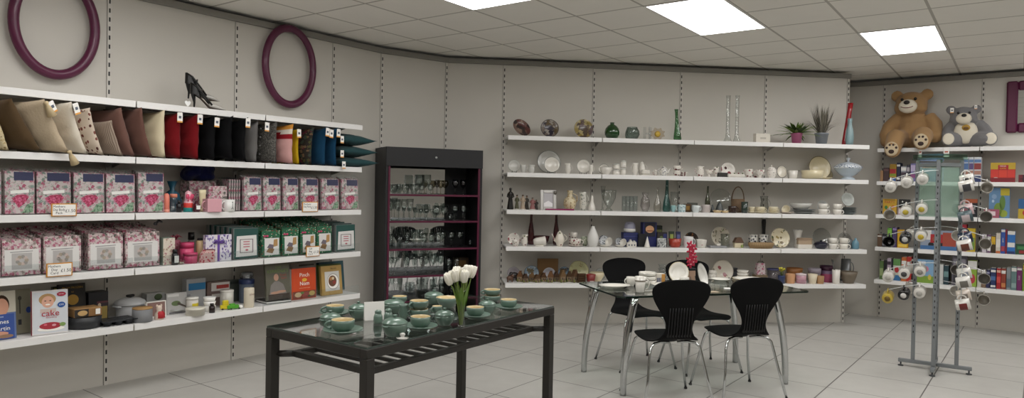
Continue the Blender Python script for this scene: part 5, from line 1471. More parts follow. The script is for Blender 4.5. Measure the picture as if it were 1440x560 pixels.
bvase(3, 900, 914, 271, .13, [(.6, 0), (.65, .04), (1, .3), (.9, .6), (.5, .8), (.7, 1)], glass('e6e2e2', '6c6a6c'), 'cut glass vase left of the etched bottle', wob=lambda a, r, z: 1 + .04 * math.sin(12 * a))
bvase(3, 918.5, 930, 264, .12, [(.85, 0), (1, .1), (.9, .35), (.35, .6), (.25, .85), (.3, 1)], glass('ebe9e4', '80807a'), 'clear etched bottle left of the teal one', 'glass_bottle', 'bottle')
bvase(3, 931.5, 943, 253, .1, [(.75, 0), (.98, .04), (1, .12), (.85, .3), (.5, .5), (.38, .75), (.36, 1)], glass('4fb0ac', '0f5a5c'), 'tall teal glass bottle vase on the middle shelf')
bvase(3, 942, 954, 270, .2, [(.9, 0), (1, .03), (1, 1)], glass('eceeec', '8d918f'), 'clear glass cylinder vase behind the pale blue mugs')
bcup(3, 942, 951, 289, .1, mat('8fb5b5', .3, coat=.3), 'small pale teal cup right of the teal bottle', ang=0)
bcup(3, 951, 966, 288, .09, pat('b7c9cb', ['8fa8ac', 'd5dddb'], 40, .5, .3, .03, coat=.3), 'pale blue mug at the second shelf joint', 'mug', ang=PI, nm='mug', foot=.9)
bbox(3, 963, 971.5, 287, .1, mat('4a3218', .5), 'small brown patterned caddy left of the white tapered mug', 'caddy', 'caddy', .06, deco=[(.2, .8, .25, .75, mat('8a6a30', .5))])
bbox(3, 968, 981, 285.5, .24, mat('55564f', .5), 'dark grey tray standing behind the white tapered mug', 'tray', 'tray', .05)
bcup(3, 971, 985.5, 289, .05, mat('cfd6d6', .3, coat=.3), 'white tapered mug at the start of the third bay', 'mug', ang=0, nm='mug', foot=.7)
bcup(3, 984, 1000.5, 288, .07, mat('b5aca8', .35, coat=.2), 'pale grey mug right of the white tapered one', 'mug', ang=PI, nm='mug', foot=.92)
bvase(3, 990, 999.5, 262, .22, [(.7, 0), (.85, .1), (.75, .45), (.3, .7), (.3, 1)], glass('a8ae92', '50563f'), 'olive tinted glass bottle behind the pale grey mug', 'glass_bottle', 'bottle')
P, w, h = q(3, 996, 1029, 263, .33); plate_standing('large clear glass platter standing at the back of the middle shelf', 'plate', P, w / 2, glass('e9ebe9', '8c9090'), glass('d5d8d6', '7b807f'), BZ, name='glass_platter')
for x0, x1, yt, lab in ((999, 1005, 288, 'small dark pyramid ornament'), (1005.5, 1018, 283.5, 'larger dark grey pyramid ornament')):
    P, w, h = q(3, x0, x1, yt, .13)
    MB().lathe([(0, 0), (w * .6, 0), (w * .6, h * .06), (w * .25, h * .75), (w * .1, h), (0, h)], mat('3d4242', .4, coat=.3), 6).single('pyramid_ornament', lab, 'ornament', P, BZ)
for x0, x1, yt, lab in ((1002, 1015, 296, 'left of two low beige crimped bowls'), (1014, 1025, 296.5, 'right of two low beige crimped bowls')):
    bvase(3, x0, x1, yt, .05, [(.6, 0), (.65, .1), (1, 1)], mat('c7b087', .4, coat=.3), lab, 'crimped_bowl', 'bowl', wob=lambda a, r, z: 1 + .05 * math.sin(10 * a))
P, w, h = q(3, 1027.5, 1047, 280, .22); T = thing('wicker_basket', 'brown wicker basket with a tall hoop handle', 'basket', P, BZ)
wk = stripes('5e4b39', '7a634b', 220, 2, .9)
MB().lathe(hollow([(w * .4, 0), (w * .45, h * .2), (w * .48, h)], wk), wk, 24).part('basket', T)
_, _, hh = q(3, 1027.5, 1047, 263, .22)
MB().tube([(w * .46 * math.cos(a), 0, h * .9 + (hh - h * .9) * math.sin(a)) for a in [PI * i / 14 for i in range(15)]], .006, mat('6d5a46', .8), 8).part('hoop_handle', T)
bcup(3, 1022, 1038, 290, .05, mat('2b1a15', .25, coat=.5), 'dark brown glazed mug in front of the wicker basket', 'mug', ang=0, nm='mug', foot=.85)
bvase(3, 1042, 1051.5, 284, .08, [(.85, 0), (.95, .3), (1, 1)], mat('2d3a34', .2, coat=.5), 'dark green ribbed beaker right of the wicker basket', 'beaker', 'beaker', wob=lambda a, r, z: 1 + .05 * math.sin(12 * a))
CC = pat('d0c6aa', ['8f8a6c', 'a39a78'], 70, .18, .3, .01, coat=.4)
for i, (x0, x1) in enumerate(((1051, 1063), (1061, 1077), (1079, 1095))):
    P, w, h = q(3, x0, x1, 291, .12 if i == 0 else .08)
    saucer('cream saucer under the %s cream teacup' % ORD[i], P, w * .6, CC, 'cream saucers')
    T = thing('teacup', 'cream teacup on its saucer, %s from the left of three' % ORD[i], 'cup', P + Vector((0, 0, .009)), BZ, 'cream teacups'); cup(T, w * .38, h - .009, CC, None, 0, .55)
P, w, h = q(3, 1066, 1083, 276, .22); T = thing('glass_teapot', 'clear cut glass jug behind the cream teacups', 'jug', P, BZ); jug(T, w * .36, h, glass('e2e3e0', '7d807c'), -1)
bplate(3, 1099.5, 1111.5, 280, .1, CC, None, 'cream saucer standing on edge at the start of the last bay', turn=-.9, lean=.28, depth=.012)
P, w, h = q(3, 1096, 1116, 296, .06); saucer('flat pale saucer under the standing cream one', P, w * .5, mat('b3a79a', .4), None)
for i in range(3):
    P, w, h = q(3, 1113, 1147, 299, .16); plate_flat('grey white dinner plate, %s of three under the wide bowl' % ('lowest', 'middle', 'top')[i], P + Vector((0, 0, i * .016)), w * .5, mat('9a9d9c', .3, coat=.4), None, 'grey dinner plates')
P, w, h = q(3, 1110, 1141, 288, .15)
MB().lathe(hollow([(w * .3, .0), (w * .42, .03), (w * .5, .062)], mat('a6a8a6', .3, coat=.4)), CHG, 28).single('bowl', 'wide grey white bowl on top of the dinner plates', 'bowl', P + Vector((0, 0, .053)), BZ)
bplate(3, 1146, 1165, 271.5, .24, mat('aeb0ad', .3, coat=.4), None, 'oval grey white plate standing in the last bay', oval=.85)
def mug_pair(lev, x0, x1, yt, dep, m, where, ang=0):
    P, w, h = q(lev, x0, x1, yt, dep)
    for k in (0, 1):
        T = thing('mug', ('lower' if k == 0 else 'upper') + ' white mug of the stacked pair ' + where, 'mug', P + Vector((0, 0, k * h * .5)), BZ)
        hh = h * .49
        MB().lathe([(0, 0), (w * .3, 0), (w * .34, .004), (w * .39, hh * .5), (w * .4, hh), (w * .37, hh), (w * .35, hh * .15), (0, hh * .1)], m, 22).part('body', T)
        handle(T, w * .38, hh, m, ang if k else ang - .5, .15, .85, .5)
mug_pair(3, 1149, 1165, 286.5, .06, CH, 'below the oval standing plate')
mug_pair(3, 1170, 1184.5, 287, .06, CH, 'beside the dark plate stack')
for i in range(6):
    P, w, h = q(3, 1182, 1204, 299, .17); plate_flat('dark grey plate, %s from the bottom of the end stack' % ORD[i], P + Vector((0, 0, i * .012)), w * .48, mat('6f7675', .3, coat=.4), None, 'dark grey plates')
P, w, h = q(3, 1180, 1200.5, 272.5, .2)
plate_standing('white octagonal plate standing on the dark plate stack', 'plate', P + Vector((0, 0, .092)), w / 2 * .92, mat('bfc4c0', .25, coat=.5), None, BZ, .25)

# ---------------- second lowest shelf
bplate(4, 713.5, 730.5, 321.5, .2, ROSEP, None, 'rose plate standing at the left end of the second lowest shelf', depth=.012)
bcup(4, 720, 730, 338, .05, ROSEF, 'tiny rose cup in front of the left end plate', hand=False)
P, w, h = q(4, 731, 744, 330, .1); T = thing('jug', 'small rose jug left of the tall dark red bottle', 'jug', P, BZ); jug(T, w * .36, h, ROSEP, 1)
DR = mat('3a0d12', .12, coat=.7)
for x0, x1, lab in ((741.5, 751.5, 'left of two tall dark red bottles'), (777, 786.5, 'right of two tall dark red bottles, behind the white teapot')):
    bvase(4, x0, x1, 301.5, .27, [(.85, 0), (.95, .05), (1, .2), (.85, .45), (.4, .75), (.35, .95), (.4, 1)], DR, lab, 'glass_bottle', 'bottle', group='tall dark red bottles')
P, w, h = q(4, 750, 773, 332, .26); MB().lathe(hollow([(w * .3, 0), (w * .4, h * .3), (w * .5, h)], mat('4a141c', .25, coat=.5)), DR, 26).single('bowl', 'dark red bowl behind the tipped white bowl', 'bowl', P, BZ)
P, w, h = q(4, 748, 769, 333, .07); T = thing('jug', 'white jug lying tipped in front of the dark red bowl', 'jug', P, BZ)
MB().lathe(hollow([(h * .3, -w * .4), (h * .42, -w * .2), (h * .46, w * .2), (h * .5, w * .4)], CH), CH, 22, Tr(0, 0, h * .5) @ Ry(PI / 2 - .12)).part('body', T)
MB().lathe([(0, 0), (w * .34, 0), (w * .3, .012), (0, .012)], CH, 20).part('foot', T)
P, w, h = q(4, 773, 801, 324, .1); T = thing('teapot', 'tall white teapot with a dark rose on its side', 'teapot', P, BZ); teapot(T, w * .24, h, pat('ddd6c8', ['6b2a30', '3a2a28', '77805f'], 26, .26, .3, .02, coat=.4), -1, None, True)
for k in (0, 1):
    P, w, h = q(4, 801, 813, 327, .2)
    T = thing('teacup', ('lower' if k == 0 else 'upper') + ' rose teacup stacked behind the cup and saucer', 'cup', P + Vector((0, 0, k * h * .5)), BZ); cup(T, w * .4, h * .5, ROSEP, None, PI, .55)
P, w, h = q(4, 798, 820, 336, .09); saucer('rose printed saucer between teapot and white vase', P, w * .52, ROSEF); T = thing('teacup', 'rose teacup on its saucer between teapot and white vase', 'cup', P + Vector((0, 0, .009)), BZ); cup(T, w * .36, h - .009, ROSEP, CH, 0, .5)
bcup(4, 815, 829, 333, .18, pat('aab09c', ['6d7a60', 'c9c4b4'], 40, .4, .3, .03, coat=.3), 'sage green printed cup behind the white vase', ang=PI)
bvase(4, 825.5, 841.5, 318.5, .08, [(.6, 0), (.8, .05), (1, .3), (.95, .5), (.55, .8), (.3, .93), (.3, 1)], mat('d9d8d4', .45, bump=.4, bscale=120), 'white textured pear shaped vase at the shelf joint')
BW = pat('c9cbcd', ['3a4048', '5a626c', '7d858e'], 45, .42, .3, .02, coat=.4)
for x0, x1, yt, n in ((841, 856, 328.5, 'left'), (864, 876, 330.5, 'right')):
    bplate(4, x0, x1, yt, .18, BW, mat('2e333a', .35), 'black and white plate of the %s tea trio' % n)
    P, w, h = q(4, x0 + 1, x1 + 3, 345, .09); saucer('white saucer of the %s tea trio' % n, P, w * .5, CH)
    P, w, h = q(4, x1 - 4, x1 + 6, yt + 3, .1); plate_standing('side plate turned edgeways in the %s tea trio' % n, 'plate', P, h * .42, CH, None, BZ - .95, .3, depth=.01)
P, w, h = q(4, 876, 894, 312, .17)
bbox(4, 876.5, 897.5, 327.5, .12, mat('232a5a', .5), 'navy carton under the lilac dome lamp', d=.1, deco=[(.05, .95, .7, .76, mat('39407a', .5))])
_, _, h0 = fit('B', 4, 876.5, 897.5, 327.5, .12)
T = thing('dome_lamp', 'lilac and white dome lamp on the navy carton', 'lamp', P + Vector((0, 0, h0 + .001)), BZ)
hh = h - h0
MB().lathe([(0, 0), (w * .34, 0), (w * .46, hh * .12), (w * .48, hh * .32), (w * .44, hh * .36), (0, hh * .36)], mat('d0cec9', .4), 24).part('white_base', T)
MB().lathe([(w * .44, hh * .36), (w * .42, hh * .7), (w * .3, hh * .94), (0, hh)], mat('8f8fa0', .35), 24).part('dome', T)
P, w, h = fit('B', 4, 882, 895, 337, .05); T = thing('house_ornament', 'little white house ornament in front of the navy carton', 'ornament', P, BZ)
MB().box((-w / 2, 0, 0), (w / 2, .05, h * .6), CH, .002).prism([(-w * .3, h * .6), (w * .1, h * .6), (-w * .1, h)], 0, .05, CH).prism([(w * .05, h * .6), (w * .5, h * .6), (w * .3, h * .85)], 0, .05, CHG).part('house', T)
b = MB()
for x in (-.3, 0, .3): b.quad(w * (x - .07), w * (x + .07), h * .15, h * .38, -.0012, mat('5c6068', .5))
b.part('windows', T)
bbox(4, 897.5, 908, 329, .08, mat('141418', .5), 'black carton left of the tall blue one', d=.03)
bbox(4, 903.5, 923, 313, .12, mat('1c2258', .45), 'tall blue carton with a peach picture near its top', d=.09, deco=[(.12, .9, .42, .98, mat('141426', .5)), ('o', .5, .72, .3, .15, mat('c99a74', .5)), (.3, .75, .62, .68, mat('8f5a3c', .5))])
P, w, h = q(4, 905.5, 914.5, 332.5, .045); MB().lathe([(0, 0), (w * .5, 0), (w * .46, h * .08), (w * .1, h * .85), (0, h)], CH, 8).single('cone_ornament', 'small white cone ornament in front of the blue carton', 'ornament', P, BZ)
bbox(4, 921.5, 931, 317.5, .23, mat('1f2418', .5), 'dark green carton right of the tall blue one', d=.07, deco=[(.1, .9, .4, .8, mat('7d8250', .5))])
bbox(4, 924, 938, 327, .12, mat('2b2623', .5), 'dark mixed print carton left of the red pot', d=.06, deco=[('o', .4, .55, .2, .2, mat('5d7040', .5)), (.6, .95, .3, .9, mat('2a2f66', .5))])
P, w, h = fit('B', 4, 925, 937, 335.5, .05); T = thing('ornament_block', 'grey white printed block ornament below the dark cartons', 'ornament', P, BZ)
MB().box((-w / 2, 0, 0), (w / 2, .04, h), pat('a6a8a6', ['5a5d60', 'c9c9c6'], 45, .5, .4), .003).part('block', T)
P, w, h = q(4, 939.5, 958.5, 335.5, .1); T = thing('bowl', 'bright red bowl holding small dark packets', 'bowl', P, BZ)
MB().lathe(hollow([(w * .32, 0), (w * .4, h * .2), (w * .48, h), ], mat('a33a28', .3, coat=.4)), mat('a33a28', .3, coat=.4), 26).part('bowl', T)
for x0, x1, yt, c, lab in ((941, 948.5, 325.5, '23301f', 'dark green packet standing in the red bowl'), (951, 957.5, 326, '20244a', 'navy packet standing in the red bowl')):
    P2, w2, h2 = fit('B', 4, x0, x1, yt, .11)
    box_thing('packet', lab, 'packet', P2 + Vector((0, 0, .012)), w2, h2 - .012, .015, mat(c, .5), (-.1, 0, BZ), deco=[(.2, .8, .5, .8, mat('8f9a4a' if c[0] == '2' and c[1] == '3' else '5a5f8c', .5))])
P, w, h = q(4, 961, 981.5, 322, .2); plate_standing('black rimmed dark plate behind the white cup', 'plate', P, w / 2, pat('2a211b', ['5a3a24', '8a5a30', '3a2a20'], 30, .4, .3, .03), mat('141212', .3), BZ)
bcup(4, 958.5, 977, 333, .07, pat('d5d3d2', ['8f4a44', '40507a'], 60, .18, .3, .01, coat=.4), 'white straight cup with small print by the black plate', ang=0, foot=.92)
P, w, h = fit('B', 4, 979, 991.5, 337, .08); T = thing('dish', 'white square trinket dish with red flower print', 'dish', P, BZ)
MB().lathe(hollow([(w * .5, 0), (w * .55, h * .1), (w * .68, h * .9), (w * .66, h)], CH), CH, 4, Rz(PI / 4)).part('dish', T); MB().disc(0, h * .45, w * .16, h * .16, -w * .42, mat('8f3038', .5), 10).part('flower_print', T)
bplate(4, 998.5, 1027, 320.5, .22, pat('bdb4a2', ['6a5a48', '7d7560', '4a4438', '8c9470'], 30, .38, .3, .05, coat=.4), mat('b5aea0', .3), 'cream plate with a village picture standing up', depth=.014)
P, w, h = q(4, 1011, 1026, 331, .13); bvase(4, 1013, 1026, 329, .13, [(.85, 0), (.95, .05), (1, 1)], glass('cfd4ce', '7d847c'), 'clear glass beaker in front of the village plate', 'beaker', 'beaker')
P, w, h = fit('B', 4, 997, 1020, 340.5, .08); T = thing('tray', 'shallow grey tray in front of the village plate', 'tray', P, BZ)
MB().box((-w / 2, -.04, 0), (w / 2, .06, h * .35), mat('8a8b8d', .4), .003).part('tray', T); MB().box((-w * .1, -.03, h * .35), (w * .15, .0, h * .75), CH, .004).part('white_block', T)
P, w, h = fit('B', 4, 1032.5, 1046, 334, .1); T = thing('cottage_ornament', 'tiny cream cottage ornament with a brown roof', 'ornament', P, BZ)
MB().box((-w * .45, 0, 0), (w * .45, .05, h * .5), mat('c9bda0', .6), .004).part('cottage', T); MB().prism([(-w * .5, h * .48), (w * .5, h * .48), (w * .2, h), (-w * .25, h * .95)], -.004, .054, mat('5d4636', .7)).part('roof', T); MB().ell((w * .3, -.006, h * .16), (w * .16, .01, h * .16), mat('7d8a55', .8), 8).part('bush', T)
BWP = pat('c9c6be', ['1b1c22', '2f3240', '55566a'], 38, .42, .3, .01, coat=.4)
for x0, x1, lab in ((1052, 1065.5, 'left of two bowls with black ring print'), (1066.5, 1080, 'right of two bowls with black ring print')):
    bvase(4, x0, x1, 330, .22, [(.7, 0), (.85, .2), (1, 1)], BWP, lab, 'bowl', 'bowl', group='black ring print bowls')
P, w, h = q(4, 1051, 1089, 341.5, .06); MB().lathe([(0, 0), (w * .42, 0), (w * .48, h * .5), (w * .5, h), (w * .46, h), (w * .4, h * .5), (0, h * .4)], stripes('7d6344', '9a8058', 90, 0, .6), 30, None, None, (1, .45)).single('wooden_bowl', 'low oval wooden bowl in front of the ring print bowls', 'bowl', P, BZ)
bvase(4, 1070.5, 1076.5, 308.5, .33, [(.8, 0), (.9, .1), (.75, .3), (.8, .6), (1, .9), (.85, 1)], mat('141212', .3), 'tall slim black pepper mill behind the bowls', 'pepper_mill', 'mill')
bplate(4, 1082, 1110.5, 318, .14, pat('c6bca0', ['3d4a30', '6b5a3a', '8a7a4a', '2f3a3c', 'a08a70'], 20, .4, .3, .05, coat=.4), mat('a39a84', .3), 'large cream plate with dark fruit print at the shelf joint', depth=.014)
P, w, h = q(4, 1114.5, 1128, 323.5, .24); T = thing('vase', 'flared white vase with dark blue flowers', 'vase', P, BZ); MB().lathe(hollow([(w * .34, 0), (w * .36, h * .1), (w * .3, h * .45), (w * .5, h)], pat('b3aeac', ['26304e', '3c4668'], 34, .36, .3, .02, coat=.4)), CH, 24).part('body', T)
P, w, h = fit('B', 4, 1122, 1143, 335, .09); T = thing('cottage_ornament', 'long beige terrace ornament on a white block', 'ornament', P, BZ)
MB().box((-w * .48, 0, 0), (w * .48, .05, h * .38), mat('cfcac0', .5), .003).part('block', T); MB().box((-w * .46, .004, h * .38), (w * .46, .046, h * .8), mat('a8937a', .7), .003).part('house', T); MB().prism([(-w * .5, h * .78), (w * .5, h * .78), (w * .4, h), (-w * .4, h)], 0, .05, mat('8f7a64', .7)).part('roof', T)
bplate(4, 1140.5, 1168, 319.5, .25, glass('c9cccb', '6d7472'), glass('b5b9b8', '666c6a'), 'big clear glass plate standing behind the navy casserole', name='glass_plate')
blid(4, 1144, 1164.5, 338, .09, mat('15152b', .25, coat=.5), 'small navy blue casserole with its lid on', 'casserole', 'casserole')
mug_pair(4, 1163, 1178, 335, .08, CH, 'right of the navy casserole')
mug_pair(4, 1178.5, 1194, 335, .08, CH, 'left of the pale blue bottle')
bplate(4, 1175.5, 1197, 319, .25, glass('c9cccb', '6d7472'), None, 'clear glass plate standing behind the right mug stack', name='glass_plate')
bvase(4, 1190.5, 1198.5, 337, .14, [(.9, 0), (1, .1), (1, .9), (.8, 1)], mat('6a7074', .4), 'grey jar behind the pale blue bottle', 'jar', 'jar')
bvase(4, 1198, 1207.5, 335, .08, [(.85, 0), (1, .08), (1, .55), (.6, .78), (.3, .85), (.3, 1)], mat('5d8596', .3, coat=.3), 'pale blue bottle at the right end of the second lowest shelf', 'bottle', 'bottle')

# ---------------- lowest shelf
bplate(5, 713, 731, 370.5, .3, mat('aaa3a8', .3, coat=.4), mat('8f888c', .3), 'pale lilac plate standing behind the dark animal figure')
bplate(5, 736.5, 757.5, 368.5, .24, pat('8a9aa6', ['5c7284', '6d6248', '4a4632', 'a8b4bc'], 22, .6, .3, .06, coat=.4), mat('46586a', .3), 'picture plate with a blue sky left of the brown board')
bbox(5, 755.5, 784.5, 364, .3, mat('7a5a34', .7), 'brown wooden board standing at the back of the lowest shelf', 'wooden_board', 'board', .02)
bplate(5, 762.5, 781, 371.5, .22, mat('a9a7ac', .3, coat=.4), pat('a9a7ac', ['6d6a74'], 80, .3), 'pale plate in front of the brown board')
bplate(5, 783.5, 803, 369.5, .24, pat('6f8496', ['4a5a6c', '5c5040', '8a98a4', '3a362c'], 22, .6, .3, .06, coat=.4), mat('3d4c5c', .3), 'blue picture plate right of the brown board')
bplate(5, 799, 827.5, 366.5, .22, pat('a8a67c', ['8a8a58', '7d6a44', 'c0bc98'], 22, .4, .3, .06, coat=.4), mat('8f8c60', .3), 'large yellow green plate on the lowest shelf')
random.seed(21)
roofs = ['5a4230', '6b4c34', '4a382c', '70573c', '55402e']; wallc = ['8a745a', '9a8468', '7a6650', '6d5a44']
xs = [712, 727, 735.5, 744, 752.5, 761, 770, 779, 788, 797, 806]
for i, x0 in enumerate(xs):
    x1 = x0 + 7.6
    if i == 0:
        P, w, h = q(5, 712, 722, 386, .1)
        T = thing('animal_figurine', 'small brown animal figurine at the left end of the cottage row', 'figurine', P, BZ)
        b = MB(); br = mat('5a3c2c', .5, coat=.3)
        b.ell((0, 0, h * .5), (w * .5, w * .3, h * .32), br, 12).ell((w * .35, -.01, h * .8), (w * .24, w * .22, h * .2), br, 10)
        for sx in (-.3, .3):
            for sy in (-.012, .012): b.tube([(sx * w, sy, 0), (sx * w, sy, h * .45)], .007, br, 6)
        fuse(b, 'body', T, .004, 2); continue
    P, w, h = fit('B', 5, x0, x1, random.uniform(379, 388) if i != 1 else 381, .08 + .05 * (i % 2))
    T = thing('cottage_ornament', 'brown pottery cottage, %s from the left along the lowest shelf' % ORD[i - 1], 'ornament', P, BZ + random.uniform(-.3, .3), 'brown pottery cottages')
    MB().box((-w * .5, 0, 0), (w * .5, .05, h * .5), mat(wallc[i % 4], .7, bump=.5, bscale=120), .004).part('cottage', T)
    MB().prism([(-w * .58, h * .46), (w * .58, h * .46), (w * .12, h * .95), (-w * .14, h * .95)], -.006, .056, mat(roofs[i % 5], .8, bump=.6, bscale=150)).part('roof', T)
    b = MB(); b.box((w * .18, .01, h * .7), (w * .32, .025, h), mat('7a5c48', .8), .002); b.part('chimney', T)
    b = MB(); b.ell((-w * .4, -.008, h * .12), (w * .18, .012, h * .14), mat('6d7040', .9), 8).ell((w * .3, -.008, h * .09), (w * .16, .012, h * .1), mat('8a8658', .9), 8); b.part('garden', T)
    b = MB(); b.quad(-w * .2, -w * .02, h * .2, h * .38, -.0012, mat('2c241d', .6)).quad(w * .1, w * .24, .004, h * .32, -.0012, mat('33261c', .6)); b.part('windows', T)
P, w, h = q(5, 717, 730, 381.5, .2); T = thing('animal_figurine', 'dark brown elephant shaped figure in front of the lilac plate', 'figurine', P, BZ)
b = MB(); br = mat('1f1512', .4, coat=.3)
b.ell((0, 0, h * .58), (w * .44, w * .3, h * .32), br, 14).ell((-w * .4, -.01, h * .7), (w * .22, w * .2, h * .24), br, 12).tube([(-w * .55, -.02, h * .65), (-w * .66, -.025, h * .35), (-w * .6, -.03, h * .15)], [.014, .011, .008], br, 8)
for sx in (-.25, .25):
    for sy in (-.018, .018): b.tube([(sx * w, sy, 0), (sx * w, sy, h * .5)], .012, br, 8)
fuse(b, 'body', T, .005, 2)
P, w, h = fit('B', 5, 812, 823.5, 385, .06); T = thing('crate_ornament', 'small dark brown crate below the yellow green plate', 'crate', P, BZ)
b = MB()
for i in range(4): b.box((-w / 2, 0, i * h / 4), (w / 2, .06, i * h / 4 + h * .2), mat('4a3626', .8), .002)
b.box((-w / 2, -.003, 0), (-w * .38, .0, h), mat('3c2c20', .8), .001).box((w * .38, -.003, 0), (w / 2, .0, h), mat('3c2c20', .8), .001); b.part('slats', T)
P, w, h = q(5, 823.5, 838, 386, .07); T = thing('bowl', 'red and white checked bowl left of the cream one', 'bowl', P, BZ)
MB().lathe(hollow([(w * .36, 0), (w * .38, h * .3), (w * .48, h)], mat('7d2a28', .35)), mat('7d2a28', .35), 24).part('bowl', T)
b = MB()
for i in range(3): b.disc(-.014 + .014 * i, h * .2, .005, h * .1, -w * .44, CH, 8)
b.part('white_spots', T)
bvase(5, 829, 850, 383, .2, [(.5, 0), (.55, .06), (.9, .55), (1, 1)], CHC, 'cream mixing bowl left of the black chair back', 'bowl', 'bowl')
bplate(5, 836, 852, 373.5, .34, mat('a9aaa6', .3, coat=.4), mat('7d7e7a', .3), 'white rimmed dish standing behind the cream mixing bowl')
for i in range(4):
    P, w, h = q(5, 925, 943, 398, .2)
    MB().lathe(hollow([(w * .3, 0), (w * .42, .03), (w * .5, .06)], glass('d5dada', '7f8886')), GLASS, 24).single('glass_bowl', 'clear glass bowl, %s from the bottom of the stack behind the table' % ORD[i], 'bowl', P + Vector((0, 0, i * .042)), BZ, 'stacked glass bowls')
for i in range(3):
    P, w, h = q(5, 996, 1008, 382, .16)
    T = thing('teacup', 'white teacup, %s of the stack left of the flower plate' % ('lowest', 'middle', 'top')[i], 'cup', P + Vector((0, 0, i * .038)), BZ, 'stacked white teacups'); cup(T, w * .42, .05, CH, None, PI + i, .6)
bplate(5, 1000.5, 1031, 364, .22, pat('cdc6b8', ['3f4230', '8f4a50', '5a5a40', '44342c'], 15, .34, .3, .04, coat=.4), mat('b5ac9c', .3), 'large pale plate with big flower sprays on the lowest shelf', depth=.014)
P, w, h = fit('B', 5, 1030, 1037, 377, .3); box_thing('grinder_box', 'grey carton right of the flower spray plate', 'box', P, w, h, .06, mat('55585c', .4), BZ, deco=[(.1, .9, .7, .95, mat('2a2b30', .5))])
for i in range(4):
    P, w, h = q(5, 1036, 1052, 379.5, .14)
    MB().lathe(hollow([(w * .34, 0), (w * .42, h * .12), (w * .5, h * .3)], CH), CH, 26).single('bowl', 'white soup bowl, %s from the bottom of its stack' % ORD[i], 'bowl', P + Vector((0, 0, i * h * .22)), BZ, 'stacked white soup bowls')
bplate(5, 1050, 1062, 366.5, .3, glass('dcdedd', '8b908e'), None, 'clear glass dish tilted left of the mantel clock', turn=.5, lean=.4, name='glass_dish')
for i in range(2):
    P, w, h = q(5, 1050, 1066, 397, .09); plate_flat('cream fluted dish, %s of two beside the clock' % ('lower', 'upper')[i], P + Vector((0, 0, i * .02)), w * .5, CHC, None, 'cream fluted dishes')
P, w, h = fit('B', 5, 1062, 1077, 368, .16); T = thing('mantel_clock', 'pink flowered lantern shaped clock on a brown base', 'clock', P, BZ)
MB().box((-w * .55, -.03, 0), (w * .55, .07, h * .36), mat('6a5a44', .7), .006).part('base', T)
MB().prism([(-w * .42, h * .36), (w * .42, h * .36), (w * .34, h * .92), (-w * .34, h * .92)], -.01, .04, pat('c9b9bb', ['8a2f4a', 'b0607a', '77705c'], 40, .4, .4, .03)).part('case', T)
MB().tube([(-w * .3, .01, h * .92), (-w * .2, .01, h * 1.0), (w * .2, .01, h * 1.0), (w * .3, .01, h * .92)], .004, mat('55504a', .5, .4), 6).part('carry_handle', T)
P, w, h = q(5, 1078.5, 1097.5, 378, .22); T = thing('storage_jar', 'lilac tinted glass jar with a blue rim', 'jar', P, BZ)
MB().lathe(hollow([(w * .4, 0), (w * .42, .01), (w * .5, h * .9)], glass('b5aec4', '6a6484')), GLASS, 26).part('jar', T); MB().lathe([(w * .49, h * .9), (w * .52, h * .92), (w * .52, h), (w * .48, h)], mat('4a4c74', .35), 26).part('rim', T)
P, w, h = q(5, 1094, 1104, 387.5, .08); T = thing('potted_flower', 'small navy pot of yellow flowers', 'plant', P, BZ)
MB().lathe([(0, 0), (w * .42, 0), (w * .5, h * .9), (w * .5, h), (w * .44, h), (0, h * .9)], mat('1c2f5a', .3, coat=.4), 20).part('pot', T)
b = MB(); random.seed(4)
fl = MB()
for i in range(9):
    a = i * 2.4; r = .028 * math.sqrt(i / 9)
    tip = (math.cos(a) * r * 1.3, math.sin(a) * r, h + .05 + .035 * ((i * 37) % 10) / 10)
    b.tube([(math.cos(a) * r * .4, math.sin(a) * r * .4, h * .9), tip], .0022, mat('5a6b2c', .7), 5)
    fl.ell(tip, (.014, .012, .011), mat(('c9b928', 'd6cb4a', 'a8a02c')[i % 3], .6), 8)
b.part('stems', T); fl.part('yellow_flowers', T)
bvase(5, 1104.5, 1117.5, 385, .09, [(.9, 0), (.95, .05), (1, .9), (.92, 1)], mat('c4946c', .5), 'peach pillar candle right of the yellow flowers', 'candle', 'candle')
bvase(5, 1106, 1128, 377, .27, [(.55, 0), (.7, .2), (.95, .7), (1, 1)], mat('a8703f', .4, coat=.2), 'wide terracotta bowl behind the peach candle', 'bowl', 'bowl')
P, w, h = q(5, 1119, 1133.5, 384, .08); T = thing('tin', 'round pink and white patterned tin', 'tin', P, BZ)
MB().lathe([(0, 0), (w * .48, 0), (w * .48, h * .85), (0, h * .85)], stripes('a8506e', 'd5c5ca', 70, 2, .4, .45), 24).part('tin', T); l = MB().lathe([(w * .5, h * .8), (w * .5, h * .92), (w * .2, h * .95), (0, h * .95)], mat('d2c2c6', .4), 24).part('lid', T); MB().lathe([(0, h * .94), (w * .1, h * .95), (w * .1, h), (0, h)], mat('d2c2c6', .4), 12).part('knob', l)
bvase(5, 1136, 1149, 385.5, .07, [(.7, 0), (.75, .05), (1, 1)], mat('d2c7ae', .4), 'cream beaker in front of the lilac lidded cup', 'beaker', 'beaker')
P, w, h = q(5, 1136, 1154, 377, .2); T = thing('storage_jar', 'pale jar with a wide lilac grey lid', 'jar', P, BZ)
MB().lathe([(0, 0), (w * .4, 0), (w * .42, h * .6), (0, h * .6)], mat('a39aa0', .4), 24).part('jar', T); MB().lathe([(0, h * .6), (w * .46, h * .6), (w * .5, h * .95), (w * .4, h), (0, h)], mat('9c94a0', .4), 24).part('lid', T)
bvase(5, 1148, 1158.5, 388, .06, [(.85, 0), (.9, .05), (1, .95), (.9, 1)], mat('a8825c', .5), 'tan pillar candle between cream beaker and pink jar', 'candle', 'candle')
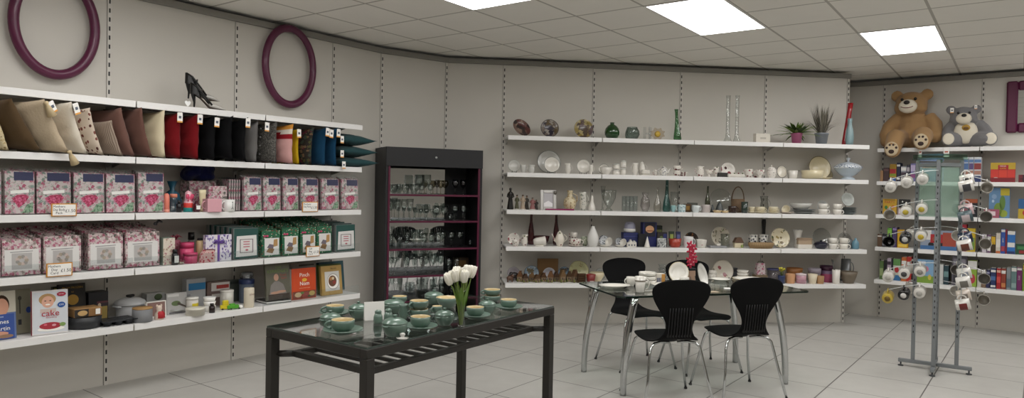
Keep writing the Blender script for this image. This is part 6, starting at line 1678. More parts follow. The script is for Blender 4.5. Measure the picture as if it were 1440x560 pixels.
P, w, h = q(5, 1153, 1171.5, 373.5, .21); T = thing('candle_jar', 'tall pink jar candle with a deep purple lid', 'candle', P, BZ)
MB().lathe([(0, 0), (w * .42, 0), (w * .45, h * .5, mat('a84a6a', .25, coat=.4)), (w * .47, h * .72, mat('77607c', .3)), (0, h * .72, mat('77607c', .3))], mat('a84a6a', .25, coat=.4), 24).part('jar', T); MB().lathe([(0, h * .72), (w * .5, h * .72), (w * .5, h), (0, h)], mat('3a1530', .4), 24).part('lid', T)
P, w, h = q(5, 1170, 1181, 379.5, .07); T = thing('utensil_pot', 'white pot holding a dark brush', 'pot', P, BZ)
MB().lathe(hollow([(w * .4, 0), (w * .42, .01), (w * .5, h)], CH), CH, 22).part('pot', T)
P2, w2, h2 = q(5, 1166, 1172, 365, .07)
MB().tube([(0.0, .0, .02), (-.012, 0, .1), (-.05, .0, h2)], [.007, .007, .011], mat('4a4743', .5), 8).single('brush', 'dark handled brush leaning in the white utensil pot', 'brush', P + Vector((0, 0, .0)), BZ)
P, w, h = q(5, 1178, 1200, 364.5, .32); T = thing('tankard', 'grey metal tankard behind the brown mixing bowl', 'tankard', P, BZ)
gm = mat('7a7c7e', .35, .6)
MB().lathe(hollow([(w * .33, 0), (w * .34, .01), (w * .28, h)], gm), gm, 24).part('body', T); handle(T, w * .31, h, gm, 0, .3, .85, .75, .005)
P, w, h = q(5, 1181, 1205, 382, .1); T = thing('mixing_bowl', 'brown stoneware bowl at the right end of the lowest shelf', 'bowl', P, BZ)
MB().lathe(hollow([(w * .28, 0), (w * .3, .01), (w * .42, h * .6), (w * .5, h)], mat('6f6455', .45)), mat('6f6455', .45), 28).part('bowl', T)
MB().ell((w * .36, -w * .25, h * .82), (.007, .004, .007), PAPER, 8).part('price_dot', T)
# ================================================================== RIGHT WALL
RZ_ = rz('R')
def rspine(lev, x0, x1, yt, c, label, band=None, title=None, tm=None, dep=.06, nm='book', group=None):
    P, w, h = fit('R', lev, x0, x1, yt, dep)
    return book_spine(nm, label, P, w, h, .2, mat(c, .5), RZ_, group, title, tm, 0, band)
def rbox(lev, x0, x1, yt, faces, label, deco=None, dep=.06, d=.06, nm='game_box'):
    P, w, h = fit('R', lev, x0, x1, yt, dep)
    return box_thing(nm, label, 'box', P, w, h, d, faces, RZ_, None, deco=deco)
K = lambda c: mat(c, .5)
YEL, RED_, GRN, BLU_, NVY, WHT = K('c8a022'), K('a8242a'), K('3f7a3a'), K('2f5f9f'), K('22305f'), K('d8d6d2')
# second shelf
rspine(2, 1237.5, 1241.5, 240, '9a7452', 'thin tan book at the left end under the brown bear', nm='book')
rspine(2, 1242, 1250, 236, '3f2a2c', 'dark brown game box beside the thin tan book', [(.75, .9, K('6a4a4a'))], nm='game_box')
rspine(2, 1250.5, 1260, 231, 'a88426', 'yellow game box with red and green print on the second shelf', [(.45, .72, RED_), (.3, .44, K('7d8f2a')), (0, .22, BLU_)], nm='game_box')
rspine(2, 1260.5, 1265.5, 229, '161a36', 'slim navy game box beside the yellow one', [(.8, .9, WHT), (.1, .2, WHT)], nm='game_box')
rspine(2, 1266.5, 1274, 234, '8a8c94', 'grey white game box with dark figures', [(.7, .92, WHT), (.3, .6, K('40303a')), (.05, .25, WHT)], nm='game_box')
rspine(2, 1274.5, 1279, 232, '35333f', 'slim charcoal game box right of the grey white one', [(.6, .85, K('a09aa0'))], nm='game_box')
rspine(2, 1280, 1287, 230, '6d6a96', 'lilac game box seen beside the stand post', [(.55, .9, K('b5a8c8')), (.2, .4, K('8a4a7a'))], nm='game_box')
rbox(2, 1289, 1326, 229, {'*': K('7f94b8')}, 'flat blue jigsaw box behind the top of the mug stand', [(.2, .98, .7, .98, K('b58f80')), (.3, .5, .74, .92, K('8f4438')), (.6, .8, .74, .92, K('a8603a')), (0, .2, .2, .9, K('a9b3c8'))])
for x0, x1, c, lab in ((1354, 1361.5, '4a6a9a', 'leftmost of three tall white and navy jigsaw boxes'), (1362, 1368.5, '5a4a7a', 'middle one of three tall white and navy jigsaw boxes'), (1369, 1379.5, '8a3a3a', 'rightmost of three tall white and navy jigsaw boxes')):
    rspine(2, x0, x1, 221, 'cfd2d6', lab, [(.0, .24, NVY), (.5, .75, K(c)), (.78, .9, K('5a7aa8')), (.3, .45, K('a87a6a'))], nm='jigsaw_box')
rbox(2, 1392.5, 1427.5, 229, {'*': K('b8322a'), '-x': K('8a8a2a')}, 'red and yellow game box right of the bears', [(0, 1, .66, 1, K('b89a2c')), (.3, .72, .62, .88, RED_), ('t', 'MEGA', .1, .5, .82, WHT), ('t', 'GAME', .1, .5, .7, YEL), (.02, .32, .25, .62, K('c8382e')), (.35, .66, .25, .62, K('d0402e')), (.69, .98, .25, .62, K('c8382e')), (.0, 1, 0, .22, K('7a1a24')), ('o', .22, .14, .12, .12, K('c9b8b0')), ('t', '100', .13, .78, .1, WHT)])
rbox(2, 1432, 1452, 246, {'*': K('6a1a26')}, 'dark red tartan box cut by the right edge', [(.1, .9, .4, .5, K('2a1a20')), (.3, .4, .05, .95, K('2a1a20'))], nm='gift_box')
# middle shelf
rbox(3, 1241, 1260.5, 280, {'*': K('c0982a')}, 'yellow game box with red lettering on the middle shelf', [('t', 'PARTY', .2, .5, .78, RED_, .8), ('o', .5, .2, .3, .16, K('6a2a4a')), ('o', .25, .45, .12, .12, GRN), ('o', .75, .5, .1, .1, K('c8642a')), (.1, .9, .9, .97, K('8a6a1a'))])
rbox(3, 1262.5, 1280, 292.5, {'*': K('b5a0a4')}, 'pale pink box lying under the black one', [(.1, .5, .2, .8, WHT), (.55, .9, .2, .7, K('a02a3a'))], d=.1)
P, w, h = fit('R', 3, 1263.5, 1278.5, 280.5, .06); _, _, h2 = fit('R', 3, 1262.5, 1280, 292.5, .06)
box_thing('game_box', 'black game box resting on the pale pink one', 'box', P + Vector((0, 0, h2)), w, h - h2, .09, K('131315'), RZ_, deco=[(.2, .8, .3, .42, K('8a8a8c')), ('o', .35, .72, .07, .1, WHT)])
rbox(3, 1357, 1374, 280, {'*': K('17171c')}, 'black game box with orange top behind the mugs', [(0, 1, .78, 1, K('9a4a26')), ('t', 'SIZE', .22, .5, .5, WHT, .75), ('t', 'MATTERS', .1, .5, .22, K('8a8aa0'), .7)])
rbox(3, 1390, 1419.5, 264, {'*': K('5f84a8')}, 'tall blue map jigsaw with yellow label', [('p' if False else 'o', .45, .3, .2, .2, K('6d8a3a')), ('o', .65, .5, .14, .24, K('5a7a34')), ('o', .7, .15, .2, .12, K('8a9a3a')), ('o', .25, .7, .12, .08, K('7f9ab8')), (.55, .98, .74, .98, K('b5a42a')), ('t', 'MAP', .08, .76, .86, K('4a5a8a'), .3), ('o', .2, .55, .06, .05, K('a8bcd0'))])
rbox(3, 1383.5, 1405, 294.5, {'*': K('9a5064')}, 'small pink patterned box in front of the map jigsaw', [(.28, .75, .25, .75, K('d8c4c8')), (.05, .2, .1, .9, K('b57a8a'))], dep=.02, d=.03, nm='gift_box')
rbox(3, 1431.5, 1452, 280, {'*': K('2a5a8a')}, 'blue and yellow box cut by the right edge of the middle shelf', [(0, 1, .0, .5, K('b59a2a')), ('o', .5, .3, .2, .15, RED_)])
# second lowest shelf
rspine(4, 1233.5, 1240, 329.5, '5d4633', 'brown book at the left end of the second lowest game shelf', [(.8, .88, WHT)])
rspine(4, 1240.5, 1247, 329, '1c1c22', 'black and white book beside the brown one', [(.1, .8, K('8a8a92')), (.3, .5, K('1c1c22'))])
rspine(4, 1247.5, 1253.5, 321, '5f9a3a', 'bright green book left of the purple one', [(.1, .9, K('83b84f'))])
rspine(4, 1254.5, 1260.5, 320, '45345f', 'purple book right of the bright green one', [(.85, .95, K('8a7aa8'))])
rbox(4, 1261.5, 1276.5, 323.5, {'*': K('c89a1c')}, 'yellow game box with a black dog shape', [('o', .5, .62, .24, .16, K('2a2018')), ('o', .68, .74, .12, .1, K('2a2018')), (.3, .4, .3, .6, K('2a2018')), (.62, .72, .3, .6, K('2a2018')), (.1, .9, .06, .2, K('e0c050'))])
rbox(4, 1294, 1345, 324.5, {'*': K('8a94a4')}, 'wide board game box with a red racing car behind the stand', [(0, .3, .5, 1, WHT), (.28, .62, .35, .8, RED_), ('o', .45, .55, .12, .14, K('e0a080')), (.62, .98, .1, .9, K('a04838')), ('o', .8, .5, .12, .2, K('d8b040')), (0, 1, 0, .2, K('3f6a9a')), ('o', .3, .25, .08, .14, K('1a1a1e')), ('o', .58, .25, .08, .14, K('1a1a1e'))])
rspine(4, 1351.5, 1358.5, 316, 'a01c2c', 'tall red book rising behind the mugs', [(.75, .85, WHT)])
rbox(4, 1359, 1371, 321.5, {'*': K('c0a426')}, 'yellow game box with green print right of the red book', [(.1, .5, .5, .9, K('d8c456')), (.55, .95, .1, .6, K('6d8a3a')), (.1, .5, .1, .4, K('a8502a'))])
for x0, x1, yt, c, lab, bd, ti, tm in (
    (1380.5, 1387, 330, 'b8b0b8', 'pale lilac spined book by the shelf upright', [(.3, .7, K('6a4a6a'))], None, None),
    (1388, 1393, 330.5, '6a4a6a', 'mauve spined book left of the black and yellow one', [(.1, .3, WHT), (.75, .9, WHT)], None, None),
    (1393.5, 1399.5, 332, '3a2a14', 'black book with a yellow lettered spine', [(.5, .95, YEL)], 'UK', K('1a1208')),
    (1400, 1406.5, 328, 'c4bcb0', 'tall white spined book with an orange foot', [(.0, .12, K('b8683a')), (.3, .7, K('d6d0c8'))], None, None),
    (1407, 1413, 322.5, '2f4f9a', 'tall blue spined book with a white top', [(.88, .98, WHT), (.1, .3, K('a03a4a'))], 'world', WHT),
    (1413.3, 1415.6, 323, '7a2036', 'very thin dark red book right of the tall blue one', None, None, None),
    (1416, 1427, 325.5, '2a6ab0', 'broad blue and white book near the green box', [(.85, 1, WHT), (.3, .5, WHT), (.0, .12, NVY)], None, None)):
    rspine(4, x0, x1, yt, c, lab, bd, ti, tm)
rbox(4, 1428, 1452, 344, {'*': K('1f4a2f')}, 'dark green box cut by the right edge', [(.1, .9, .5, .8, K('3f7a4a')), (.2, .5, .1, .4, K('8a2a2a'))], nm='gift_box')
# lowest shelf
rspine(5, 1236.5, 1242, 367, '4f6a3a', 'green book at the left end of the lowest game shelf', [(.2, .6, K('8a9a6a'))])
rspine(5, 1242.5, 1246.5, 366, '121216', 'slim black book at the left of the lowest game shelf')
rspine(5, 1247, 1252.5, 363.5, 'a89aa8', 'white and purple spined book beside the slim black one', [(.1, .4, K('5a3a6a')), (.7, .85, K('3a2a3a'))])
rspine(5, 1253, 1255, 365, '1a1a26', 'very thin dark book left of the green and white box')
rbox(5, 1255.5, 1265.5, 364.5, {'*': K('b8bcae')}, 'green and white game box with a red disc', [(0, 1, .7, 1, K('5a8a4a')), ('o', .5, .5, .3, .14, RED_), (0, 1, 0, .25, K('2f6a9a'))])
rspine(5, 1267, 1274, 362, 'b8642a', 'orange spined book on the lowest game shelf', [(.7, .85, WHT), (.1, .25, K('7a3a1a'))])
rspine(5, 1274.5, 1281, 361.5, 'b02a20', 'red spined book next to the orange one', [(.65, .8, WHT)])
rspine(5, 1281.5, 1288.5, 366, '1c1416', 'black spined box next to the red book', [(.3, .5, K('5a2a3a'))], nm='game_box')
rbox(5, 1289, 1313, 365.5, {'*': K('7fa6c8')}, 'light blue picture box with pink and green shapes', [(0, 1, 0, .3, K('7a9a3a')), ('o', .55, .6, .14, .12, K('c87a94')), ('o', .3, .4, .1, .08, K('b04a5a')), ('o', .75, .25, .1, .12, K('c8b44a')), (.05, .5, .8, .92, K('d8e0e8'))])
rspine(5, 1318, 1326, 372, 'c4c6c4', 'white spined book right of the stand posts')
rspine(5, 1326.5, 1333.5, 374, '1f3a42', 'dark teal spined book right of the white one', [(.4, .7, K('6a8a8a'))])
rbox(5, 1338, 1359, 360, {'*': K('5d5a62')}, 'grey game box behind the hanging white mugs', [(.1, .9, .6, .9, K('8a8690')), (.1, .6, .1, .4, K('2a2a30'))])
rbox(5, 1360.5, 1373, 366.5, {'*': K('8aa83a')}, 'lime green game box with a white top and red blob', [(0, 1, .66, .98, WHT), ('o', .5, .3, .34, .18, K('b03a44'))])
for i, (x0, x1, yt, c, lab, bd) in enumerate((
    (1374, 1379.5, 380, 'c0bcb4', 'cream spined book just right of the upright', [(.7, .85, K('6a6a6a'))]),
    (1380, 1386, 380.5, '7a6450', 'tan spined book with a white top', [(.8, .95, WHT), (.3, .5, K('4a3a2c'))]),
    (1386.5, 1391.5, 380, '2a2c50', 'narrow dark blue book', [(.8, .9, K('8a8ab0'))]),
    (1392.5, 1400, 377.5, '1c2c58', 'dark blue book with a white disc near its foot', [(.8, .92, WHT), (.06, .16, WHT), (.4, .6, K('4a6a9a'))]),
    (1401, 1407, 378, 'a01c24', 'red spined book in the right hand row', [(.8, .92, K('d0a08a')), (.3, .6, K('c84a44'))]),
    (1407.5, 1414, 378, '8a3a2a', 'rust spined book in the right hand row', [(.75, .9, WHT), (.1, .3, K('c07a4a'))]),
    (1415, 1421, 377, '7f868a', 'grey spined book left of the teal grey one', [(.1, .5, K('5a6a74'))]),
    (1421.5, 1429, 375.5, '5f7a7a', 'teal grey spined book', [(.8, .95, WHT), (.1, .3, K('8aa0a0'))]),
    (1429.5, 1436.5, 376.5, '6a1f5a', 'purple spined book near the right edge', [(.88, .97, WHT)]),
    (1437.5, 1446, 371.5, '6a8a2a', 'green spined book cut by the right edge', [(.8, .95, K('c8a83a'))]))):
    rspine(5, x0, x1, yt, c, lab, bd, 'story' if i == 8 else None, WHT)

# square purple mirror hung beside the bears
_s0, _z0, _z1 = 1.215, CZ + .725, CZ + 1.295
T = thing('wall_mirror', 'square purple framed mirror at the right edge above the games', 'mirror', wpt('R', _s0, DEP - .045, _z0), RZ_)
hh = _z1 - _z0; ww = .62; f_ = .105
for n, lo, hi in (('frame_side', (0, 0, 0), (f_, .04, hh)), ('frame_side', (ww - f_, 0, 0), (ww, .04, hh)), ('frame_side', (f_, 0, 0), (ww - f_, .04, f_)), ('frame_side', (f_, 0, hh - f_), (ww - f_, .04, hh))):
    MB().box(lo, hi, PURPLE, .016).part(n, T)
MB().box((f_ - .005, .018, f_ - .005), (ww - f_ + .005, .022, hh - f_ + .005), MIR, .0005).part('mirror_glass', T)

# ---- teddy bears
def bear(label, P, rot, fur, sc, feet, arms, head, muzz, pads, pad_m, brown):
    T = thing('teddy_bear', label, 'teddy bear', P, rot, 'teddy bears')
    b = MB(); S = sc
    def e(c, r): b.ell([x * S for x in c], [x * S for x in r], fur, 16)
    e((0, .02, .19), (.17, .14, .19)); e((0, .02, .31), (.15, .125, .13))
    hx, hy, hz = head
    e((hx, hy, hz), (.165, .15, .145)); e((hx - .08, hy - .03, hz - .04), (.09, .09, .08)); e((hx + .08, hy - .03, hz - .04), (.09, .09, .08))
    for s in (-1, 1): e((hx + s * .15, hy + .01, hz + .105), (.066, .036, .066))
    e((hx, hy - .14, hz - .03), (.085, .07, .07))
    for a in arms: b.tube([[x * S for x in p] for p in a], [.075 * S, .08 * S, .07 * S, .062 * S], fur, 12)
    for a in arms: e(a[-1], (.07, .068, .075))
    for k, f in enumerate(feet):
        b.tube([[x * S for x in p] for p in f], [.1 * S, .1 * S, .085 * S], fur, 12); e(f[-1], (.088, .05, .098))
    fuse(b, 'body', T, .013, 5, fur)
    b = MB(); b.ell((hx * S, (hy - .175) * S, (hz - .038) * S), (.094 * S, .06 * S, .078 * S), muzz, 16); b.part('muzzle', T)
    b = MB(); b.ell((hx * S, (hy - .235) * S, (hz + .0) * S), (.032 * S, .02 * S, .024 * S), mat('17110f', .3), 12); b.part('nose', T)
    for s in (-1, 1):
        b = MB(); b.ell(((hx + s * .066) * S, (hy - .143) * S, (hz + .045) * S), (.016 * S, .012 * S, .018 * S), mat('0d0a09', .15), 10); b.part('eye', T)
    if brown:
        MB().tube([[(hx + .06 * (i / 5 - 1)) * S, (hy - .236 + .018 * abs(i - 5) / 5) * S, (hz - .06 + .016 * (abs(i - 5) / 5) ** 2) * S] for i in range(11)], .005 * S, mat('7a4a44', .6), 6).part('smile', T)
    for f in feet:
        x, y, z = f[-1]
        o = MB(); o.X = Tr(x * S, (y - .045) * S, z * S)
        o.ell((0, 0, 0), (.07 * S, .014 * S, .08 * S), pad_m, 16); p = o.part('foot_sole', T)
        if pads:
            o = MB(); o.X = Tr(x * S, (y - .054) * S, z * S); dk = mat('33201a', .7)
            o.ell((.0, 0, -.028 * S), (.032 * S, .008 * S, .026 * S), dk, 12); o.part('paw_pad', p)
            for dx, dz in ((-.045, .012), (-.016, .042), (.018, .043), (.046, .012)):
                o = MB(); o.X = Tr(x * S, (y - .054) * S, z * S)
                o.ell((dx * S, .002, dz * S), (.014 * S, .008 * S, .015 * S), dk, 10); o.part('toe_pad', p)
    return T
BRN = mat('a6845c', .95, bump=1.0, bscale=110, sheen=.6); GRY = mat('7d7c7e', .95, bump=1.0, bscale=110, sheen=.6); IVO = mat('e2dac8', .9, bump=.6, bscale=120, sheen=.4)
P = wpt('R', spx('R', 1283, .2, LEV[1]), .21, LEV[1] + .001)
T = bear('big brown teddy bear with paw print soles', P, RZ_ - .08, BRN, 1.03, [((-.09, -.05, .11), (-.12, -.24, .115), (-.125, -.345, -.02)), ((.09, -.05, .11), (.145, -.22, .13), (.155, -.33, .06))],
     [((-.14, .02, .36), (-.235, -.02, .25), (-.26, -.08, .15), (-.245, -.1, .09)), ((.14, .02, .36), (.215, -.0, .26), (.23, -.04, .19), (.235, -.06, .13))], (-.02, -.01, .5), IVO, True, mat('c9b79a', .9), True)
P = wpt('R', spx('R', 1357, .2, LEV[1]), .2, LEV[1] + .001)
T = bear('smaller grey teddy bear with cream soles and belly', P, RZ_ + .1, GRY, .8, [((-.09, -.04, .11), (-.16, -.16, .11), (-.205, -.23, .11)), ((.09, -.04, .11), (.2, -.15, .11), (.28, -.2, .11))],
     [((-.14, .02, .34), (-.2, -.03, .25), (-.22, -.1, .17), (-.2, -.14, .14)), ((.14, .02, .34), (.21, -.03, .26), (.25, -.08, .2), (.26, -.1, .17))], (-.03, -.03, .43), IVO, False, IVO, False)
b = MB(); b.ell((.0, -.075, .17), (.115, .06, .13), IVO, 18); b.part('belly_patch', T)
b = MB(); b.ell((.0, -.136, .215), (.04, .012, .034), mat('b08a2c', .5), 16); bd = b.part('gold_badge', T)
o = MB(); o.ell((0, -.148, .208), (.026, .004, .016), mat('6a4a1c', .6), 12); o.part('badge_mark', bd)
price_tag(T, -.135, -.12, .44, I4, .8); price_tag(T, .085, -.13, .46, I4, .6)
P, w, h = fit('R', 1, 1307, 1312, 207, -.012)
for x0, x1, lab in ((1292, 1296.5, 'narrow white ticket hanging below the brown bear'), (1327, 1335, 'white ticket hanging below the grey bear')):
    P, w, h = fit('R', 1, x0, x1, 205, -.01)
    MB().box((-w / 2, 0, -.11), (w / 2, .0012, -.002), PAPER, .0004).quad(-w * .3, w * .3, -.06, -.045, -.001, mat('b0503a', .6)).single('shelf_ticket', lab, 'ticket', P, RZ_)
# ================================================================== MUG STAND
MC = Vector((3.633, 5.972, 0)); MA = math.radians(-34)
MU = Vector((math.cos(MA), math.sin(MA), 0)); MN = Vector((math.sin(MA), -math.cos(MA), 0))   # MN points to the viewer
MST = thing('mug_stand', 'grey metal mug stand with green glass panels and curved hooks', 'stand', MC, MA)
MG = mat('7d8183', .5, .2)
b = MB()
b.box((-.27, -.016, .035), (.27, .016, .065), MG, .003).part('base_bar', MST)
MB().box((-.016, -.275, .034), (.016, -.0165, .064), MG, .003).box((-.016, .0165, .034), (.016, .275, .064), MG, .003).part('base_bar', MST)
for x, y in ((-.25, 0), (.25, 0), (0, -.255), (0, .255)):
    MB().lathe([(0, 0), (.022, 0), (.022, .008), (.006, .012), (.006, .034), (0, .034)], mat('3a3c3e', .5), 14, Tr(x, y, 0)).part('levelling_foot', MST)
PO = .16; TOP = 1.79
for x, y in ((-PO, 0), (PO, 0), (0, -PO), (0, PO)):
    b = MB().box((x - .015, y - .015, .065), (x + .015, y + .015, TOP), MG, .003)
    z = .3
    while z < 1.7:
        b.box((x - .004, y - .0158, z), (x + .004, y - .0148, z + .018), DARK, .0002); z += .05
    b.part('post', MST)
FROST = bpy.data.materials.new('frosted_green_glass'); FROST.use_nodes = True
nt = FROST.node_tree; pb = nt.nodes['Principled BSDF']; pb.inputs['Base Color'].default_value = lin('c5ddd2'); pb.inputs['Roughness'].default_value = .25
tr = nt.nodes.new('ShaderNodeBsdfTransparent'); tr.inputs['Color'].default_value = lin('f4faf7'); ms = nt.nodes.new('ShaderNodeMixShader'); ms.inputs['Fac'].default_value = .2
nt.links.new(tr.outputs[0], ms.inputs[1]); nt.links.new(pb.outputs[0], ms.inputs[2]); nt.links.new(ms.outputs[0], nt.nodes['Material Output'].inputs['Surface'])
for k in range(4):
    X = Rz(k * PI / 2)
    b = MB(); b.X = X @ Tr(-PO / 2, -PO / 2, 0) @ Rz(-PI / 4)
    b.box((-.088, -.004, 1.31), (.088, .004, 1.73), FROST, .001); b.part('glass_panel', MST)
    b = MB(); b.X = X @ Tr(-PO / 2, -PO / 2, 0) @ Rz(-PI / 4)
    b.box((-.1, -.01, 1.735), (.1, .01, 1.765), MG, .002); b.part('top_rail', MST)
b = MB(); b.X = Rz(PI / 4); b.box((-.145, -.145, TOP + .001), (.145, .145, TOP + .016), glass('b5dcc8', '3f8f70'), .002); b.part('glass_top', MST)
b = MB(); b.X = Rz(PI / 4); b.box((-.142, -.142, TOP + .0165), (.142, .142, TOP + .05), glass('7fc0a0', '2a7a58'), .004); b.part('upper_glass_slab', MST)
tiers = [1.70, 1.455, 1.225, .93, .75]
PA = PO + .026
dirs = {'left': (Vector((0, -PA, 0)), Vector((-1, 0, 0))), 'front': (Vector((PA, 0, 0)), Vector((0, -1, 0))), 'right': (Vector((0, PA, 0)), Vector((1, 0, 0))), 'rear': (Vector((-PA, 0, 0)), Vector((0, 1, 0)))}
def armpt(dr, z, t):
    o, d = dirs[dr]
    return o + d * (.016 + .35 * t) + Vector((0, 0, z - .085 * t ** 1.6))
for dr in dirs:
    for i, z in enumerate(tiers):
        b = MB(); o_ = dirs[dr][0]; b.tube([o_ * (PO / PA) + Vector((0, 0, z)), o_ * .97 + Vector((0, 0, z))] + [armpt(dr, z, t / 8) for t in range(9)], .0035, mat('c9cbcb', .3, .6), 6); b.part('hook_arm', MST)
WM = mat('d2cfc8', .25, coat=.4); GM = mat('a39e94', .35, coat=.2); BM = mat('111113', .2, coat=.5); YM = mat('b59d3a', .3, coat=.4)
def hang(dr, i, t, m, label, mi=None, open_=False, deco=None, r=.046, h=.1):
    p = armpt(dr, tiers[i], t)
    W_ = MST_M @ p
    T = thing('mug', label, 'mug', W_, MA + {'left': 0, 'right': 0, 'front': -PI / 2, 'rear': PI / 2}[dr], 'mugs hanging on the stand')
    # mug axis along local y, handle up
    A = Matrix(((0, 1, 0, 0), (0, 0, 1 if not open_ else -1, 0), (1, 0, 0, 0), (0, 0, 0, 1)))
    X = Rx(.22 if not open_ else -.12) @ Tr(0, 0, -1.59 * r + .0095) @ A @ Tr(0, 0, -h / 2)
    mug_mesh(T, r, h, m, mi, 0, X, None, .93)
    if deco: 
        b = MB(); b.X = X; deco(b, r, h); b.part('print', T)
    return T
MST_M = Matrix.Translation(MC) @ Rz(MA)
def spot(c):
    return lambda b, r, h: b.lathe([(0, -.0008), (r * .5, -.0008), (r * .5, -.0002), (0, -.0002)], mat(c, .4), 16)
def band(c):
    def f(b, r, h):
        n0 = len(b.f); b.lathe([(r * .975 + .0008, h * .25), (r * .99 + .0008, h * .8)], mat(c, .4), 24)
        keep = [k for k in range(24) if k % 24 in (5, 6, 7, 8, 9, 10, 11, 12, 17, 18, 19)]
        b.f = [b.f[k] for k in keep]; b.m = [b.m[k] for k in keep]; b.s = [True] * len(keep)
    return f
tn = ('top', 'second', 'third', 'fourth', 'lowest'); pl = ('inner', 'middle', 'outer')
L_ = [[(WM, 'plain white', spot('bdbab3'))] * 3, [(WM, 'white', spot('b8a53a'))] * 2 + [(GM, 'stone grey', None)], [(WM, 'white', spot('c2a832')), (BM, 'black', spot('c8c8c8')), (BM, 'glossy black', None)],
      [(WM, 'white', spot('8f8c86')), (WM, 'white', spot('4a4a4a')), (WM, 'white', spot('b5b2aa'))], [(WM, 'white', spot('b0ada6')), (BM, 'black', spot('d5d3d0')), (YM, 'mustard yellow', spot('6a5420'))]]
for i in range(5):
    for k, t in enumerate((.27, .6, .94)):
        m, nm, dc = L_[i][k]
        hang('left', i, t, m, '%s mug, %s one on the %s left hook' % (nm, pl[k], tn[i]), None, (i == 1 and k == 2) or (i == 2 and k == 2), dc)
F_ = [[(WM, 'white', band('1e1c1c')), (WM, 'white', band('3a3a3e'))], [(mat('c9aeb0', .3, coat=.3), 'pale pink', band('8a5a64')), (mat('46565a', .35), 'slate', band('b5a8aa'))], [(mat('1c2640', .3, coat=.4), 'navy', band('8f98b0')), (WM, 'white', band('5d2f18'))],
      [(WM, 'white', band('8a8f98')), (WM, 'white', band('6a675f'))], [(mat('cbbfb2', .3, coat=.3), 'cream', band('8a8076')), (WM, 'white', band('6a1f1c'))]]
fw = [['black and grey print', 'dark square print'], ['faint rose print', 'paler print'], ['light blue print', 'brown swirl print'], ['grey house print', 'small figure print'], ['soft grey print', 'red brown picture']]
for i in range(5):
    for k, t in enumerate((.3, .85)):
        m, nm, dc = F_[i][k]
        hang('front', i, t, m, '%s mug with %s on the %s hook facing the viewer' % (nm, fw[i][k], tn[i]), None, False, dc)
for i in range(5):
    for k, t in enumerate((.35, .92)):
        if i == 0 and k == 0: continue
        hang('right', i, t, GM if (i + k) % 2 else WM, '%s mug, %s on the %s right hook, mouth to the viewer' % ('stone' if (i + k) % 2 else 'white', ('inner', 'outer')[k], tn[i]), mat('8f8b84', .5) if i % 2 else None, True)
for i in (2, 3, 4):
    hang('rear', i, .5, GM, 'grey mug behind the posts on the %s rear hook' % tn[i], None, i == 3)

# ================================================================== DISPLAY TABLE WITH GREEN POTTERY
TN, TR, TL = [Vector((p.x, p.y, 0)) for p in (onz(516, 491, .75), onz(780, 431, .75), onz(366, 461, .75))]
TA = math.atan2((TR - TN).y, (TR - TN).x); TLN = (TR - TN).length; TWD = (TL - TN).length
DT = thing('display_table', 'long dark metal table with a glass top holding the green pottery', 'table', TN, TA)
TM = mat('2a2723', .5, .2)
for x0 in (0, TLN - .05):
    for y0 in (0, TWD - .05):
        MB().box((x0, y0, 0), (x0 + .05, y0 + .05, .70), TM, .003).part('leg', DT)
b = MB()
b.box((0, 0, .7005), (TLN, .045, .745), TM, .003).box((0, TWD - .045, .7005), (TLN, TWD, .745), TM, .003).box((0, .0455, .7005), (.045, TWD - .0455, .745), TM, .003).box((TLN - .045, .0455, .7005), (TLN, TWD - .0455, .745), TM, .003)
b.part('top_frame', DT)
TGL = glass('dfe4e0', 'b4bcb7')
MB().box((.003, .003, .7455), (TLN - .003, TWD - .003, .7535), {'*': mat('2a3a34', .1, coat=.5), '+z': TGL, '-z': TGL}, .001).part('glass_top', DT)
b = MB(); i0 = .09; zr = .595
b.box((i0, i0, zr), (TLN - i0, i0 + .03, zr + .03), TM, .002).box((i0, TWD - i0 - .03, zr), (TLN - i0, TWD - i0, zr + .03), TM, .002).box((i0, i0 + .0305, zr), (i0 + .03, TWD - i0 - .0305, zr + .03), TM, .002).box((TLN - i0 - .03, i0 + .0305, zr), (TLN - i0, TWD - i0 - .0305, zr + .03), TM, .002)
b.part('rack_frame', DT)
n = 15
for i in range(n):
    x = i0 + .05 + (TLN - 2 * i0 - .1) * i / (n - 1)
    MB().box((x - .008, i0 + .031, zr + .006), (x + .008, TWD - i0 - .031, zr + .024), TM, .002).part('rack_slat', DT)
for x, sx in ((.04, 1), (TLN - .04, -1)):
    for y, sy in ((.04, 1), (TWD - .04, -1)):
        MB().tube([(x, y, zr + .015), (x + sx * (i0 - .03), y + sy * (i0 - .03), zr + .015)], .017, TM, 4).part('corner_bracket', DT)
TZ = .7537
def tb(px, py, z=TZ):
    P = onz(px, py, z); return P, proj(P)[2] / F
DEN = mat('5f776a', .28, coat=.5, bump=.05, bscale=40); DCR = mat('cdb98a', .3, coat=.4); DRI = mat('6a5a3c', .4)
def dcup(cx, by, wpx, hpx, ang, label, sauc=True, mi=DCR):
    """cup on its saucer; cx, by: middle and lowest row of the cup's foot"""
    P, k = tb(cx, by); r, h = wpx * k / 2, hpx * k * .88
    if sauc:
        MB().lathe([(0, .002), (r * .8, 0), (r * .85, .004), (r * 1.75, .022), (r * 1.72, .027), (r * .9, .011), (r * .6, .008), (0, .008)], DEN, 30).single('saucer', 'green saucer under the ' + label, 'saucer', P, TA)
    T = thing('teacup', label, 'cup', P + Vector((0, 0, .009 if sauc else .0)), TA + ang)
    MB().lathe(cup_profile(r, h, DEN, mi, .5, 1.0, .005), DEN, 28).part('bowl', T)
    handle(T, r, h, DEN, 0, .3, .85, .55, .0055)
def dpot(cx, by, wpx, hpx, label):
    P, k = tb(cx, by)
    T = thing('sugar_bowl', label, 'bowl', P, TA); lidded(T, wpx * k / 2.25, hpx * k * .93, DEN, True, True)
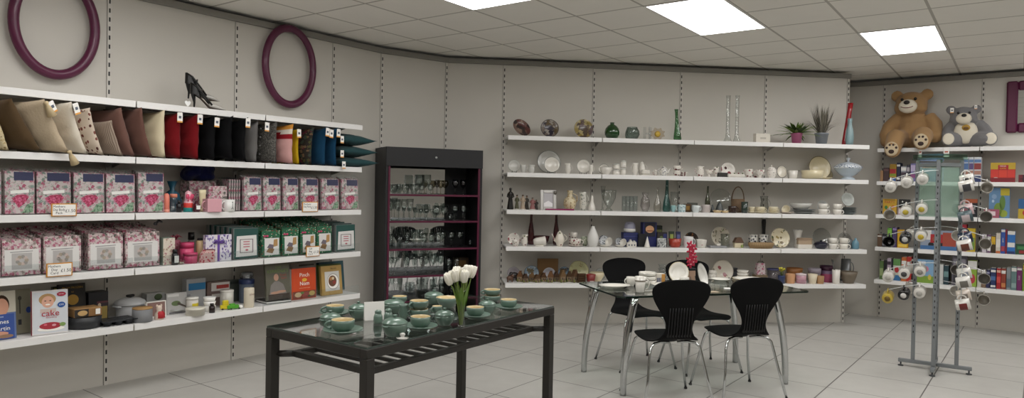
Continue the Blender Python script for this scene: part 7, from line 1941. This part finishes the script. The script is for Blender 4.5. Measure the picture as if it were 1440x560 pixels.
dcup(471, 444.5, 25, 14.5, 2.6, 'green teacup with cream inside behind the front left sugar bowl')
dpot(464.5, 460.5, 33, 26, 'green lidded sugar bowl nearest the left corner of the table')
dcup(482, 469.5, 32, 20, 2.4, 'green teacup nearest the left corner, handle to the left')
dpot(504, 446.5, 31, 24.5, 'green lidded sugar bowl beside the white card')
P, k = tb(526, 450)
T = thing('display_card', 'white folded card standing among the green pottery', 'card', P, TA - .5)
for s in (-1, 1):
    MB().box((-.055, -.0008, 0), (.055, .0008, .1), PAPER, .0004, Tr(0, s * .012, 0) @ Rx(s * .12)).part('card_leaf', T)
for cx, by, lab in ((531.5, 455, 'green salt shaker right of the white card'), (546, 453, 'green pepper shaker behind the front sugar bowl')):
    P, k = tb(cx, by); r = 6.5 * k; h = 19 * k
    T = thing('salt_shaker', lab, 'shaker', P, TA, 'green shakers')
    MB().lathe([(0, 0), (r * .9, 0), (r, h * .2), (r * .95, h * .5), (r * .7, h * .75), (0, h * .75)], DEN, 20).part('body', T)
    MB().lathe([(0, h * .74), (r * .68, h * .75), (r * .75, h * .9), (r * .4, h), (0, h)], DEN, 18).part('top', T)
dpot(555, 472, 40, 32, 'green lidded sugar bowl at the front of the table beside the shakers')
P, k = tb(566, 477); MB().lathe([(0, .001), (.022, 0), (.03, .006), (.012, .008), (.008, .012), (.013, .02), (.012, .027), (0, .031)], mat('c9c7c0', .2, coat=.4), 20).single('bell_push', 'small white knob on a dish by the front sugar bowl', 'knob', P, TA)
dcup(591, 464, 28, 19, .2, 'green teacup at the table front, handle to the right')
dcup(562, 427, 20, 12, 1.2, 'green teacup at the back left behind the lidded bowls', False)
dpot(553, 439, 35, 23, 'green lidded bowl at the back left of the pottery')
P, k = tb(567.5, 448); T = thing('milk_jug', 'green milk jug left of the stacked cups', 'jug', P, TA); jug(T, 7.5 * k, 20 * k, DEN, -1)
for j, lab in enumerate(('lower green cup of the stacked pair', 'upper green cup of the stacked pair')):
    P, k = tb(589, 447); r, h = 13 * k, 12.5 * k
    T = thing('teacup', lab, 'cup', P + Vector((0, 0, j * h * .95)), TA, 'stacked green cups')
    MB().lathe(cup_profile(r, h, DEN, DCR, .62, 1.0, .005), DEN, 28).part('bowl', T); handle(T, r, h, DEN, 2.8 + j * .3, .3, .85, .5, .005)
dpot(610, 426.5, 30, 20.5, 'green lidded tureen at the back, behind the tulips')
P, k = tb(629, 433); MB().lathe(hollow([(8 * k, 0), (9 * k, .006), (14 * k, 8 * k), (16 * k, 15 * k)], DEN, .005, DCR), DEN, 28).single('bowl', 'green open bowl with cream inside left of the tulip vase', 'bowl', P, TA)
dcup(614.5, 441, 14, 12, 3.0, 'small green cup in the middle of the pottery', False)
P, k = tb(615, 439)
dpot(625, 457, 31, 26, 'green lidded bowl left of the tulip vase')
dcup(668, 448, 25, 16, 1.0, 'green teacup just right of the tulip vase')
dpot(685, 440, 27, 22, 'green lidded bowl on the right of the tulips')
for j in range(2):
    P, k = tb(692, 424); r, h = 11.5 * k, 8.5 * k
    T = thing('teacup', ('lower' if j == 0 else 'upper') + ' green cup stacked at the far right back of the table', 'cup', P + Vector((0, 0, j * h)), TA); MB().lathe(cup_profile(r, h, DEN, DCR, .65, 1.0, .005), DEN, 26).part('bowl', T); handle(T, r, h, DEN, 2.6, .3, .85, .5, .005)
dcup(715, 436, 23, 14.5, .6, 'green teacup nearest the right end of the table')
P, k = tb(637, 430); MB().box((-.016, -.0008, 0), (.016, .0008, .05), PAPER, .0003).single('paper_tag', 'tiny white paper slip left of the tulip vase', 'tag', P, TA - .8)
# tulips
P, k = tb(648.5, 460); VR, VH = 6.8 * k, 52 * k
MB().lathe(hollow([(VR * .75, 0), (VR * .8, .01), (VR * .7, VH * .35), (VR * .9, VH * .8), (VR, VH)], GLASS, .003), glass('e2e6e2', 'a3aaa4'), 26).single('tulip_vase', 'clear glass vase standing at the table front holding white tulips', 'vase', P, TA)
T = thing('tulip_bunch', 'bunch of white tulips with green leaves in the clear vase', 'flowers', P + Vector((0, 0, .012)), TA)
random.seed(9)
tpt = []
for i in range(10):
    a = i * 2.399; r = .068 * math.sqrt((i + .3) / 10)
    tpt.append(Vector((math.cos(a) * r * 1.15, math.sin(a) * r * .8, VH + .062 - .02 * (r / .055) + .012 * ((i * 7) % 3 - 1))))
stm = mat('6d8436', .5); lfm = mat('5d7d2c', .5); ptm = mat('e6e3d6', .5)
for p in tpt:
    MB().tube([(p.x * .1, p.y * .1, 0), (p.x * .35, p.y * .35, VH * .6), (p.x * .75, p.y * .75, VH), p], .0035, stm, 6).part('stem', T)
    b = MB(); b.X = Tr(*p) @ Ry(p.x * 6) @ Rx(-p.y * 6)
    for k2 in range(6):
        g = k2 * PI / 3
        b.X = Tr(*p) @ Ry(p.x * 5) @ Rx(-p.y * 5) @ Rz(g) @ Tr(.014 if k2 % 2 else .011, 0, .026) @ Ry(.12)
        b.ell((0, 0, 0), (.007, .018, .034), ptm, 8)
    b.part('tulip_head', T)
for i in range(7):
    a = i * .9 + .3; b = MB()
    blade(b, (math.cos(a) * .008, math.sin(a) * .008, VH * .35), Vector((math.cos(a) * .28, math.sin(a) * .2, .95)), VH * .6 + .02 + .015 * (i % 3), .015, lfm, .05, 6); b.part('leaf', T)

# ================================================================== DINING TABLE AND CHAIRS
UA = math.radians(17.0); FL = Vector((.775, 4.955, 0)); GH = .718; GL, GW = 1.635, .79
DU, DV = Vector((math.cos(UA), math.sin(UA), 0)), Vector((-math.sin(UA), math.cos(UA), 0))
T = thing('dining_table', 'glass topped dining table on four bowed chrome legs', 'table', FL, UA)
rr = .05; pts = []
for cx, cy, a0 in ((rr, rr, PI), (GL - rr, rr, 1.5 * PI), (GL - rr, GW - rr, 0), (rr, GW - rr, .5 * PI)):
    for i in range(6): pts.append((cx + rr * math.cos(a0 + PI / 2 * i / 5), cy + rr * math.sin(a0 + PI / 2 * i / 5)))
n = len(pts); b = MB(); g2 = glass('d3dfd8', '9fb0a8'); ed = mat('0f211b', .15, coat=.5)
vs = [(x, y, GH) for x, y in pts] + [(x, y, GH + .012) for x, y in pts]
b.add(vs, [list(range(n))[::-1], list(range(n, 2 * n))] + [[i, (i + 1) % n, n + (i + 1) % n, n + i] for i in range(n)], [g2, g2] + [ed] * n)
b.part('glass_top', T)
for P, sx, sy in ((onz(876, 556.5, 0), 1, 1), (onz(821, 523, 0), 1, -1), (onz(1104, 540, 0), -1, 1), (onz(1034, 510, 0), -1, -1)):
    x, y = (P - FL).dot(DU), (P - FL).dot(DV)
    b = MB(); q_ = []
    for i in range(11):
        t = i / 10; q_.append((x + sx * .1 * t ** 2.2, y + sy * .03 * t ** 2, (GH - .006) * t))
    b.tube(q_, [.023 + .005 * t / 10 for t in range(11)], CHROME, 14); lg = b.part('leg', T)
    MB().lathe([(0, -.006), (.035, -.006), (.035, -.001), (0, -.001)], CHROME, 18, Tr(q_[-1][0], q_[-1][1], GH)).part('top_disc', lg)
def chair(label, P, rot):
    T = thing('dining_chair', label, 'chair', P, rot, 'black chairs round the glass dining table')
    sm = mat('080809', .72, bump=.06, bscale=200)
    prof = [(-.225, .445), (-.2, .462), (-.13, .468), (-.04, .46), (.06, .45), (.13, .452), (.18, .475), (.203, .52), (.213, .57), (.222, .63), (.232, .69), (.242, .75), (.251, .805), (.2555, .842), (.2575, .866), (.2585, .88), (.259, .887)]
    wid = [.13, .175, .205, .212, .205, .18, .135, .098, .096, .122, .165, .202, .218, .206, .17, .11, .045]
    nu = 12; vs, fs = [], []
    for side in (0, 1):
        for i, ((y, z), w) in enumerate(zip(prof, wid)):
            p0, p1 = prof[max(0, i - 1)], prof[min(len(prof) - 1, i + 1)]
            ty, tz = p1[0] - p0[0], p1[1] - p0[1]; L = math.hypot(ty, tz); ny, nz = -tz / L, ty / L
            for j in range(nu + 1):
                u = 2 * j / nu - 1
                dish = (.018 * u * u if i > 6 else -.010 * u * u) * (w / .2)
                off = .0055 if side else -.0055
                vs.append((u * w, y + ny * (off - 0) - (dish if i > 6 else 0), z + nz * off - (-dish if i <= 6 else 0)))
    m_ = len(prof); A = lambda s, i, j: s * m_ * (nu + 1) + i * (nu + 1) + j
    for i in range(m_ - 1):
        for j in range(nu):
            fs.append([A(1, i, j), A(1, i, j + 1), A(1, i + 1, j + 1), A(1, i + 1, j)]); fs.append([A(0, i, j), A(0, i + 1, j), A(0, i + 1, j + 1), A(0, i, j + 1)])
        for j in (0, nu): fs.append([A(0, i, j), A(1, i, j), A(1, i + 1, j), A(0, i + 1, j)])
    for i in (0, m_ - 1):
        for j in range(nu): fs.append([A(0, i, j), A(0, i, j + 1), A(1, i, j + 1), A(1, i, j)])
    b = MB().add(vs, fs, sm, True); sh = b.part('seat_shell', T)
    sub = sh.modifiers.new('s', 'SUBSURF'); sub.levels = 1; sub.render_levels = 2
    b = MB(); dk = mat('161617', .4)
    for k in range(9):
        x = (k - 4) * .0205
        pa = [(x, .2 + .0075, .485), (x, .213 + .0085, .57), (x, .2225 + .0085, .64), (x, .2315 + .0085, .69)]
        b.tube(pa, .0028, dk, 6)
        b.tube([(p[0], p[1] - .0155, p[2]) for p in pa], .0028, dk, 6)
    b.part('back_slots', T)
    for sx in (-1, 1):
        for sy in (-1, 1):
            fx, fy = sx * .255, (-.235 if sy < 0 else .24)
            hx, hy = sx * .165, (-.15 if sy < 0 else .135)
            b = MB(); b.tube([(sx * .03, hy * .75, .432), (sx * .1, hy * .85, .436), (sx * .15, hy, .43), (sx * .178, hy * 1.1, .405), (sx * .19, hy * 1.15, .36), (sx * .215, (hy * 1.15 + fy) / 2, .2), (fx, fy, .008)], .0095, CHROME, 10); l = b.part('leg', T)
            MB().lathe([(0, 0), (.012, 0), (.012, .012), (0, .014)], DARK, 12, Tr(fx, fy, 0)).part('foot_cap', l)
    MB().lathe([(0, .425), (.075, .425), (.075, .4425), (0, .4425)], DARK, 20, Tr(0, -.01, 0)).part('seat_plate', T)
    return T
c0 = chair('black moulded chair, its back to the viewer, left of two in front', (1.125, 4.985, 0), UA + PI - .12)
dup(c0, (1.7, 5.2, 0), UA + PI - .06, 'black moulded chair, its back to the viewer, right of two in front')
dup(c0, (1.078, 5.985, 0), UA + .02, 'black moulded chair facing the viewer behind the table, left one')
dup(c0, (1.608, 5.905, 0), UA - .03, 'black moulded chair behind the propped white plates, mostly hidden')

# tableware on the glass
GZ = GH + .0125
def gt(px, py): 
    P = onz(px, py, GZ); return P, proj(P)[2] / F
WH = mat('dcd9d0', .25, coat=.5); WRIM = mat('b5a888', .3, coat=.3)
P, k = gt(864, 404.5); plate_flat('large oval white platter at the left end of the glass table', P, 23 * k, WH, None, None, 'platter', 'plate', (1, .75), UA)
P, k = gt(887, 402); T = thing('teacup', 'white teacup with handle left of the tall white mug', 'cup', P, UA); cup(T, 6.5 * k, 12.5 * k, WH, None, PI, .7)
P, k = gt(900, 411.5); T = thing('mug', 'tall white mug with grey band nearest the viewer on the table', 'mug', P, UA); mug_mesh(T, 7.8 * k, 22.5 * k, WH, None, -.3, I4, None, .78)
b = MB(); b.lathe([(7.4 * k, 15.5 * k), (7.7 * k, 17.8 * k)], mat('8f897c', .4), 24); b.part('grey_band', T)
for j in range(3):
    P, k = gt(910, 401); T = thing('soup_cup', 'wide white soup cup, %s of the stack of three' % ('lowest', 'middle', 'top')[j], 'cup', P + Vector((0, 0, j * 5.6 * k)), UA + j * .4, 'stacked soup cups')
    MB().lathe(cup_profile(12 * k, 7 * k, WH, WH, .6, 1.), WH, 26).part('bowl', T)
    for s in (-1, 1): MB().tube([(s * 11.6 * k, -.012, 5.5 * k), (s * 13.4 * k, -.006, 5.2 * k), (s * 13.4 * k, .006, 5.2 * k), (s * 11.6 * k, .012, 5.5 * k)], .003, WH, 6).part('lug', T)
P, k = gt(929, 399.5); box_thing('gift_carton', 'small white and orange carton on the glass table', 'box', P, 13 * k, 14.5 * k, .05, {'*': mat('cfc9be', .5), '+x': mat('b8823a', .5)}, UA - .1, deco=[(.6, 1, .1, .95, mat('c08a42', .5)), (.1, .2, .1, .6, mat('3a4a7a', .5)), (.28, .38, .1, .6, mat('3a4a7a', .5)), (.46, .54, .1, .6, mat('3a4a7a', .5))])
P, k = gt(954, 399.5); plate_standing('big white rimmed plate propped up left of the orchid', 'plate', P, 15.5 * k, WH, WRIM, UA - .45, .38, .9, True)
P, k = gt(959.5, 400.5); T = thing('teacup', 'white teacup in front of the big propped plate', 'cup', P - DV * .03, UA); cup(T, 6.6 * k, 11 * k, WH, None, PI, .7)
P, k = gt(985, 405.5); plate_standing('oval white plate with dark rim propped up right of the orchid', 'plate', P, 17.5 * k, mat('dedcd5', .25, coat=.5), mat('6a675f', .3), UA + .5, .3, .72, True)
P, k = gt(972, 400); T = thing('orchid', 'deep pink orchid spray in a tan square pot with a black rim', 'plant', P + DV * .1 + DU * .055, UA)
pw = 5 * k; ph = 21 * k
MB().box((-pw, -pw, 0), (pw, pw, ph * .84), mat('b3937c', .5), .004).part('pot', T)
MB().box((-pw * 1.08, -pw * 1.08, ph * .84), (pw * 1.08, pw * 1.08, ph), mat('17171a', .5), .003).part('black_rim', T)
ft = 55 * k
MB().tube([(0, 0, ph), (.006, 0, ft * .6), (.0, 0, ft * .8), (-.012, -.01, ft)], .003, mat('4a3a34', .6), 6).part('stem', T)
om = mat('b01c3c', .5)
for i, (dx, z) in enumerate(((-.02, .98), (.012, .9), (-.014, .82), (.006, .72), (-.022, .6), (.012, .54), (-.012, .48), (.02, .62))):
    b = MB()
    for g in range(5):
        a = g * 2 * PI / 5 + i
        b.X = Tr(dx, -.012, ft * z) @ Ry(-a)
        b.ell((.019, 0, 0), (.02, .006, .010), om, 8)
    b.X = I4; b.ell((dx, -.018, ft * z), (.006, .006, .006), mat('d8a0a8', .5), 8); b.part('blossom', T)
P, k = gt(938, 403.5); plate_flat('white dinner plate lying flat below the propped plates', P, 22 * k, WH, None, None)
P, k = gt(1013, 395.5); plate_flat('small white plate lying flat at the back middle of the table', P, 14 * k, WH, None, None)
for j in range(2):
    P, k = gt(1055, 398); plate_flat('large white plate lying flat near the right chair, %s of two' % ('lower', 'upper')[j], P + Vector((0, 0, .016 * j)), 25 * k, WH, WRIM, None)
P, k = gt(1022, 406.5); T = MB().prism([(-.03, -.02), (.03, -.028), (.036, .02), (-.01, .03)], 0, .006, PAPER, Tr(0, 0, .006) @ Rx(-PI / 2)).single('napkin', 'small folded white napkin between the two front chairs', 'napkin', P, UA)
P, k = gt(1002, 411); MB().box((-.045, -.03, 0), (.045, .03, .004), mat('b0a18a', .7), .001).single('coaster', 'beige coaster between the two front chairs', 'coaster', P, UA)
